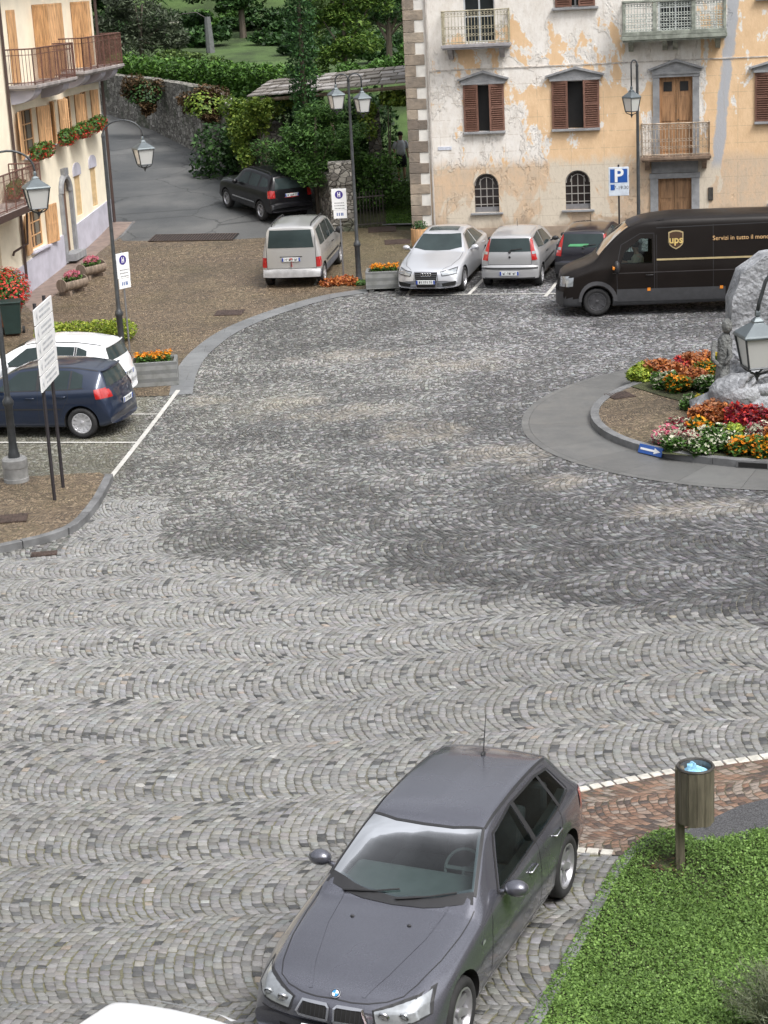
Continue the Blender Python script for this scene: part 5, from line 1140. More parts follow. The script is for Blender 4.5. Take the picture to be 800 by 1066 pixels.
def punto(c, mat, bump_mat):
    c.build_body(mat)
    c.common([([(1.5,.95),(2.6,.98)], [(1.98,1.33),(2.6,1.39)]), ([(2.68,.985),(3.42,1.07)], [(2.68,1.39),(3.34,1.33)])], ([(1.2,-.62),(1.1,0),(1.2,.62)], [(1.86,-.53),(1.78,0),(1.86,.53)]), ([(-.60,1.0),(.60,1.0)], [(-.52,1.345),(.52,1.345)]), m_carglass, [[(1.25,.36),(1.35,.88)], [(2.66,.36),(2.66,.96)]])
    for sg in (1, -1):
        o = c.patch('tail_light', 'rear', [(.61,.76),(.76,.78)], [(.545,1.33),(.60,1.33)], m_lampred, e=.012, m=10, n=4, sgns=(sg,))[0]
        c.patch('lamp_segment', 'rear', [(.62,.93),(.72,.94)], [(.605,1.0),(.70,1.01)], m_lampw, e=.018, n=3, m=2, sgns=(sg,), parent=o)
    c.patch('bumper', 'rear', [(-.79,.30),(.79,.30)], [(-.79,.60),(.79,.60)], bump_mat, e=.022, n=20, m=6); c.line('bumper_strip', 'rear', [(-.78,.56),(.78,.56)], w=.05, e=.03); c.line('bumper_strip', 'rear', [(-.7,.31),(.7,.31)], w=.03, e=.026)
    c.plate('rear', 0, .44, e=.035); c.line('tailgate_seam', 'rear', [(-.62,.99),(-.60,.66),(.60,.66),(.62,.99)], w=.01, e=.005)
    p = c.pt('rear', 0, .99, .03); MB().tube([p, (p[0]-.02, p[1]+.02, p[2]+.05), (p[0]-.06, p[1]+.35, p[2]+.08)], .012, 6).ellip(c.pt('rear', 0, .985, .01), (.03, .04, .03)).build('rear_wiper', m_trim, c.root)
    MB().ellip(c.pt('rear', 0, .86, .01), (.008, .035, .03)).build('round_badge', m_trim, c.root)
    c.mirrors(1.62, .96, m_trim, (.14, .2, .13), .12); c.handle(2.5, .82, m_trim); c.patch('headlight', 'front', [(.45,.6),(.72,.62)], [(.42,.72),(.7,.76)], m_lampw, e=.008, sgns=(1, -1)); c.plate('front', 0, .42)
    MB().tube([c.pt('top', 2.4, 0, 0), tuple(Vector(c.pt('top', 2.4, 0, 0))+Vector((.05, 0, .22)))], .007, 5).build('aerial', m_trim, c.root)
    c.line('side_rubbing_strip', 'side', [(1.3,.56),(3.0,.57)], w=.05, e=.008, sgns=(1, -1)); c.add_wheels(8, 'disc', M('wheel_trim_silver', (.5, .5, .52), .35, .4))
c5 = Car('silver_small_car', 'small silver hatchback with tall red tail lights, parked beside the silver saloon', 'car', S5); punto(c5, m_silver2, m_silver2)
c5.place(G(565.5, 296), G(580, 277.5), -1)
c6 = Car('dark_small_car', 'small dark hatchback with green sheet in its rear window, half behind the van', 'car', S5); punto(c6, paint('black_blue_paint', (.015, .014, .022), .3, .3), m_trim)
c6.patch('green_sheet', 'rear', [(-.42,1.03),(.12,1.03)], [(-.36,1.09),(.16,1.10)], M('green_sheet', (.09, .33, .15), .6), e=.012)
c6.place(G(642, 291), G(655, 274), -1)
# --- 5. silver people carrier
m_sil3 = paint('warm_silver_paint', (.46, .455, .45), .4, .3)
S6 = dict(L=4.14, W=.86, wr=.30, ax=(.85, 3.54), N=80, bf=.24, br=.07, lowz=.52,
  top=[(0,.5),(.03,.66),(.12,.82),(.5,.98),(.95,1.1),(1.3,1.36),(1.65,1.60),(1.95,1.69),(2.5,1.73),(3.3,1.73),(3.85,1.71),(3.93,1.67),(3.99,1.45),(4.03,1.1),(4.05,.8),(4.06,.56),(4.12,.53),(4.14,.46)],
  belt=[(0,.4),(.3,.75),(.9,.98),(1.6,1.04),(3.0,1.06),(3.9,1.07),(4.14,.45)], w=[(0,.76),(.3,.83),(.9,.855),(3.3,.86),(3.9,.85),(4.14,.83)], yr=[(0,.6),(.95,.72),(1.4,.70),(1.9,.66),(2.5,.665),(3.5,.66),(3.9,.66),(4.03,.74),(4.14,.76)], drop=[(0,.03),(1.2,.05),(2.2,.07),(4.14,.05)], zb=[(0,.26),(.3,.22),(3.8,.24),(4.14,.3)])
c7 = Car('silver_people_carrier', 'tall silver people carrier with black roof bars, seen from behind', 'car', S6); c7.build_body(m_sil3, lower=M('grey_blue_plastic', (.12, .13, .16), .6))
c7.common([([(1.45,1.1),(2.15,1.12)], [(1.78,1.52),(2.15,1.6)]), ([(2.22,1.12),(3.0,1.13)], [(2.22,1.6),(3.0,1.61)]), ([(3.1,1.13),(3.75,1.15)], [(3.1,1.61),(3.7,1.58)])], ([(1.05,-.64),(.98,0),(1.05,.64)], [(1.68,-.6),(1.62,0),(1.68,.6)]), ([(-.66,1.13),(.66,1.13)], [(-.59,1.62),(.59,1.62)]), m_carglass, [[(1.2,.4),(1.25,1.0)], [(2.2,.4),(2.2,1.1)], [(3.05,.5),(3.05,1.1)]])
for sg in (1, -1):
    c7.patch('tail_light', 'rear', [(.71,.58),(.83,.58)], [(.71,.86),(.83,.86)], m_lampred, e=.012, n=4, sgns=(sg,)); c7.patch('tail_light', 'side', [(3.98,.6),(4.1,.6)], [(3.98,.86),(4.08,.86)], m_lampred, e=.01, n=3, sgns=(sg,))
    rb = MB(); P = [Vector(c7.pt('top', x, .56*sg, .06 if 2.0 < x < 3.7 else .0)) for x in (1.95, 2.1, 2.6, 3.2, 3.6, 3.75)]; rb.tube(P, .02, 6).build('roof_rail', m_trim, c7.root)
c7.patch('bumper', 'rear', [(-.82,.32),(.82,.32)], [(-.82,.52),(.82,.52)], M('pale_bumper', (.4, .4, .41), .4), e=.022, n=16); c7.plate('rear', 0, .80, e=.02); c7.line('tailgate_seam', 'rear', [(-.70,1.6),(-.705,.55),(.705,.55),(.70,1.6)], w=.012, e=.005); c7.line('plate_recess', 'rear', [(-.32,.88),(.32,.88)], w=.02, e=.012)
c7.mirrors(1.5, 1.12, m_trim, (.14, .22, .2), .12); c7.line('side_rubbing_strip', 'side', [(1.2,.62),(3.2,.62)], w=.06, e=.008, sgns=(1, -1)); c7.handle(2.1, .95, m_trim); c7.add_wheels(8, 'disc', M('wheel_trim_silver', (.5, .5, .52), .35, .4))
c7.place(G(338, 296), G(356, 273.5), -1)
# --- 6. black off-roader on the ramp
m_blk = paint('black_paint', (.006, .006, .008), .0, .3, coat=.4)
S7 = dict(L=4.4, W=.88, wr=.345, ax=(.88, 3.52), N=80, bf=.22, br=.1,
  top=[(0,.55),(.03,.8),(.12,.97),(.5,1.05),(1.2,1.10),(1.45,1.25),(1.85,1.55),(2.1,1.62),(2.6,1.65),(3.4,1.64),(3.95,1.6),(4.05,1.5),(4.2,1.18),(4.25,1.0),(4.28,.7),(4.37,.66),(4.4,.55)],
  belt=[(0,.5),(.3,.9),(1.0,1.02),(2.0,1.05),(3.2,1.09),(4.1,1.1),(4.4,.5)], w=[(0,.8),(.3,.86),(1,.88),(3.6,.88),(4.1,.86),(4.4,.83)], yr=[(0,.65),(1.2,.75),(1.5,.7),(2.0,.63),(2.6,.62),(3.6,.61),(4.0,.61),(4.25,.72),(4.4,.74)], drop=[(0,.03),(1.2,.05),(2.2,.06),(4.4,.05)], zb=[(0,.34),(.3,.3),(4.1,.3),(4.4,.38)])
c8 = Car('black_offroader', 'black off-road car on the asphalt lane, seen from behind', 'car', S7); c8.build_body(m_blk)
c8.common([([(1.75,1.1),(2.5,1.12)], [(2.1,1.47),(2.5,1.52)]), ([(2.58,1.12),(3.25,1.14)], [(2.58,1.52),(3.25,1.5)]), ([(3.4,1.16),(3.95,1.22)], [(3.4,1.48),(3.8,1.44)])], ([(1.5,-.64),(1.42,0),(1.5,.64)], [(1.95,-.56),(1.9,0),(1.95,.56)]), ([(-.62,1.15),(.62,1.15)], [(-.54,1.5),(.54,1.5)]), m_carglass, [[(1.45,.4),(1.5,1.0)], [(2.54,.4),(2.54,1.1)]])
c8.patch('tail_light', 'rear', [(.64,.86),(.82,.86)], [(.64,1.1),(.79,1.12)], m_lampred, e=.012, n=4, sgns=(1, -1)); c8.patch('tail_light', 'side', [(4.12,.86),(4.3,.86)], [(4.08,1.1),(4.22,1.1)], m_lampred, e=.01, n=3, sgns=(1, -1)); c8.plate('rear', 0, .93, e=.02)
c8.line('side_moulding', 'side', [(1.4,.56),(3.1,.58)], w=.05, e=.01, mat=m_chrome, sgns=(1, -1)); c8.mirrors(1.85, 1.1, m_blk, (.15, .22, .17), .12)
for sg in (1, -1): MB().tube([Vector(c8.pt('top', x, .52*sg, .05 if 2.2 < x < 3.7 else 0)) for x in (2.1, 2.3, 3.0, 3.6, 3.8)], .018, 6).build('roof_rail', m_trim, c8.root)
c8.add_wheels(5, 'spoke', rimr=.66); c8.place(G(272, 231.5), G(237, 218), 1); c8.root.matrix_world = c8.root.matrix_world@Matrix.Scale(.95, 4)
# --- 7. brown delivery van
m_brn = paint('delivery_brown_paint', (.007, .0045, .0035), .0, .4, coat=.12)
S8 = dict(L=5.99, W=1.02, wr=.345, ax=(1.0, 4.64), N=46, bf=.22, br=.03, lowz=.46, self=True, inset=.13,
  top=[(0,.55),(.03,.8),(.08,1.0),(.3,1.13),(.7,1.27),(.95,1.4),(1.2,1.68),(1.6,2.06),(1.85,2.23),(2.1,2.33),(2.4,2.4),(3.0,2.45),(4.5,2.45),(5.8,2.43),(5.93,2.37),(5.96,2.0),(5.98,1.0),(5.99,.6)],
  belt=[(0,.5),(.1,.85),(.7,1.12),(1.2,1.24),(2.0,1.3),(5.9,1.3),(5.99,.55)], w=[(0,.88),(.15,.96),(.5,1.0),(1.2,1.02),(5.8,1.02),(5.99,.98)], yr=[(0,.7),(.9,.86),(1.3,.84),(1.9,.80),(2.5,.84),(3.0,.86),(5.8,.86),(5.99,.86)], drop=[(0,.03),(1.0,.05),(2.0,.08),(2.6,.16),(5.99,.16)], zb=[(0,.24),(.3,.22),(5.7,.3),(5.99,.4)])
c9 = Car('delivery_van', 'large dark brown parcel delivery van with a gold shield emblem', 'van', S8)
VH = [(1.62,1.30),(2.38,1.30),(2.38,1.88),(2.12,1.9),(1.72,1.58)]
c9.build_body(m_brn, holes=[VH], cabin=(1.1, 2.7, .6, .1), wscut=[(1.12,-.72),(1.04,0),(1.12,.72),(1.76,.66),(1.72,0),(1.76,-.66)], lower=M('van_grey_plastic', (.045, .046, .05), .6))
for p in c9.body.data.polygons: pass
c9.patch('side_window', 'side', [(1.60,1.29),(2.39,1.29)], [(1.72,1.60),(2.12,1.905),(2.39,1.89)], m_clear, sgns=(1, -1)); c9.patch('windscreen', 'top', [(1.06,-.76),(.98,0),(1.06,.76)], [(1.8,-.69),(1.76,0),(1.8,.69)], m_clear, n=14, m=8)
c9.line('windscreen_trim', 'top', [(1.02,.8),(1.4,.76),(1.84,.71),(1.8,0),(1.84,-.71),(1.4,-.76),(1.02,-.8)], w=.05, e=.008)
c9.patch('sill_panel', 'side', [(1.5,.34),(4.2,.34)], [(1.5,.66),(4.2,.66)], M('van_grey_plastic', (.045, .046, .05), .6), e=.014, n=30, sgns=(1, -1)); c9.patch('sill_panel', 'side', [(5.05,.38),(5.9,.4)], [(5.05,.66),(5.9,.66)], M('van_grey_plastic', (.045, .046, .05), .6), e=.014, sgns=(1, -1))
c9.line('wheel_arch_moulding', 'side', [(1.0+.47*math.cos(t), .36+.47*math.sin(t)) for t in [math.pi*i/14 for i in range(15)]], mat=M('van_arch_grey', (.07, .07, .075), .6), w=.1, e=.02, sgns=(1, -1))
c9.line('door_seam', 'side', [(1.52,.5),(1.5,1.2),(1.62,1.75),(2.1,2.02),(2.44,2.02),(2.44,.5)], w=.014, sgns=(1, -1)); c9.line('door_seam', 'side', [(2.5,1.98),(2.5,.62)], w=.01, sgns=(1, -1)); c9.line('door_seam', 'side', [(3.9,2.2),(3.9,.6)], w=.012, sgns=(1, -1))
m_gold = M('gold_stripe', (.5, .4, .22), .35, .4, var=.08)
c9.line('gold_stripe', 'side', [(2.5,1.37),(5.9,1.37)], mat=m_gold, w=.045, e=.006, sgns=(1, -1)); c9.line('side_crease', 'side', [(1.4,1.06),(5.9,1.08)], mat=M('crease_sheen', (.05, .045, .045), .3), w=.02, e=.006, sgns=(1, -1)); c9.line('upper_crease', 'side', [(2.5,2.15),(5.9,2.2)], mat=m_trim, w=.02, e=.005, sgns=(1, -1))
for x in (2.3, 4.1): c9.patch('side_marker', 'side', [(x-.04,.60),(x+.04,.60)], [(x-.04,.68),(x+.04,.68)], m_amber, e=.024, n=2, m=2, sgns=(1, -1))
c9.patch('headlight', 'front', [(.60,.72),(.90,.74)], [(.58,.96),(.88,1.0)], m_lampw, e=.01, sgns=(1, -1)); c9.patch('headlight', 'side', [(.08,.74),(.3,.76)], [(.1,.95),(.34,.98)], m_lampw, e=.01, sgns=(1, -1), n=5); c9.patch('tail_light', 'rear', [(.86,.9),(.96,.9)], [(.86,1.5),(.96,1.5)], m_lampred, e=.01, n=3, sgns=(1, -1))
c9.patch('grille', 'front', [(-.5,.62),(.5,.62)], [(-.52,.9),(.52,.9)], m_arch, e=.01); c9.patch('bumper', 'front', [(-.9,.26),(.9,.26)], [(-.9,.6),(.9,.6)], M('van_grey_plastic', (.045, .046, .05), .6), e=.03, n=18)
c9.mirrors(1.5, 1.22, m_trim, (.16, .26, .34), .2); 
for sg in (1, -1): p = c9.pt('side', 1.5, 1.2, .24, sg); MB().box(p[0]-.11, p[0]-.06, min(p[1]-.1, p[1]+.1), p[1]+.1, p[2]+.0, p[2]+.07).build('mirror_indicator', m_amber, c9.root, bevel=.01)
c9.handle(2.32, 1.0, m_trim); c9.add_wheels(6, 'disc', M('steel_wheel_dark', (.07, .07, .075), .5, .4))
# shield emblem with lowercase letters on both flanks
def shield(sg):
    x0 = 2.98; z0 = 1.84; h = .46; w = .37
    out = [(-.5,.42),(-.25,.5),(0,.52),(.25,.5),(.5,.42),(.5,-.12),(.42,-.28),(.25,-.4),(0,-.5),(-.25,-.4),(-.42,-.28),(-.5,-.12)]
    P = lambda k, e: [c9.pt('side', x0+a*w*k, z0+b*h*k, e, sg) for a, b in out]
    def plate_(nm, k, e, mat, par):
        V = P(k, e); c_ = Vector((0, 0, 0)); 
        for v in V: c_ += Vector(v)/len(V)
        return MB().add(V+[tuple(c_)], [(i, (i+1) % len(V), len(V)) for i in range(len(V))]).build(nm, mat, par)
    s_ = plate_('shield_emblem', 1, .008, m_gold, c9.root); plate_('shield_field', .86, .012, M('shield_brown', (.06, .03, .015), .4), s_)
    y = c9.side(x0, z0)+.018; dz = (c9.side(x0, z0+.15)-c9.side(x0, z0-.15))/.3; tl = math.atan(dz)
    # direction of reading: towards +x on the +y side seen from outside is mirrored
    Mx = Matrix(((-1 if sg > 0 else 1, 0, 0, x0), (0, 0, -sg*0-0, sg*y), (0, 1, 0, z0), (0, 0, 0, 1)))
    if sg > 0: Mx = Matrix(((-1, 0, 0, x0), (0, dz, 1, y), (0, 1, 0, z0), (0, 0, 0, 1)))
    else: Mx = Matrix(((1, 0, 0, x0), (0, -dz, -1, -y), (0, 1, 0, z0), (0, 0, 0, 1)))
    text_mesh('ups', .25, .004, M('shield_gold', (.75, .55, .2), .35, .4), s_, Mx@Matrix.Translation((0, -.0, 0)), 'emblem_letters', bold=.006)
    Mt = Mx.copy(); Mt.translation = Vector((4.62, Mt.translation.y, 1.85)); text_mesh('Servizi in tutto il mondo', .15, .003, M('gold_lettering', (.6, .38, .18), .5), c9.root, Mt, 'side_lettering')
for sg in (1, -1): shield(sg)
c9.place(G(772, 325.5), G(624, 330), 1)
MB().box(1.7, 2.5, -.85, .85, .62, .8).build('cab_bench', int_d, c9.root, bevel=.03)
MB().box(1.1, 1.45, -.8, .8, .62, 1.2).build('dashboard', int_d, c9.root, bevel=.05)
# ------------------------------------------------------------------ people
def skin_body(name, joints, edges, mat, parent=None, sub=1):
    me = bpy.data.meshes.new(name); me.from_pydata([j[0] for j in joints], edges, []); o = bpy.data.objects.new(name, me); COL.objects.link(o)
    o.modifiers.new('s', 'SKIN'); me.skin_vertices or None
    if not me.skin_vertices:
        bm = bmesh.new(); bm.from_mesh(me); bm.verts.layers.skin.verify(); bm.to_mesh(me); bm.free()
    for i, j in enumerate(joints): me.skin_vertices[0].data[i].radius = j[1] if isinstance(j[1], tuple) else (j[1], j[1]); me.skin_vertices[0].data[i].use_root = (i == 0)
    sb = o.modifiers.new('u', 'SUBSURF'); sb.levels = sub+1; sb.render_levels = sub+1
    dg = bpy.context.evaluated_depsgraph_get(); dg.update(); m2 = bpy.data.meshes.new_from_object(o.evaluated_get(dg)); bpy.data.objects.remove(o)
    m2.materials.clear(); m2.materials.append(mat); m2.polygons.foreach_set('use_smooth', [True]*len(m2.polygons)); q = bpy.data.objects.new(name, m2); COL.objects.link(q); q.parent = parent; return q
m_skin = M('skin', (.48, .29, .21), .6); m_shirt = M('pale_blue_shirt', (.75, .8, .88), .8, var=.08, scale=10); m_shorts = M('dark_shorts', (.02, .022, .03), .85); m_hair = M('dark_hair', (.03, .022, .018), .7); m_shoe = M('pale_shoes', (.5, .5, .5), .7)
def walker(loc, rz):
    t = thing('person', 'person in pale blue shirt and dark shorts standing under the pergola', 'person', loc, rz)
    J = [((0,0,.93),(.13,.1)), ((0,0,1.12),(.12,.09)), ((0,0,1.33),(.15,.1)), ((0,0,1.45),(.07,.06)), ((0,-.01,1.53),.055), ((0,-.02,1.63),.095), ((0,-.02,1.7),.08),
         ((.19,0,1.41),.05), ((.24,.02,1.15),.04), ((.25,-.05,.92),.03), ((.25,-.08,.83),.035), ((-.19,0,1.41),.05), ((-.24,.02,1.15),.04), ((-.25,-.05,.92),.03), ((-.25,-.08,.83),.035),
         ((.09,0,.85),.09), ((.1,-.02,.48),.06), ((.1,.02,.09),.04), ((.1,-.12,.04),.04), ((-.09,0,.85),.09), ((-.1,.02,.48),.06), ((-.1,.05,.09),.04), ((-.1,-.09,.04),.04)]
    E_ = [(0,1),(1,2),(2,3),(3,4),(4,5),(5,6),(2,7),(7,8),(8,9),(9,10),(2,11),(11,12),(12,13),(13,14),(0,15),(15,16),(16,17),(17,18),(0,19),(19,20),(20,21),(21,22)]
    skin_body('body', J, E_, m_skin, t)
    MB().ellip((0,-.005,1.69),(.1,.115,.1),12,8).build('hair', m_hair, t, smooth='all')
    sh = MB(); sh.lathe([(.165,0),(.17,.2),(.19,.42),(.13,.52),(.07,.555)], 16, Matrix.Translation((0,0,.93))@Matrix.Diagonal((1,.72,1,1)))
    for s in (1,-1): sh.tube([(s*.16,0,1.42),(s*.23,.01,1.3),(s*.25,.02,1.18)], [.075,.07,.068], 10)
    sh.build('shirt', m_shirt, t, smooth='all')
    st = MB(); 
    for s in (1,-1): st.tube([(s*.07,0,.97),(s*.095,0,.8),(s*.105,-.01,.52)], [.11,.115,.095], 12)
    st.build('shorts', m_shorts, t, smooth='all')
    for s, y in ((1,-.06),(-1,-.03)): MB().ellip((s*.1,y,.045),(.05,.13,.045),10,6).build('shoe', m_shoe, t, smooth='all')
    return t
gp = G(419, 189); walker((gp.x, gp.y, gp.z), math.radians(20))
def driver():
    # seated in the van cab, both hands towards the wheel; in van space the front is -x
    t = thing('person', 'person with dark hair and tan shirt sitting in the brown delivery van', 'person')
    J = [((2.0,-.42,.86),(.15,.13)), ((2.05,-.42,1.1),(.15,.12)), ((2.06,-.42,1.32),(.17,.11)), ((2.04,-.42,1.44),(.07,.06)), ((2.01,-.42,1.52),.06), ((1.98,-.42,1.62),.1), ((1.98,-.42,1.7),.08),
         ((2.05,-.62,1.38),.055), ((1.9,-.68,1.16),.045), ((1.66,-.6,1.24),.032), ((1.58,-.55,1.27),.035), ((2.05,-.22,1.38),.055), ((1.9,-.16,1.16),.045), ((1.66,-.25,1.24),.032), ((1.58,-.3,1.27),.035),
         ((1.8,-.52,.88),.09), ((1.56,-.54,.9),.07), ((1.5,-.54,.74),.05), ((1.8,-.32,.88),.09), ((1.56,-.3,.9),.07), ((1.5,-.3,.74),.05)]
    E_ = [(0,1),(1,2),(2,3),(3,4),(4,5),(5,6),(2,7),(7,8),(8,9),(9,10),(2,11),(11,12),(12,13),(13,14),(0,15),(15,16),(16,17),(0,18),(18,19),(19,20)]
    b = skin_body('body', J, E_, m_skin, t); MB().lathe([(.17,0),(.18,.25),(.2,.45),(.1,.55)], 14, Matrix.Translation((2.05,-.42,.9))@Matrix.Diagonal((.8,1,1,1))).tube([(2.05,-.6,1.38),(1.92,-.68,1.18),(1.8,-.65,1.2)], [.075,.07,.05], 8).tube([(2.05,-.24,1.38),(1.92,-.16,1.18),(1.8,-.2,1.2)], [.075,.07,.05], 8).build('shirt', M('tan_shirt', (.42, .36, .27), .8), t, smooth='all')
    MB().ellip((1.995,-.42,1.69),(.115,.105,.1),12,8).build('hair', m_hair, t, smooth='all'); t.matrix_world = c9.root.matrix_world.copy(); return t
driver()

# ------------------------------------------------------------------ street furniture
m_lampiron = M('lamp_iron', (.07, .075, .08), .45, .5, var=.15, scale=10); m_lampcap = M('lamp_cap_grey', (.12, .14, .15), .45, .4, var=.1)
def opal():
    t = NT('lamp_glass'); t.set(color=(.62, .62, .6), rough=.3, spec=.5); t.put(t.b.inputs['Transmission Weight'], .25); return t.m
m_opal = opal()
def lantern(par, top, s=1., rot=0.3):
    """four-sided lantern hanging from point 'top'"""
    x, y, z = top; T = Matrix.Translation((x, y, z))@Matrix.Rotation(rot, 4, 'Z')
    q = math.pi/4
    cap = MB().lathe([(.02, 0), (.035, -.03), (.04, -.07), (.02, -.08), (.05, -.10), (.085, -.13), (.085, -.15), (.30*s, -.27), (.315*s, -.29), (.315*s, -.31), (.29*s, -.312)], 4, T, q).build('lantern_cap', m_lampcap, par, bevel=.004)
    fr = MB(); zt = -.312; zb = -.66
    for k in range(4):
        a = q+k*math.pi/2; b = q+(k+1)*math.pi/2; rt, rb = .285*s, .2*s
        fr.tube([T@Vector((rt*math.cos(a), rt*math.sin(a), zt)), T@Vector((rb*math.cos(a), rb*math.sin(a), zb))], .013, 6)
        fr.tube([T@Vector((rb*math.cos(a), rb*math.sin(a), zb)), T@Vector((rb*math.cos(b), rb*math.sin(b), zb))], .014, 6)
        fr.tube([T@Vector((rb*math.cos(a), rb*math.sin(a), zb)), T@Vector((rb*.75*math.cos(a), rb*.75*math.sin(a), zb-.05)), T@Vector((.03*math.cos(a), .03*math.sin(a), zb-.09))], .012, 5)
    fr.ellip(T@Vector((0, 0, zb-.1)), (.035, .035, .04), 8, 6); fr.lathe([(.01, zb-.12), (.02, zb-.14), (.002, zb-.18)], 8, T); fr.build('lantern_frame', m_lampiron, par)
    MB().lathe([(.27*s, zt-.002), (.192*s, zb+.005)], 4, T, q).build('lantern_glass', m_opal, par)
    MB().ellip(T@Vector((0, 0, zt-.14)), (.06, .06, .09), 10, 8).build('bulb', M('bulb_white', (.8, .78, .7), .4), par, smooth='all')
def post(mb, h, base='stone', z0=0):
    mb.lathe([(.11, z0), (.11, z0+.08), (.095, z0+.12), (.075, z0+.3), (.075, z0+.98), (.1, z0+1.02), (.105, z0+1.08), (.07, z0+1.14), (.052, z0+1.2), (.036, h)], 14)
def arm_arc(p0, dirv, span, rise, n=14):
    P = []
    for i in range(n+1):
        a = math.pi*i/n; P.append(Vector(p0)+Vector(dirv)*(span/2*(1-math.cos(a)))+Vector((0, 0, rise*math.sin(a))))
    return P
def street_lamp(name, label, loc, hpost, arms, stone=False, rot=.3, s=1., lift=0):
    """arms: list of (azimuth, span, rise, drop)"""
    t = thing(name, label, 'street lamp', loc); z0 = 0
    if stone:
        MB().lathe([(.235, -.02), (.235, .17), (.228, .175), (.228, .37), (.235, .375), (.235, .52), (.2, .56)], 28).build('stone_base', m_kerb2, t, smooth=True, bevel=.006); z0 = .54
    mb = MB(); post(mb, hpost, z0=z0); mb.build('pole', m_lampiron, t, smooth=True)
    for az, span, rise, drop in arms:
        d = Vector((math.cos(az), math.sin(az), 0)); P = arm_arc((0, 0, hpost-.02), d, span, rise); e = P[-1]; P.append(e+Vector((0, 0, -drop)))
        a = MB().tube(P, .02, 8); a.lathe([(.0, hpost+.06), (.035, hpost), (.045, hpost-.05), (.03, hpost-.1)], 10); a.build('arm', m_lampiron, t, smooth='all')
        lantern(t, e+Vector((0, 0, -drop)), s, rot)
    return t
m_kerb2 = M('banded_base_stone', (.26, .26, .255), .7, var=.25, scale=4, dirt=.4)
def zat(P, px, py):            # height above ground of a picture row on the vertical through P
    r = ray(px, py); return CAMH+r.z*P.y-P.z
# left near lamp: base at (18,505)
P = G(18, 506); E_ = at(38, 195, P.y); hp = zat(P, 4, 176)
street_lamp('street_lamp', 'street lamp on a round banded stone base, in front of the navy car', P, zat(P, 2, 172)-.1, [(math.radians(12), E_.x-P.x-.02+.0, .36, .02)], True, .35, 1.)
P = G(128, 371)
street_lamp('street_lamp', 'slim street lamp with one curved arm, behind the white hatchback', P, zat(P, 104, 140)-.0, [(0., .93, .33, .06)], False, .45, .98)
P = G(374, 293)
street_lamp('street_lamp', 'street lamp carrying two lanterns behind the people carrier, beside the grey planter', P, zat(P, 363, 82)-.0, [(math.radians(-5), .36, .16, .22), (math.radians(175), .36, .16, .1)], False, .4, .9)
P = G(666, 292)
street_lamp('street_lamp', 'tall street lamp rising behind the brown van, in front of the old house wall', P, zat(P, 666, 66), [(math.radians(185), .16, .12, .55)], False, .6, .84)
# near lamp to the right, its post outside the picture
L5 = at(789, 322, 20.6); hgt5 = L5.z
P5 = Vector((L5.x+.95, 20.6, 0)); t5 = thing('street_lamp', 'closest street lamp, large grey lantern hanging in front of the stone monument', 'street lamp', P5)
mb = MB(); post(mb, hgt5-.1); mb.build('pole', m_lampiron, t5, smooth=True)
MB().tube([(0, 0, hgt5-.15), (-.1, 0, hgt5+.25), (-.4, 0, hgt5+.62), (-.68, 0, hgt5+.56), (-.86, 0, hgt5+.32), (-.93, 0, hgt5+.08), (-.95, 0, hgt5-.02)], .022, 10).build('arm', m_lampiron, t5, smooth='all')
lantern(t5, (-.95, 0, hgt5), .98, .12)
MB().tube([(0, 0, hgt5-.1), (-.2, 0, hgt5+.05), (-.42, 0, hgt5+.5)], .012, 6).build('arm_brace', m_lampiron, t5)

m_post = M('sign_post_dark', (.05, .045, .05), .5, .5); m_back = M('sign_back_grey', (.25, .25, .26), .5, .6)
# direction boards on two posts, seen very obliquely
def boards():
    A = G(57, 526); B = G(67, 513); mid = (A+B)/2; t = thing('direction_boards', 'stack of five white direction boards on two dark posts at the left corner pavement', 'sign', (mid.x, mid.y, .1))
    ztop = zat(mid, 50, 320); zbot = zat(mid, 60, 405)
    # board plane azimuth: nearly in line with the view
    v = Vector((mid.x, mid.y)).normalized(); az = math.atan2(v.y, v.x)-math.radians(12)
    d = Vector((math.cos(az), math.sin(az), 0)); hw = .78
    for s_, p in ((-1, A), (1, B)):
        q = d*s_*.42; MB().tube([(q.x, q.y, -.1), (q.x, q.y, ztop+.05)], .032, 8).build('post', m_post, t, smooth=True)
    n = 5; T = Matrix.Rotation(az, 4, 'Z')@Matrix.Translation((0, -.05, 0)); hh_ = (ztop-zbot)/n; rr = random.Random(4)
    for i in range(n):
        z0 = zbot+hh_*i+.012; z1 = zbot+hh_*(i+1)-.012
        o = MB().box(-hw, hw, -.012, .012, z0, z1, T).build('board', m_signw, t)
        MB().box(-hw, hw, .0125, .018, z0, z1, T).build('board_back', m_back, o)
        g = MB()
        for r_ in range(2):
            x = -hw+.35+rr.uniform(0, .1)
            while x < hw-.25:
                w = rr.uniform(.02, .05); zc = z0+(z1-z0)*(.68-.36*r_); g.box(x, x+w, -.0155, -.0125, zc-.022, zc+.022, T); x += w+rr.choice((.012, .012, .03))
        g.prism_xz([(-hw+.1, (z0+z1)/2), (-hw+.2, z1-.05), (-hw+.2, z0+.05)], -.0155, -.0125); k = len(g.v)
        g.v[-6:] = [tuple(T@Vector(p)) for p in g.v[-6:]]; g.build('board_writing', M('faded_ink', (.42, .43, .45), .6), o)
boards()
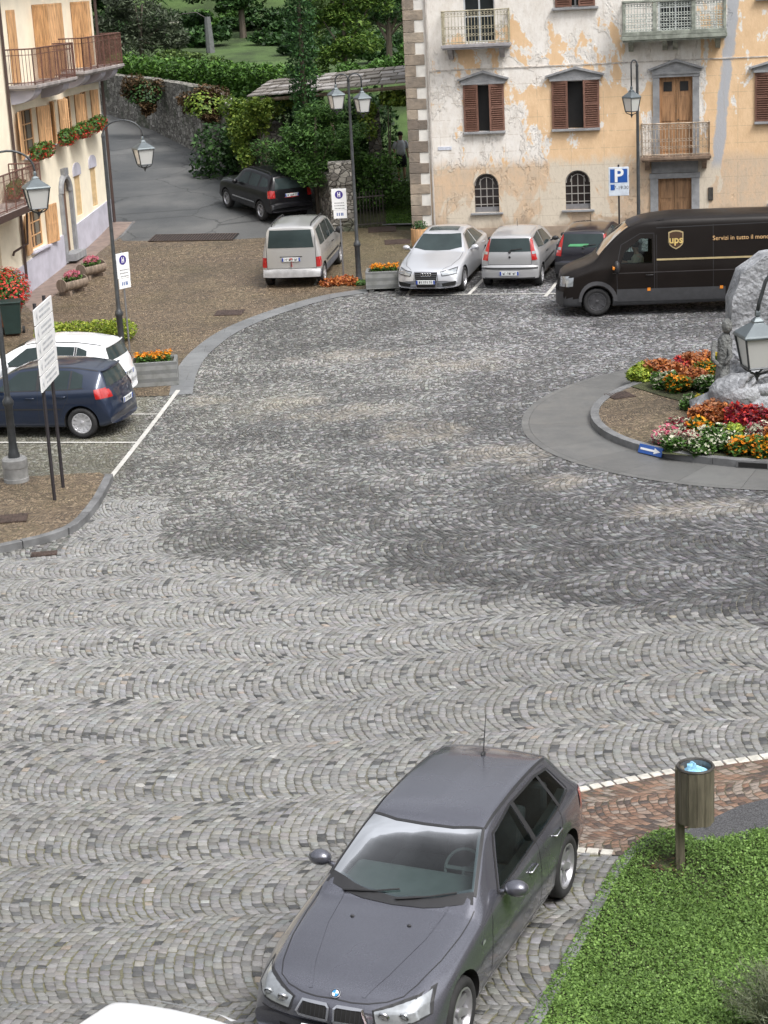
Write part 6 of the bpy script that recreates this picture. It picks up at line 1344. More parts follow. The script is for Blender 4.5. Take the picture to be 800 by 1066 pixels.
def nosign(loc, label, zb, zt, rz, wd=.36):
    t = thing('no_stopping_sign', label, 'sign', loc, rz); MB().tube([(0, .03, 0), (0, .03, zt+.04)], .025, 8).build('post', m_back, t, smooth=True)
    h = zt-zb; zs = zb+h*.28; p = MB().box(-wd/2, wd/2, -.008, .008, zs+.005, zt).build('panel', m_signw, t, bevel=.004); q = MB().box(-wd/2+.03, wd/2-.01, -.012, .006, zb, zs-.002).build('lower_panel', m_signw, t, bevel=.004)
    T = Matrix.Translation((0, -.009, zt-h*.2))@Matrix.Rotation(math.pi/2, 4, 'X'); r = wd*.27
    MB().lathe([(r, 0), (r, .004), (0.001, .004)], 24, T, cap=False).build('round_symbol', M('symbol_violet_blue', (.05, .03, .22), .4), p)
    g = MB().box(-r*.34, -r*.14, -.017, -.0135, zt-h*.2-r*.6, zt-h*.2+r*.6).box(r*.14, r*.34, -.017, -.0135, zt-h*.2-r*.6, zt-h*.2+r*.6).box(-r*.14, r*.14, -.017, -.0135, zt-h*.2-r*.12, zt-h*.2+r*.12); g.build('symbol_mark', m_signw, p)
    w = MB(); rr = random.Random(len(label))
    for i, zz in enumerate((zs+h*.24, zs+h*.15, zs+h*.06)):
        x = -wd*.36+rr.uniform(0, .05)
        while x < wd*.34: a = rr.uniform(.02, .04); w.box(x, x+a, -.0105, -.0085, zz-.011, zz+.011); x += a+.014
    w.build('small_writing', M('sign_ink_grey', (.12, .12, .13), .6), p)
    w = MB()
    for x in (-.09, -.03, .03, .07): w.box(x, x+.03, -.0145, -.0125, zb+h*.09, zb+h*.19)
    w.build('lower_writing', M('sign_ink_blue', (.1, .16, .35), .6), q)
P = G(358, 292); nosign(P, 'white no-stopping sign on a thin post beside the lamp with two lanterns', zat(P, 357, 227), zat(P, 357, 196), math.radians(-4), .42)
P = G(136, 366); nosign(P, 'narrow white no-stopping sign turned half away beside the orange planter on the left', zat(P, 129, 300), zat(P, 129, 263), math.radians(50), .42)
P = G(646, 296); t = thing('parking_sign', 'blue and white parking sign on a thin post behind the van', 'sign', P, math.radians(-6))
zt = zat(P, 647, 173.5); zb = zat(P, 647, 203.5); MB().tube([(0, .03, 0), (0, .03, zt+.06)], .025, 8).build('post', m_post, t, smooth=True)
pn = MB().box(-.27, .27, -.01, .01, zb, zt).build('panel', M('sign_pale', (.6, .66, .74), .4), t, bevel=.01); h = zt-zb
MB().box(-.23, .23, -.0135, -.0105, zb+h*.46, zt-h*.07).build('blue_field', m_blue, pn)
text_mesh('P', .5, .002, m_signw, pn, Matrix.Translation((0, -.016, zb+h*.69))@Matrix.Rotation(math.pi/2, 4, 'X'), 'letter_p', bold=.012)
MB().box(-.22, -.11, -.0135, -.0105, zb+h*.2, zb+h*.4).build('small_blue_field', m_blue, pn)
text_mesh('7-19.30', .13, .0015, M('sign_ink_grey', (.12, .12, .13), .6), pn, Matrix.Translation((.065, -.0135, zb+h*.28))@Matrix.Rotation(math.pi/2, 4, 'X'), 'hours_lettering')

# stone planters with orange flowers
m_planter = slabs('planter_stone', (.24, .24, .235), 2.0, 2.0); t_ = NT('banded_planter'); so_ = t_.n('SeparateXYZ'); t_.t.links.new(t_.objc(), so_.inputs[0]); zz_ = X(t_, so_.outputs[2]); nz_ = t_.noise(scale=5, detail=6)
t_.set(color=t_.mix(t_.sm(nz_, .4, .7)*.5, t_.ramp((zz_/.19).fract(), [(0, (.23, .235, .23)), (.5, (.27, .27, .265)), (.52, (.16, .165, .165)), (1, (.19, .195, .19))], 'CONSTANT'), (.11, .115, .1)), rough=.85); t_.bump(nz_, .01); m_planter = t_.m
def leaves(name, pts, size, mat, parent, up=.5, aspect=.6, seed=1, outward=None):
    """one mesh of many small two-sided leaf faces; pts: (N,3) array"""
    r = np.random.default_rng(seed); N = len(pts); pts = np.asarray(pts, float)
    n = r.normal(size=(N, 3)); n[:, 2] = np.abs(n[:, 2])+up; 
    if outward is not None: n += outward*1.2
    n /= np.linalg.norm(n, axis=1)[:, None]; a = r.normal(size=(N, 3)); a -= n*(a*n).sum(1)[:, None]; a /= np.linalg.norm(a, axis=1)[:, None]; b = np.cross(n, a)
    s = size*r.uniform(.6, 1.35, N)[:, None]; L = a*s; W_ = b*s*aspect
    V = np.stack([pts-L*.5, pts+W_*.5-n*s*.08, pts+L*.5, pts-W_*.5-n*s*.08], 1).reshape(-1, 3)
    me = bpy.data.meshes.new(name); me.vertices.add(4*N); me.vertices.foreach_set('co', V.ravel()); me.loops.add(4*N); me.loops.foreach_set('vertex_index', np.arange(4*N, dtype=np.int32)); me.polygons.add(N)
    me.polygons.foreach_set('loop_start', np.arange(0, 4*N, 4, dtype=np.int32)); me.polygons.foreach_set('loop_total', np.full(N, 4, dtype=np.int32)); me.update(); me.validate(); me.materials.append(mat)
    o = bpy.data.objects.new(name, me); COL.objects.link(o)
    if parent: o.parent = parent
    return o
def blob(N, c, r, seed=1, shell=.5, floor=None):
    g = np.random.default_rng(seed); d = g.normal(size=(N, 3)); d /= np.linalg.norm(d, axis=1)[:, None]; q = g.uniform(shell**3, 1, N)**(1/3)
    p = np.array(c)+d*q[:, None]*np.array(r)
    if floor is not None: p[:, 2] = np.maximum(p[:, 2], floor)
    return p
m_leaf = leafmat('leaf_green', (.05, .115, .022), (.11, .23, .045)); m_leafd = leafmat('leaf_dark', (.025, .064, .018), (.06, .13, .034)); m_leafy = leafmat('leaf_yellowgreen', (.10, .18, .025), (.26, .34, .06)); m_leafo = leafmat('leaf_olive', (.05, .065, .04), (.12, .15, .09))
m_orange = leafmat('petal_orange', (.7, .22, .01), (.85, .36, .02)); m_pink = leafmat('petal_pink', (.65, .12, .2), (.8, .3, .4)); m_redf = leafmat('petal_red', (.45, .02, .02), (.7, .08, .05)); m_rust = leafmat('leaf_rust', (.35, .09, .03), (.6, .24, .07)); m_dkred = leafmat('leaf_crimson', (.15, .015, .025), (.32, .03, .06)); m_yel = leafmat('petal_yellow', (.6, .45, .02), (.8, .65, .1)); m_whitef = leafmat('leaf_cream', (.4, .42, .3), (.65, .62, .5)); m_brownleaf = leafmat('leaf_brown', (.07, .045, .02), (.16, .10, .05)); m_lime = leafmat('leaf_lime', (.2, .3, .03), (.45, .5, .08))
def planter(label, c, w, d, h, rz, seed, feet=False):
    t = thing('stone_planter', label, 'planter', c, rz)
    mb = MB(); b0 = .07 if feet else 0; tp = .03
    for x0, x1, y0, y1 in ((-w/2, w/2, -d/2, -d/2+.08), (-w/2, w/2, d/2-.08, d/2), (-w/2, -w/2+.08, -d/2+.08, d/2-.08), (w/2-.08, w/2, -d/2+.08, d/2-.08)): mb.box(x0, x1, y0, y1, b0, h)
    mb.box(-w/2+.08, w/2-.08, -d/2+.08, d/2-.08, b0, h-.1); 
    o = mb.build('trough', m_planter, t, bevel=.012)
    if feet:
        for sx in (-1, 1): MB().box(sx*(w/2-.15)-.07, sx*(w/2-.15)+.07, -d/2+.05, d/2-.05, 0, b0).build('foot', m_planter, t)
    MB().box(-w/2+.08, w/2-.08, -d/2+.08, d/2-.08, h-.1, h-.05).build('soil', mat_soil, t)
    f = thing('orange_flowers', 'bright orange flowers filling the '+('planter beside the white hatchback' if not feet else 'grey planter beside the silver saloon'), 'flowers', (c[0], c[1], c[2]+h-.05), rz)
    P = RNG.uniform((-w/2+.15, -d/2+.12, .02), (w/2-.15, d/2-.12, .16), (900, 3)); leaves('foliage', P, .06, m_leaf, f, seed=seed)
    P = []; 
    for k in range(60):
        c_ = RNG.uniform((-w/2+.12, -d/2+.1, .13), (w/2-.12, d/2-.1, .2)); P.append(blob(14, c_, (.045, .045, .03), seed*100+k))
    leaves('blossom', np.concatenate(P), .045, m_orange, f, up=1.2, seed=seed)
c_ = (G(138, 404)+G(182, 402))/2; planter('banded grey stone planter with orange flowers beside the white hatchback', (c_.x, c_.y+.4, hg(c_.y+.3)), 1.08, .8, .56, math.radians(4), 11)
c_ = (G(382, 304)+G(417, 304))/2; planter('grey stone planter on feet with orange flowers, left of the silver saloon', (c_.x+.05, c_.y+.4, hg(c_.y+.3)), 1.02, .75, .55, math.radians(-3), 12, True)
# hollow log planters with pink flowers
m_bark = woodmat('log_bark', (.22, .17, .13)); 
def log(c, label, rz, L=.95):
    t = thing('log_planter', label, 'planter', c, rz); R_ = Matrix.Rotation(math.pi/2, 4, 'Y'); r = .19
    T = Matrix.Translation((0, 0, .3))
    mb = MB(); n = 18
    for ro, sgn in ((r, 1), (r-.04, -1)): mb.grid([[Vector((-L/2+L*j, ro*math.cos(a), .3+ro*math.sin(a))) for j in (0, 1)] for a in [math.pi*.82+i*math.pi*1.36/n for i in range(n+1)]])
    for x in (-L/2, L/2): mb.lathe([(r-.002, 0), (r-.001, .03)], 18, Matrix.Translation((x-.015, 0, .3))@R_)
    mb.build('log_trough', m_bark, t, recalc=True)
    for x in (-L/3, L/3): MB().box(x-.05, x+.05, -.2, .2, 0, .13).build('foot_block', m_bark, t)
    leaves('foliage', blob(350, (0, 0, .45), (L*.42, .17, .13), 5), .07, m_leaf, t, seed=3); leaves('blossom', blob(450, (0, 0, .56), (L*.34, .16, .12), 6), .05, m_pink, t, up=1, seed=4)
P = G(70, 307); log((P.x+.15, P.y+.2, P.z), 'nearer hollow log planter with pink flowers on the pavement by the cream house', math.radians(58))
P = G(90, 291); log((P.x+.15, P.y+.2, P.z), 'farther hollow log planter with pink flowers, near the cream house door', math.radians(58))
# wheelie bin and red flower bush
P = G(14, 349); t = thing('wheelie_bin', 'dark green wheelie bin in front of the red flowering shrub', 'bin', P, math.radians(8))
T = Matrix.Identity(4); b = MB(); b.add([(-.2,-.2,.06),(.2,-.2,.06),(.2,.2,.06),(-.2,.2,.06),(-.26,-.27,.86),(.26,-.27,.86),(.26,.27,.86),(-.26,.27,.86)], [(0,3,2,1),(4,5,6,7),(0,1,5,4),(1,2,6,5),(2,3,7,6),(3,0,4,7)]); m_bin = M('bin_green', (.012, .03, .028), .5)
b.build('bin_body', m_bin, t, bevel=.02); MB().box(-.28,.28,-.3,.3,.865,.92).build('lid', m_bin, t, bevel=.02)
for s_ in (-1, 1): MB().lathe([(.1,-.03),(.1,.03)], 16, Matrix.Translation((s_*.27,.2,.1))@Matrix.Rotation(math.pi/2,4,'Y')).build('wheel', m_rubber, t)
P = G(10, 345); t = thing('flowering_shrub', 'round shrub covered in red flowers behind the green wheelie bin', 'shrub', (P.x-.1, P.y+.7, P.z))
MB().lathe([(.26,0),(.3,.3),(.34,.45)], 16).build('pot', M('terracotta', (.3,.13,.08), .8), t, smooth=True)
leaves('foliage', blob(2600, (0,0,1.0), (.62,.6,.6), 8, .35), .09, m_leaf, t, seed=8); leaves('blossom', blob(1300, (0,0,1.02), (.68,.66,.62), 9, .85), .075, m_redf, t, seed=9)
P = G(80, 378); t = thing('golden_shrub', 'low golden-yellow shrub behind the roof of the white hatchback', 'shrub', (P.x-.15, P.y+2.3, hg(P.y+2.2)))
for k in range(1): leaves('foliage', np.concatenate([blob(1500, (dx,0,.28), (.5,.4,.3), 20+k_, .4, .02) for k_, dx in enumerate((-.75,-.2,.4,.9))]), .07, m_lime, t, seed=21)
MB().tube([(-.6,0,0),(-.5,0,.3)], .02, 5).tube([(.3,0,0),(.4,0,.3)], .02, 5).build('stem', m_bark, t)
P = G(354, 297); t = thing('red_leaved_plant', 'low red-leaved plant at the foot of the sign by the people carrier', 'plant', P)
leaves('foliage', np.concatenate([blob(120, (dx,dy,.11), (.24,.22,.13), 30+i, .3, .02) for i,(dx,dy) in enumerate(((-.35,-.05),(0,0),(.2,.3),(.35,-.1),(-.1,.3)))]), .1, m_rust, t, up=.3, seed=31)
P = G(375, 296); t = thing('grass_tuft', 'green tuft at the foot of the double lantern lamp', 'plant', (P.x, P.y-.1, P.z)); leaves('foliage', blob(250, (0,0,.08), (.3,.15,.1), 33, .2, .01), .08, m_leaf, t, seed=33)
P = G(437, 256); t = thing('barrel', 'orange-brown wooden tub with a dark plant at the corner of the old house', 'planter', (P.x+.02, P.y-.45, hg(P.y-.4))); MB().lathe([(.24,0),(.28,.3),(.27,.62)], 14).build('tub', m_tan, t, smooth=True); leaves('foliage', blob(260, (0,0,.72), (.26,.26,.16), 35, .2), .08, m_leafd, t, seed=35)

# litter bin with wooden slats on its post
P = G(708.5, 905); t = thing('litter_bin', 'slatted wooden litter bin on a post at the edge of the lawn', 'litter bin', (P.x, P.y, .02), math.radians(-6)); m_slat = woodmat('weathered_slats', (.125, .11, .08), 1.3)
zt = zat(P, 725, 797); zb = zat(P, 728, 855); r = .17; cx = .155
pm = MB().box(-.045, .045, -.045, .045, -.05, zt-.03); pm.build('post', m_slat, t, bevel=.006)
for k in range(14):
    a = 2*math.pi*k/14; R_ = Matrix.Translation((cx, 0, 0))@Matrix.Rotation(a, 4, 'Z'); 
    MB().box(r-.012, r+.012, -.039, .039, zb+random.uniform(-.01,.01), zt-.03+random.uniform(-.008,.008), R_).build('slat', m_slat, t, bevel=.004)
MB().tube([(cx+(r+.004)*math.cos(a), (r+.004)*math.sin(a), zt-.02) for a in [math.pi*2*i/28 for i in range(29)]], .016, 6).build('rim_hoop', m_ironr, t)
lin = MB().lathe([(r-.02, zb+.02), (r-.018, zt-.02)], 24, Matrix.Translation((cx,0,0)), cap=False); lin.lathe([(r-.02, zb+.02), (.001, zb+.02)], 24, Matrix.Translation((cx,0,0)), cap=False); lin.build('liner', M('zinc_liner', (.2,.2,.2), .5, .6), t)
bg = MB(); bg.ellip((cx, 0, zt-.12), (r-.03, r-.03, .09), 18, 9, .12); bg.ellip((cx-.03, .03, zt-.05), (.05, .06, .06), 9, 6, .25); bag = bg.build('blue_bag', M('blue_plastic_bag', (.25, .5, .68), .3, var=.35, scale=14), None); bag.parent = None; bag.location = t.location; bag.rotation_euler = t.rotation_euler; tag(bag, 'crumpled light blue plastic bag inside the wooden litter bin', 'bag')
# manhole covers and channel grate
def cover(px, w, d, rz, label, n=1, dz=.012):
    P = G(*px); t = thing('manhole_cover', label, 'manhole cover', on(P.x, P.y, dz), rz); t.rotation_euler.x = math.atan(.0025*max(0, P.y-32)) if P.y < 58 else .07
    MB().box(-w/2, w/2, -d/2, d/2, -.01, .008).build('plate', m_iron, t); g = MB()
    for i in range(int(w/.06)): g.box(-w/2+.03+i*.06, -w/2+.05+i*.06, -d/2+.03, d/2-.03, .0085, .014)
    g.build('ribs', m_iron, t)
for px, w, d, rz, lb, dz in (((239, 326), .75, .65, -.1, 'rusty square cover in the brown pavement near the stone band', .016), ((14, 546), .5, .5, .1, 'rusty cover in the corner pavement by the stone lamp base', .115), ((46, 577), .42, .22, .1, 'small rusty drain cover in the cobbles below the corner kerb', .012), ((398, 239), .9, .8, 0, 'dark cover in the mossy paving left of the old house, nearer the garden gate', .016), ((414, 252), .8, .7, 0, 'dark cover in the mossy paving closest to the old house corner', .016), ((646, 418), .5, .5, .3, 'small rusty cover in the round flower island', .135)): cover(px, w, d, rz, lb, dz=dz)
def grate(a, b, w, label):
    A = G(*a); B = G(*b); d = B-A; L = d.length; t = thing('channel_grate', label, 'grate', (A.x, A.y, A.z+.018)); rz = math.atan2(d.y, d.x); t.rotation_euler = (math.atan(.085), -math.asin(d.z/L), rz); t.location.z += .01
    MB().box(0, L, -w/2, w/2, -.01, .0).build('channel', m_arch, t); g = MB().box(0, L, -w/2, -w/2+.03, .001, .012).box(0, L, w/2-.03, w/2, .001, .012)
    for i in range(int(L/.09)): g.box(i*.09, i*.09+.045, -w/2+.03, w/2-.03, .001, .01)
    g.build('grate_bars', m_iron, t)
grate((158, 248.5), (246, 247), .95, 'long dark drainage grate across the foot of the asphalt lane')
# ------------------------------------------------------------------ retaining wall, hill and garden
def rubble():
    t = NT('rubble_stone'); o = t.objc(); v = t.n('TexVoronoi'); v.inputs['Scale'].default_value = 4.6; wv = t.n('Mapping'); wv.inputs['Scale'].default_value = (1, 1, 1.5); t.t.links.new(o, wv.inputs[0]); t.t.links.new(wv.outputs[0], v.inputs['Vector'])
    e = t.n('TexVoronoi', feature='DISTANCE_TO_EDGE'); e.inputs['Scale'].default_value = 4.6; t.t.links.new(wv.outputs[0], e.inputs['Vector'])
    r = X(t, v.outputs['Color']); sp = t.n('SeparateXYZ'); t.t.links.new(v.outputs['Color'], sp.inputs[0]); c = t.ramp(X(t, sp.outputs[0]), [(0, (.11, .10, .088)), (.4, (.19, .18, .16)), (.75, (.27, .255, .225)), (1, (.38, .36, .33))])
    n = t.noise(vec=o, scale=.9, detail=5); c = t.mix(t.sm(n, .5, .68)*.8, c, (.035, .05, .02)); c = t.mix(t.sm(X(t, e.outputs['Distance']), .0, .05), (.05, .048, .04), c)
    t.set(color=c, rough=.9); t.bump(t.sm(X(t, e.outputs['Distance']), 0, .1), .05); return t.m
m_rub = rubble()
def stonewall(name, label, pts, hts, th=.45):
    """pts ground line, hts top z"""
    t0 = Vector((pts[0][0], pts[0][1], 0)); mb = MB(); P = []; H = []
    for i in range(len(pts)-1):
        k = max(1, int((Vector(pts[i+1])-Vector(pts[i])).length/.5))
        for j in range(k): P.append(Vector(pts[i]).lerp(Vector(pts[i+1]), j/k)); H.append(hts[i]+(hts[i+1]-hts[i])*j/k)
    P.append(Vector(pts[-1])); H.append(hts[-1]); V = []
    for i, p in enumerate(P):
        d = (P[min(i+1, len(P)-1)]-P[max(i-1, 0)]).normalized(); n = Vector((-d.y, d.x)); zz = H[i]+random.uniform(-.03, .03); b = hg(p.y)-.4
        for off, z in ((0, b), (0, (b+zz)/2), (0, zz), (th, zz), (th, b)): q = p+n*(off+ (random.uniform(-.02, .02) if off == 0 else 0)); V.append((q.x-t0.x, q.y-t0.y, z))
    F = [(5*i+k, 5*i+(k+1)%5, 5*i+5+(k+1)%5, 5*i+5+k) for i in range(len(P)-1) for k in range(5)]+[tuple(range(5)), tuple(5*(len(P)-1)+k for k in range(5))[::-1]]
    mb.add(V, F); o = mb.build(name, m_rub, recalc=True); o.location = t0; return tag(o, label, 'wall')
def W(px, py): p = G(px, py); return (p.x, p.y)
wl = [(-15.5, 95), W(108, 117), W(160, 136), W(220, 166), W(255, 184), W(285, 198)]
wt = [6.2]+[zat(Vector((*W(*a), 0)), a[0], b) for a, b in (((108, 117), 76), ((160, 136), 82), ((220, 166), 92), ((255, 184), 118), ((285, 198), 128))]
stonewall('retaining_wall', 'long rubble stone retaining wall beside the lane, under the green hedge', wl[::-1], wt[::-1], -.5)
wl2 = [W(285, 198), W(318, 214), W(352, 237)]; stonewall('garden_wall', 'low mossy stone wall right of the black off-road car', wl2[::-1], [2.55, 2.9, 3.3], -.45)
def pillar(label, px, py, ytop, w=.5):
    P = G(px, py); z = zat(P, px, ytop); t = thing('stone_pillar', label, 'pillar', P); mb = MB(); k = 0; zz = -.1
    while zz < z-.05: h_ = random.uniform(.22, .32); mb.box(-w/2+random.uniform(-.02,.02), w/2+random.uniform(-.02,.02), -w/2+random.uniform(-.02,.02), w/2, zz, min(z, zz+h_)); zz += h_
    mb.build('shaft', m_rub, t, bevel=.015); return t
pillar('stone pillar of the pergola above the black off-road car, left one', 263, 190, 112, .5); pillar('thick stone gate pillar behind the people carrier', 358, 239, 168, .75); pillar('dark stone pillar of the pergola beside the person', 393, 200, 112, .45)
# hill
HL = [Vector(p) for p in wl]; hz = wt
def hillz(x, y):
    t = (x+4.5)*.82+(y-69)*.57           # distance behind the wall line, roughly
    b = 4.6+max(0, y-72)*.03
    return b+max(0, y-92)*.05+max(0, y-112)*.32
mb = MB(); rows = []
for j in range(0, 34):
    y0 = 60+j*3.2; row = []
    for i in range(0, 40):
        # start just behind the wall
        ys = [p.y for p in HL[::-1]]; xs = [p.x for p in HL[::-1]]; xw = float(np.interp(y0, ys, xs)) if y0 <= 95 else -15.5-(y0-95)*.8
        x = xw-(-.42)+(60)*(i/39)**1.5; zt_ = hillz(x, y0)
        if y0 < 72: zt_ = min(zt_, float(np.interp(y0, ys, hz[::-1]))-.1 if y0 > ys[0] else 2.4)
        if x > -4.5+max(0, (72-y0))*.0 and y0 < 74: zt_ = min(zt_, hg(y0)-.06+max(0, y0-69)*.25)
        row.append((x, y0, zt_))
    rows.append(row)
mb.grid(rows); hill = mb.build('hillside', M('hill_grass', (.045, .078, .02), .95, var=.45, scale=.5, bump=.05, bscale=6), smooth='all'); hill['kind'] = 'structure'
lawn = MB(); A = [G(*p) for p in ((402, 234), (432, 234), (431, 189), (404, 189))]; lawn.add([(p.x, p.y, p.z+.02) for p in A]+[(A[3].x, A[3].y+4, A[3].z+.1), (A[2].x, A[2].y+4, A[2].z+.1)], [(0, 1, 2, 3), (3, 2, 5, 4)])
lo = lawn.build('garden_lawn', M('lawn_green', (.045, .095, .015), .95, var=.35, scale=3, bump=.03, bscale=30)); lo['kind'] = 'structure'
P = [RNG.uniform(0, 1, 2) for _ in range(5000)]; pts = np.array([tuple((A[0]*(1-u)+A[1]*u)*(1-v)+(A[3]*(1-u)+A[2]*u)*v+Vector((0, 0, .04))) for u, v in P]); tag(leaves('garden_grass', pts, .09, leafmat('grass_leaf', (.05, .11, .015), (.1, .19, .03)), None, seed=50, aspect=.25), 'short bright lawn between the garden gate and the old house', 'grass', kind='stuff')
pk = drape('garden_path_edge', band([W(398, 236), W(432, 235)], 0, .15), .06, m_kerb)
# iron gate
ga, gb = G(366, 239), G(402, 235); t = thing('garden_gate', 'dark iron bar gate between the stone gate pillar and the garden lawn', 'gate', ga, math.atan2(gb.y-ga.y, gb.x-ga.x)); L = (gb-ga).length
mb = MB().box(0, L, -.02, .02, .12, .16).box(0, L, -.02, .02, 1.0, 1.04); 
for i in range(int(L/.11)+1): mb.tube([(i*.11, 0, .05), (i*.11, 0, 1.2)], .012, 5)
mb.build('gate_bars', m_ironr, t)
# pergola roof of stone slabs on beams
e0 = at(257, 103, 66); e1 = at(436, 87, 62.5); r0 = at(281, 85, 70.5); r1 = at(440, 68, 67); t = thing('pergola', 'long pergola roofed with grey stone slabs, overgrown by vines, left of the old house', 'pergola', (e0.x, e0.y, 0))
O = Vector((e0.x, e0.y, 0)); ts = NT('slab_roof'); rr_ = X(ts, ts.n('NewGeometry').outputs['Random Per Island']); nz = ts.noise(scale=3, detail=5); cc = ts.ramp(rr_, [(0, (.13, .115, .10)), (.5, (.22, .20, .18)), (1, (.36, .34, .33))]); cc = ts.mix(ts.sm(nz, .45, .65)*.6, cc, (.10, .085, .065)); ts.set(color=cc, rough=.75)
mb = MB(); nr = 5
for j in range(nr):
    u = 0
    while u < 1:
        w = random.uniform(.05, .1); v0 = j/nr; v1 = (j+1.25)/nr; q = lambda a, b: (e0.lerp(e1, min(a, 1.0))).lerp(r0.lerp(r1, min(a, 1.0)), b)-O
        pts4 = [q(u+.002, v0), q(u+w-.002, v0+random.uniform(-.02, .02)), q(u+w-.004, v1), q(u+.004, v1)]; dz = .02*j*0+random.uniform(0, .03); up = Vector((0, 0, .045+dz)); lift = [.05, .05, 0, 0]
        V = [p+Vector((0, 0, l+dz)) for p, l in zip(pts4, lift)]+[p+Vector((0, 0, l+dz+.045)) for p, l in zip(pts4, lift)]
        mb.add(V, [(0,3,2,1),(4,5,6,7),(0,1,5,4),(1,2,6,5),(2,3,7,6),(3,0,4,7)]); u += w
mb.build('slab_roof', ts.m, t)
for a in (.1, .5, .985):
    p = e0.lerp(e1, a)-O; q_ = r0.lerp(r1, a)-O; b = MB().tube([(p.x, p.y, p.z-.1), (q_.x, q_.y, q_.z-.1)], .07, 6).build('beam', m_bark, t); MB().tube([(p.x, p.y+.3, p.z-.05), (p.x, p.y+.3, 1.)], .08, 6).build('post', m_bark, t)
MB().tube([(0, .2, e0.z-.08), (e1.x-O.x, e1.y-O.y+.2, e1.z-.08)], .07, 6).build('eave_beam', m_bark, t)

# ---- trees and shrubs
m_trunk = woodmat('tree_bark', (.10, .08, .06))
def tree(name, label, cat, base, blobs, size, mat, trunk=.12, top=None, group=None, seed=1, aspect=.5, up=.4, limbs=5, dens=1.):
    """blobs: (dx,dy,dz,rx,ry,rz,n) clumps of foliage around the base point"""
    t = thing(name, label, cat, base, group=group); g = np.random.default_rng(seed); P = []
    for i, (dx, dy, dz, rx, ry, rz, n) in enumerate(blobs):
        m = max(5, int(n/230)); g2 = np.random.default_rng(seed*77+i)
        for k in range(m):              # sub-clumps make gaps and an uneven outline
            d = g2.normal(size=3); d /= np.linalg.norm(d); q = g2.uniform(.45, 1.0); c = (dx+d[0]*rx*q*.85, dy+d[1]*ry*q*.85, dz+d[2]*rz*q*.85); s = g2.uniform(.34, .62)
            P.append(blob(int(n/m*dens), c, (rx*s, ry*s, rz*s*.95), seed*1000+i*50+k, .25))
    leaves('crown', np.concatenate(P), size, mat, t, up=up, aspect=aspect, seed=seed)
    tz_ = top or max(b[2] for b in blobs); mb = MB(); mb.tube([(0, 0, -.3), (random.uniform(-.1, .1), 0, tz_*.45), (random.uniform(-.2, .2), .1, tz_)], [trunk, trunk*.75, trunk*.25], 8)
    for k in range(limbs):
        b = blobs[k % len(blobs)]; mb.tube([(0, 0, tz_*random.uniform(.3, .5)), (b[0]*.5, b[1]*.5, (b[2]+tz_*.4)*.5), (b[0]*.95+.01, b[1]*.95, b[2])], [trunk*.5, trunk*.35, trunk*.12], 5)
    mb.build('trunk', m_trunk, t); return t
def on_hill(px, py, y): p = at(px, py, y); return p
def hillpt(x, y): return Vector((x, y, hillz(x, y)))
GT = 'trees on the wooded slope'
# hedge on the wall
t = thing('hedge', 'long bright green clipped hedge along the top of the stone retaining wall', 'hedge', (0, 0, 0))
hp = []; g = np.random.default_rng(3); tr = []
for i in range(300):
    u = (i+.5)/300; px = 112+u*215; D = 85.5-u*17.5; topy = 60+u*14+4*math.sin(i*.35)+g.uniform(-2, 2); a = at(px, topy, D); th_ = 28/1907*D
    hp.append(blob(60, (a.x, a.y+.4, a.z-.45), (.42, .6, .55), 900+i, .55)); hp.append(blob(40, (a.x, a.y+.2, a.z-1.05), (.4, .55, .5), 1900+i, .6))
    if i % 25 == 0: tr.append(a)
leaves('foliage', np.concatenate(hp), .17, leafmat('hedge_leaf', (.05, .12, .02), (.12, .24, .04)), t, up=.7, seed=60)
mb = MB()
for a in tr: mb.tube([(a.x, a.y+.5, a.z-2.2), (a.x, a.y+.4, a.z-.5)], .05, 5)
mb.build('stems', m_trunk, t)
# climbers hanging over the wall
for k, (px, py, D, w, h_, mt, lb) in enumerate(((150, 92, 77.5, 1.1, .9, m_brownleaf, 'brownish creeper hanging over the stone wall under the hedge, left one'), (213, 104, 71, 1.1, .8, m_brownleaf, 'large reddish brown creeper hanging over the stone wall, middle one'), (250, 125, 67.4, .9, 1.3, m_leafy, 'yellow-green creeper over the wall by the left pergola pillar'))):
    p = at(px, py, D); q = at(px, py+55, D)
    t = tree('creeper', lb, 'creeper', (p.x, p.y-.1, p.z-h_), [(0, 0, h_, w*.8, .45, h_*.75, 2200), (.1, -.15, h_*.35, w*.5, .3, h_*.6, 1000)], .16, mt, .04, seed=70+k, limbs=3)
    if mt is m_brownleaf: leaves('green_leaves', blob(700, (0, -.1, h_*.8), (w*.8, .4, h_*.7), 75+k), .15, m_leafy if k else m_leafd, t, seed=75+k)
# garden shrubs in front of the pergola
p = G(338, 236); tree('feathery_shrub', 'large feathery light green shrub spilling over the garden wall in front of the pergola', 'shrub', (p.x-.2, p.y+1.6, p.z+.2), [(-.9, 0, 2.3, 1.1, .8, .9, 2600), (.5, -.2, 2.4, 1.2, .9, .9, 3000), (-.2, -.4, 1.4, 1.4, .8, .8, 2400), (1.0, .1, 1.5, .7, .7, 1.0, 1500), (.1, .3, 3.2, .9, .7, .6, 1500)], .17, leafmat('feather_leaf', (.04, .10, .02), (.10, .20, .045)), .08, seed=81, aspect=.28, up=.9)
tree('dark_shrub', 'dark green shrub under the pergola roof behind the black off-road car', 'shrub', (G(300, 205).x, 67.0, 1.8), [(-.3, 0, 1.5, 1.2, .8, 1.2, 2400), (1.1, .2, 1.6, 1.0, .8, 1.3, 2200), (-1., .5, 2.2, .8, .6, .7, 1000), (.4, -.3, .5, 1.3, .6, .6, 1500)], .16, m_leafd, .07, seed=82)
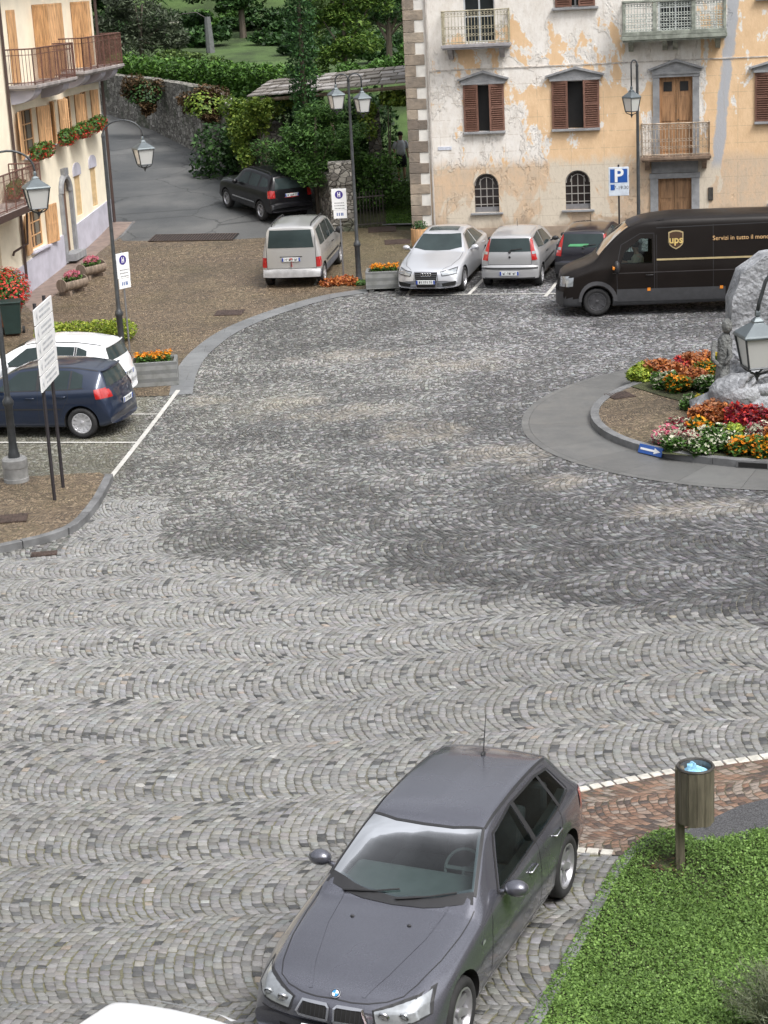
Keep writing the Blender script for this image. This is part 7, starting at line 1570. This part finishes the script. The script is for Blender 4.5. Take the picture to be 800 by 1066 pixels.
tree('vine', 'yellow-green vine hanging from the pergola roof beside the person', 'vine', (at(405, 130, 64).x, 63.6, 1.5), [(.1, 0, 3.25, 1.1, .5, .35, 1700), (-.9, .1, 2.7, .5, .5, .7, 1000)], .15, m_leafy, .04, seed=83)
tree('vine', 'loose yellow-green vine on the left end of the pergola', 'vine', (at(268, 120, 66).x, 65.6, 2.2), [(0, 0, 2.2, 1.0, .6, .8, 1900), (-.5, 0, 1.2, .5, .4, .8, 800), (.8, 0, 2.5, .7, .5, .4, 700)], .15, m_leafy, .04, seed=84)
p = G(383, 232); tree('gate_shrub', 'dark rounded shrub behind the iron garden gate', 'shrub', (p.x+.2, p.y+2.0, p.z+.1), [(0, 0, 1.0, 1.25, .8, .95, 3000), (-.6, .2, 1.7, .7, .6, .7, 1400)], .13, m_leaf, .07, seed=85)
p = G(300, 222); tree('wall_shrub', 'dark ivy on the garden wall right behind the black off-road car', 'shrub', (p.x+.3, p.y+1.3, p.z+.4), [(0, 0, .9, 1.3, .5, .6, 2000), (1.2, -.6, .9, .8, .5, .6, 1200)], .13, m_leafd, .04, seed=86)
mb = MB(); D = 66.3; a = at(360, 190, 68.5); t = thing('garden_thicket', 'deep dark thicket filling the garden under the pergola', 'thicket', (0, 0, 0)); leaves('foliage', np.concatenate([blob(1500, (x_, 69.3+.3*(i%2), 3.0+.5*(i%3)-.6), (1.1, .9, 1.6), 300+i, .2) for i, x_ in enumerate(np.linspace(-5.5, .2, 6))]), .2, m_leafd, t, seed=87); MB().tube([(-4, 69.3, 1.2), (-4, 69.3, 3.4)], .08, 6).tube([(-1, 69.3, 1.2), (-1, 69.3, 3.4)], .08, 6).build('stems', m_trunk, t)
# cypress
c_ = at(317, 100, 63.4)
t = thing('cypress', 'tall narrow dark cypress rising through the middle of the garden', 'tree', (c_.x, 63.4, 1.7)); P = []
for i in range(46):
    z = 1.2+i*.19; r = .55*math.sin(math.pi*min(.96, (i+6)/52))**.7; P.append(blob(150, (random.uniform(-.08, .08), random.uniform(-.08, .08), z), (r, r, .3), 600+i, .6))
leaves('crown', np.concatenate(P), .15, leafmat('cypress_leaf', (.025, .075, .022), (.06, .15, .04)), t, up=.2, seed=88, aspect=.4); MB().tube([(0, 0, -.5), (0, 0, 9)], [.14, .03], 8).build('trunk', m_trunk, t)
# trees behind
tree('acacia', 'light yellow-green airy tree right of the cypress', 'tree', hillpt(at(360, 50, 76).x, 76)-Vector((0, 0, .5)), [(-.9, 0, 3.0, 1.1, .9, 1.0, 1900), (.5, 0, 2.4, 1.3, 1, .9, 2100), (0, 0, 4.2, 1.5, 1, 1.1, 2200), (1.3, 0, 3.9, .9, .8, .8, 1000), (-.4, -.2, 1.4, 1.2, .8, .7, 1200)], .2, leafmat('acacia_leaf', (.06, .13, .02), (.17, .26, .05)), .1, seed=91, aspect=.35, up=.8)
tree('olive_tree', 'silvery olive-green tree above the hedge at the left, by the cream house balcony', 'tree', hillpt(at(148, 50, 92).x, 92), [(-1.2, 0, 1.5, 1.5, 1.2, 1.1, 2200), (.9, 0, 1.7, 1.6, 1.2, 1.2, 2400), (-.2, .2, 2.9, 1.7, 1.2, 1.0, 2400), (1.9, .3, .8, .9, .8, .7, 900), (-2.2, 0, .9, .8, .8, .8, 800)], .24, m_leafo, .14, seed=92, aspect=.3, up=.6)
tree('light_bush', 'rounded pale green bush behind the hedge near the concrete post', 'shrub', hillpt(at(187, 60, 88).x, 88), [(0, 0, .4, 1.6, .8, .55, 2600), (.8, 0, .2, 1.4, .7, .4, 1500)], .17, leafmat('bush_leaf', (.06, .11, .03), (.15, .22, .06)), .06, seed=93)
tree('broadleaf_tree', 'dark broad-leaved tree with overhanging crown behind the lawn, left of the cypress', 'tree', hillpt(at(255, 60, 102).x, 102), [(-1.9, 0, 2.9, 1.7, 1.5, 1.0, 2400), (0, 0, 2.6, 1.9, 1.5, 1.0, 2800), (2.0, 0, 2.8, 1.6, 1.4, 1.0, 2400), (0, .3, 4.2, 2.6, 1.6, 1.2, 3200), (-.8, -.5, 1.7, 1.0, .8, .5, 900)], .26, m_leafd, .2, seed=94)
tree('conifer', 'dark spreading conifer at the top beside the old house', 'tree', hillpt(at(405, 50, 80).x, 80), [(-.9, 0, 2.6, 1.5, 1.2, .9, 2200), (.9, 0, 2.2, 1.5, 1.2, 1.0, 2400), (-.2, 0, 4.0, 1.8, 1.3, 1.2, 2600), (1.4, 0, 4.1, 1.0, 1, 1.0, 1000)], .2, m_leafd, .16, seed=95, aspect=.25)
tree('bright_bush', 'bright green leafy bush between the pergola roof and the dark conifer', 'shrub', hillpt(at(395, 70, 73.5).x, 73.5)-Vector((0, 0, .4)), [(0, 0, 1.2, 1.3, .7, .6, 2200), (1.1, .1, 1.4, .8, .6, .7, 1200), (-1.2, 0, 1.0, .9, .6, .5, 1200)], .17, m_leaf, .06, seed=96)
P = hillpt(at(220, 60, 96).x, 96); t = thing('concrete_post', 'grey concrete lamp post standing on the lawn behind the hedge', 'post', P); zt = CAMH+ray(220, 17).z*96-P.z; MB().tube([(0, 0, -.3), (-.05, 0, zt)], [.24, .16], 8).build('post', M('concrete', (.12, .125, .125), .85, var=.15), t, smooth=True); MB().tube([(-.05, 0, zt-.1), (-.6, 0, zt+.25), (-1.3, 0, zt+.2), (-1.7, 0, zt-.1)], .03, 6).build('arm', m_ironr, t, smooth='all'); MB().ellip((-1.75, 0, zt-.2), (.25, .14, .09)).build('lamp_head', M('pale_lamp', (.5, .48, .4), .4), t, smooth='all')
ORD = 'first second third fourth fifth sixth seventh eighth ninth tenth eleventh twelfth'.split()
# wooded slope behind everything: individual trees, each its own crown
rs_ = random.Random(5); k = 0; kinds = [('deep green broad tree', m_leafd, .45), ('mid green tree', m_leaf, .5), ('dark conifer-like tree', m_leafd, .3)]
sp = []
for row, (D, n, x0, x1) in enumerate(((106, 8, -17.5, 6), (117, 9, -20.5, 7), (130, 10, -24, 9))):
    for i in range(n):
        x = x0+(x1-x0)*(i+rs_.uniform(.2, .8))/n
        if row == 0 and -10.5 < x < -3.0: continue
        nm, mt, asp = kinds[(i*2+row) % 3]; s = rs_.uniform(.9, 1.25); px = 400+x/D*1907*.998
        tree('woodland_tree', f"{nm}, {ORD[i]} from the left in the {('front', 'middle', 'rear')[row]} row of the wood", 'tree', hillpt(x, D), [(-1.1*s, 0, 2.2*s, 1.5*s, 1.3, 1.3*s, 1000), (1.1*s, .2, 2.4*s, 1.5*s, 1.3, 1.4*s, 1000), (0, 0, 4.4*s, 1.8*s, 1.4, 1.5*s, 1300), (0, -.3, .8, 1.9*s, 1.0, .8, 800)], .42, mt, .18, group=GT, seed=200+k, aspect=asp, limbs=3); k += 1

# ------------------------------------------------------------------ island flower beds
FB = [  # px, py, kind, radius
 ('upper', 667, 404, 'lime', .3), ('upper', 681, 401, 'rust', .32), ('upper', 696, 402, 'rust', .34), ('upper', 712, 398, 'crimson', .3), ('upper', 724, 396, 'rust', .38), ('upper', 692, 412, 'cream', .28), ('upper', 706, 416, 'orange', .28), ('upper', 722, 411, 'rust', .34), ('upper', 737, 402, 'orange', .3), ('upper', 738, 416, 'cream', .3), ('upper', 750, 392, 'yellow', .3),
 ('lower', 721, 434, 'cream', .24), ('lower', 737, 436, 'yellow', .26), ('lower', 752, 434, 'yellow', .26), ('lower', 768, 436, 'rust', .32), ('lower', 786, 438, 'rust', .34),
 ('lower', 694, 470, 'pink', .26), ('lower', 708, 462, 'red', .27), ('lower', 716, 474, 'red', .26), ('lower', 702, 478, 'cream', .22), ('lower', 737, 450, 'rust', .36), ('lower', 727, 462, 'orange', .27), ('lower', 742, 470, 'cream', .28), ('lower', 757, 453, 'rust', .36), ('lower', 776, 459, 'crimson', .42), ('lower', 756, 478, 'cream', .28), ('lower', 732, 481, 'cream', .26), ('lower', 772, 482, 'orange', .28), ('lower', 764, 468, 'lime', .26), ('lower', 790, 480, 'cream', .26), ('lower', 797, 484, 'orange', .3), ('lower', 797, 455, 'lime', .34), ('lower', 792, 468, 'red', .28), ('lower', 815, 472, 'rust', .34), ('lower', 825, 484, 'orange', .3), ('lower', 818, 455, 'lime', .3)]
m_coral = leafmat('leaf_coral', (.27, .11, .05), (.48, .22, .11))
KD = {'lime': (m_lime, None, 'lime green leafy clump'), 'rust': (m_rust, m_coral, 'rust orange leafy clump'), 'crimson': (m_dkred, m_redf, 'deep crimson bushy clump'), 'cream': (m_leaf, m_whitef, 'green and cream leafy clump'), 'orange': (m_leaf, m_orange, 'clump with bright orange flowers'), 'yellow': (m_leaf, m_yel, 'low clump with yellow flowers'), 'red': (m_whitef, m_dkred, 'red and cream leafy clump'), 'pink': (m_whitef, m_pink, 'pink and cream leafy clump')}
cnt = {}
for bed in ('upper', 'lower'):
    for i, (b_, px, py, kd, r) in enumerate(sorted([f for f in FB if f[0] == bed], key=lambda f: f[1])):
        p = G(px, py-2); key = (bed, kd); cnt[key] = cnt.get(key, 0)+1
        fm, bm_, nm = KD[kd]; t = thing('bedding_plant', f'{nm}, {ORD[cnt[key]-1]} of its colour from the left, {bed} island bed', 'plant', (p.x, p.y, p.z+.12), random.uniform(0, 6), 'bedding plants of the round island')
        N = int(900*r/.3); leaves('foliage', np.concatenate([blob(N//5, (math.cos(k_*1.3+i)*r*.5, math.sin(k_*1.3+i)*r*.5, r*(.4+.35*((k_*7+i)%3)/2)), (r*.62, r*.62, r*.55), 1000+i*7+k_+len(bed), .3, .01) for k_ in range(5)]), .10, fm, t, up=.6, seed=i+400)
        if bm_: leaves('blossom', np.concatenate([blob(int(N*(.09 if kd != 'cream' else .05)), (math.cos(k_*1.3+i)*r*.5, math.sin(k_*1.3+i)*r*.5, r*(.45+.35*((k_*7+i)%3)/2)), (r*.62, r*.62, r*.58), 2000+i+k_*31, .8, .02) for k_ in range(5)]), .085, bm_, t, up=1., seed=i+500)
drape('island_bed_soil', [tuple(G(*p)[:2]) for p in ((655, 408), (690, 386), (760, 380), (850, 395), (870, 480), (800, 488), (690, 480), (688, 460), (720, 440), (712, 425), (690, 419))], .14, mat_soil)

# ------------------------------------------------------------------ lawn ground cover, lower right
poly = [Vector(p) for p in lk]+[Vector((6.2, 17.2)), Vector((6.2, 12.2)), Vector((1.2, 12.2))]
PX = np.array([p.x for p in poly]); PY = np.array([p.y for p in poly])
def inside(x, y):
    c = np.zeros(len(x), bool); j = len(PX)-1
    for i in range(len(PX)):
        k = ((PY[i] > y) != (PY[j] > y)) & (x < (PX[j]-PX[i])*(y-PY[i])/(PY[j]-PY[i]+1e-12)+PX[i]); c ^= k; j = i
    return c
N = 340000; xy = RNG.uniform((1.0, 12.2), (6.2, 19.0), (N, 2)); ok = inside(xy[:, 0], xy[:, 1]); xy = xy[ok]
from mathutils import noise as mnoise
hgt = np.array([mnoise.noise((x*1.6, y*1.6, 0))*.5+.5 for x, y in xy]); dn = np.array([mnoise.noise((x*.9+9, y*.9, 3)) for x, y in xy]); kp = RNG.uniform(-.75, .75, len(xy)) < dn*1.3+.22; xy = xy[kp]+RNG.normal(0, .008, (int(kp.sum()), 2)); hgt = hgt[kp]
z = .035+hgt*.06*RNG.uniform(.3, 1, len(xy)); pb = G(708.5, 905); z += .07*np.exp(-((xy[:, 0]-pb.x-.4)**2+(xy[:, 1]-pb.y-.1)**2)/.35)*RNG.uniform(0, 1.2, len(xy))
dd = np.hypot(xy[:, 0]-pb.x+.12, xy[:, 1]-pb.y); kk = dd > .13+.12*RNG.uniform(0, 1, len(xy)); xy = xy[kk]; z = z[kk]
tag(leaves('ground_cover', np.column_stack([xy, z]), .029, leafmat('clover_leaf', (.10, .19, .038), (.22, .355, .095), .3), None, up=1.1, aspect=.75, seed=700), 'dense bright green ground cover with small leaves filling the lawn corner', 'ground cover', kind='stuff')
ed = RNG.uniform((1.0, 12.2), (6.2, 19), (14000, 2)); ok = inside(ed[:, 0], ed[:, 1]); ed = ed[ok][:7000]; tag(leaves('grass_blades', np.column_stack([ed, RNG.uniform(.05, .15, len(ed))]), .09, leafmat('blade_leaf', (.09, .17, .03), (.2, .32, .07)), None, up=0., aspect=.09, seed=701), 'thin grass blades growing through the ground cover', 'grass', kind='stuff')
P = G(790, 1072); t = thing('lavender_bush', 'grey-green lavender bush in the bottom right corner of the lawn', 'shrub', (P.x+.15, P.y-.1, .03))
mb = MB(); lv = []; rr = random.Random(3)
for i in range(260):
    a = rr.uniform(0, 2*math.pi); s = rr.uniform(.1, .62); h_ = rr.uniform(.35, .6)*(1.1-s*.5); e = Vector((math.cos(a)*s, math.sin(a)*s, h_)); b0 = Vector((math.cos(a)*s*.2, math.sin(a)*s*.2, 0)); m_ = b0.lerp(e, .5)+Vector((0, 0, .08)); mb.tube([b0, m_, e], [.004, .003, .002], 3, False)
    for k in range(16): q = b0.lerp(m_, rr.random()) if k % 2 else m_.lerp(e, rr.random()); lv.append(q+Vector((rr.uniform(-.02, .02), rr.uniform(-.02, .02), 0)))
mb.build('stalks', M('stalk_grey_green', (.14, .16, .09), .8), t); leaves('foliage', np.array([tuple(q) for q in lv]), .06, leafmat('lavender_leaf', (.10, .13, .07), (.22, .24, .17)), t, up=0, aspect=.14, seed=702)
# fallen leaves and dirt scattered over the paving by the bin
pts = []
for cx_, cy_, s_, n_ in ((pb.x-.1, pb.y-.05, .16, 60), ): 
    for _ in range(n_): pts.append((cx_+random.gauss(0, s_), cy_+random.gauss(0, s_*.7), .055))
tag(leaves('dry_leaves', np.array(pts), .05, m_brownleaf, None, up=2, seed=703), 'dry brown leaves and bare soil around the foot of the wooden bin post', 'dry leaves', kind='stuff')
# dark undergrowth shrubs between the hedge and the wood
ORD = 'first second third fourth fifth sixth seventh eighth ninth tenth eleventh twelfth'.split()
for i, (px, D, w, top, mt) in enumerate(((112, 96, 1.6, 22, m_leafd), (205, 99, 1.8, 30, m_leafd), (238, 107, 1.6, 30, m_leaf), (275, 106, 2.2, 36, m_leafd), (300, 98, 1.8, 48, m_leafd), (340, 93, 2.0, 52, m_leafd), (378, 90, 2.0, 45, m_leafd), (412, 86, 1.6, 40, m_leafd), (170, 104, 2.2, 10, m_leafd))):
    b = hillpt(at(px, 60, D).x, D); zt = CAMH+ray(px, top).z*D-b.z; zt = max(zt, 1.2)
    tree('undergrowth', f'dark undergrowth shrub beyond the hedge, {ORD[i]} in order along the wood edge', 'shrub', b, [(-.5*w, 0, zt*.5, w*.7, .9, zt*.5, 900), (.5*w, 0, zt*.55, w*.7, .9, zt*.5, 900), (0, -.2, zt*.3, w, .9, zt*.3, 800)], .3, mt, .07, group='undergrowth along the wood edge', seed=800+i, limbs=2)
# window boxes and balcony flowers on the cream house
def wbox(x, z, label, sd, w=.9, red=True):
    p = LB.matrix_world@Vector((x, -.3, z)) if False else None
    u = Vector((math.cos(LZ), math.sin(LZ), 0)); n = Vector((math.sin(LZ), -math.cos(LZ), 0)); b = Vector((-9.96, 52.12, 0))+u*x+n*.27; b.z = z
    t = thing('window_box', label, 'window box', b, LZ); MB().box(-w/2, w/2, -.1, .1, -.02, .17).build('trough', M('terracotta', (.3, .13, .08), .8), t, bevel=.01)
    leaves('foliage', np.concatenate([blob(260, (dx, -.04, .22), (.28, .24, .26), sd+i, .3) for i, dx in enumerate(np.linspace(-w/2+.1, w/2-.1, 4))]), .09, m_leaf, t, seed=sd)
    leaves('blossom', np.concatenate([blob(60, (dx, -.06, .18), (.26, .26, .24), sd+20+i, .8) for i, dx in enumerate(np.linspace(-w/2+.1, w/2-.1, 4))]), .08, m_redf, t, seed=sd+1)
wbox(4.75, 4.36, 'window box with red flowers on the cream house, nearest of the upper three', 3100, .8)
wbox(6.5, 4.42, 'window box with bushy green plants on the cream house, middle of the upper three', 3200, 1.1)
wbox(8.4, 4.47, 'window box with bushy green plants at the far corner of the cream house', 3300, 1.1)
wbox(2.1, 4.2, 'window box with red flowers on the cream house, just above the curved lamp arm', 3400, 1.3)
wbox(-.6, 3.42, 'flower box with trailing red and green plants on the lower balcony of the cream house', 3500, .9)
# plain unseen houses added behind and beside the viewpoint for reflections and shading
def back_house(name, label, x0, x1, y0, y1, h, face, col, n, fl=3):
    t = thing(name, label, 'house', (x0, y0, 0)); w, d = x1-x0, y1-y0
    MB().box(0, w, 0, d, -.2, h).build('wall', M(name+'_render', col, .9, var=.12, scale=.6), t); MB().box(-.4, w+.4, -.4, d+.4, h, h+.25).build('roof', M('roof_tiles', (.2, .1, .07), .8, var=.3), t)
    for k in range(n):
        for f in range(fl):
            z = 1.2+f*3.1
            if face == 'y': a = w*(k+.5)/n; MB().box(a-.5, a+.5, d+.002, d+.05, z, z+1.5).build('window', m_carglass, t); MB().box(a-1.0, a-.52, d+.003, d+.06, z, z+1.5).box(a+.52, a+1.0, d+.003, d+.06, z, z+1.5).build('shutters', m_shut, t)
            else: a = d*(k+.5)/n; MB().box(-.05, -.002, a-.5, a+.5, z, z+1.5).build('window', m_carglass, t); MB().box(-.06, -.003, a-1.0, a-.52, z, z+1.5).box(-.06, -.003, a+.52, a+1.0, z, z+1.5).build('shutters', m_shut, t)
back_house('square_house', 'tall ochre house behind the viewpoint, closing the near side of the square', -16, 16, -12, -1.2, 11.5, 'y', (.42, .32, .2), 9)
back_house('side_house', 'pale house along the right side of the square beyond the lawn', 17, 27, 2, 40, 10, 'x', (.5, .47, .4), 9)
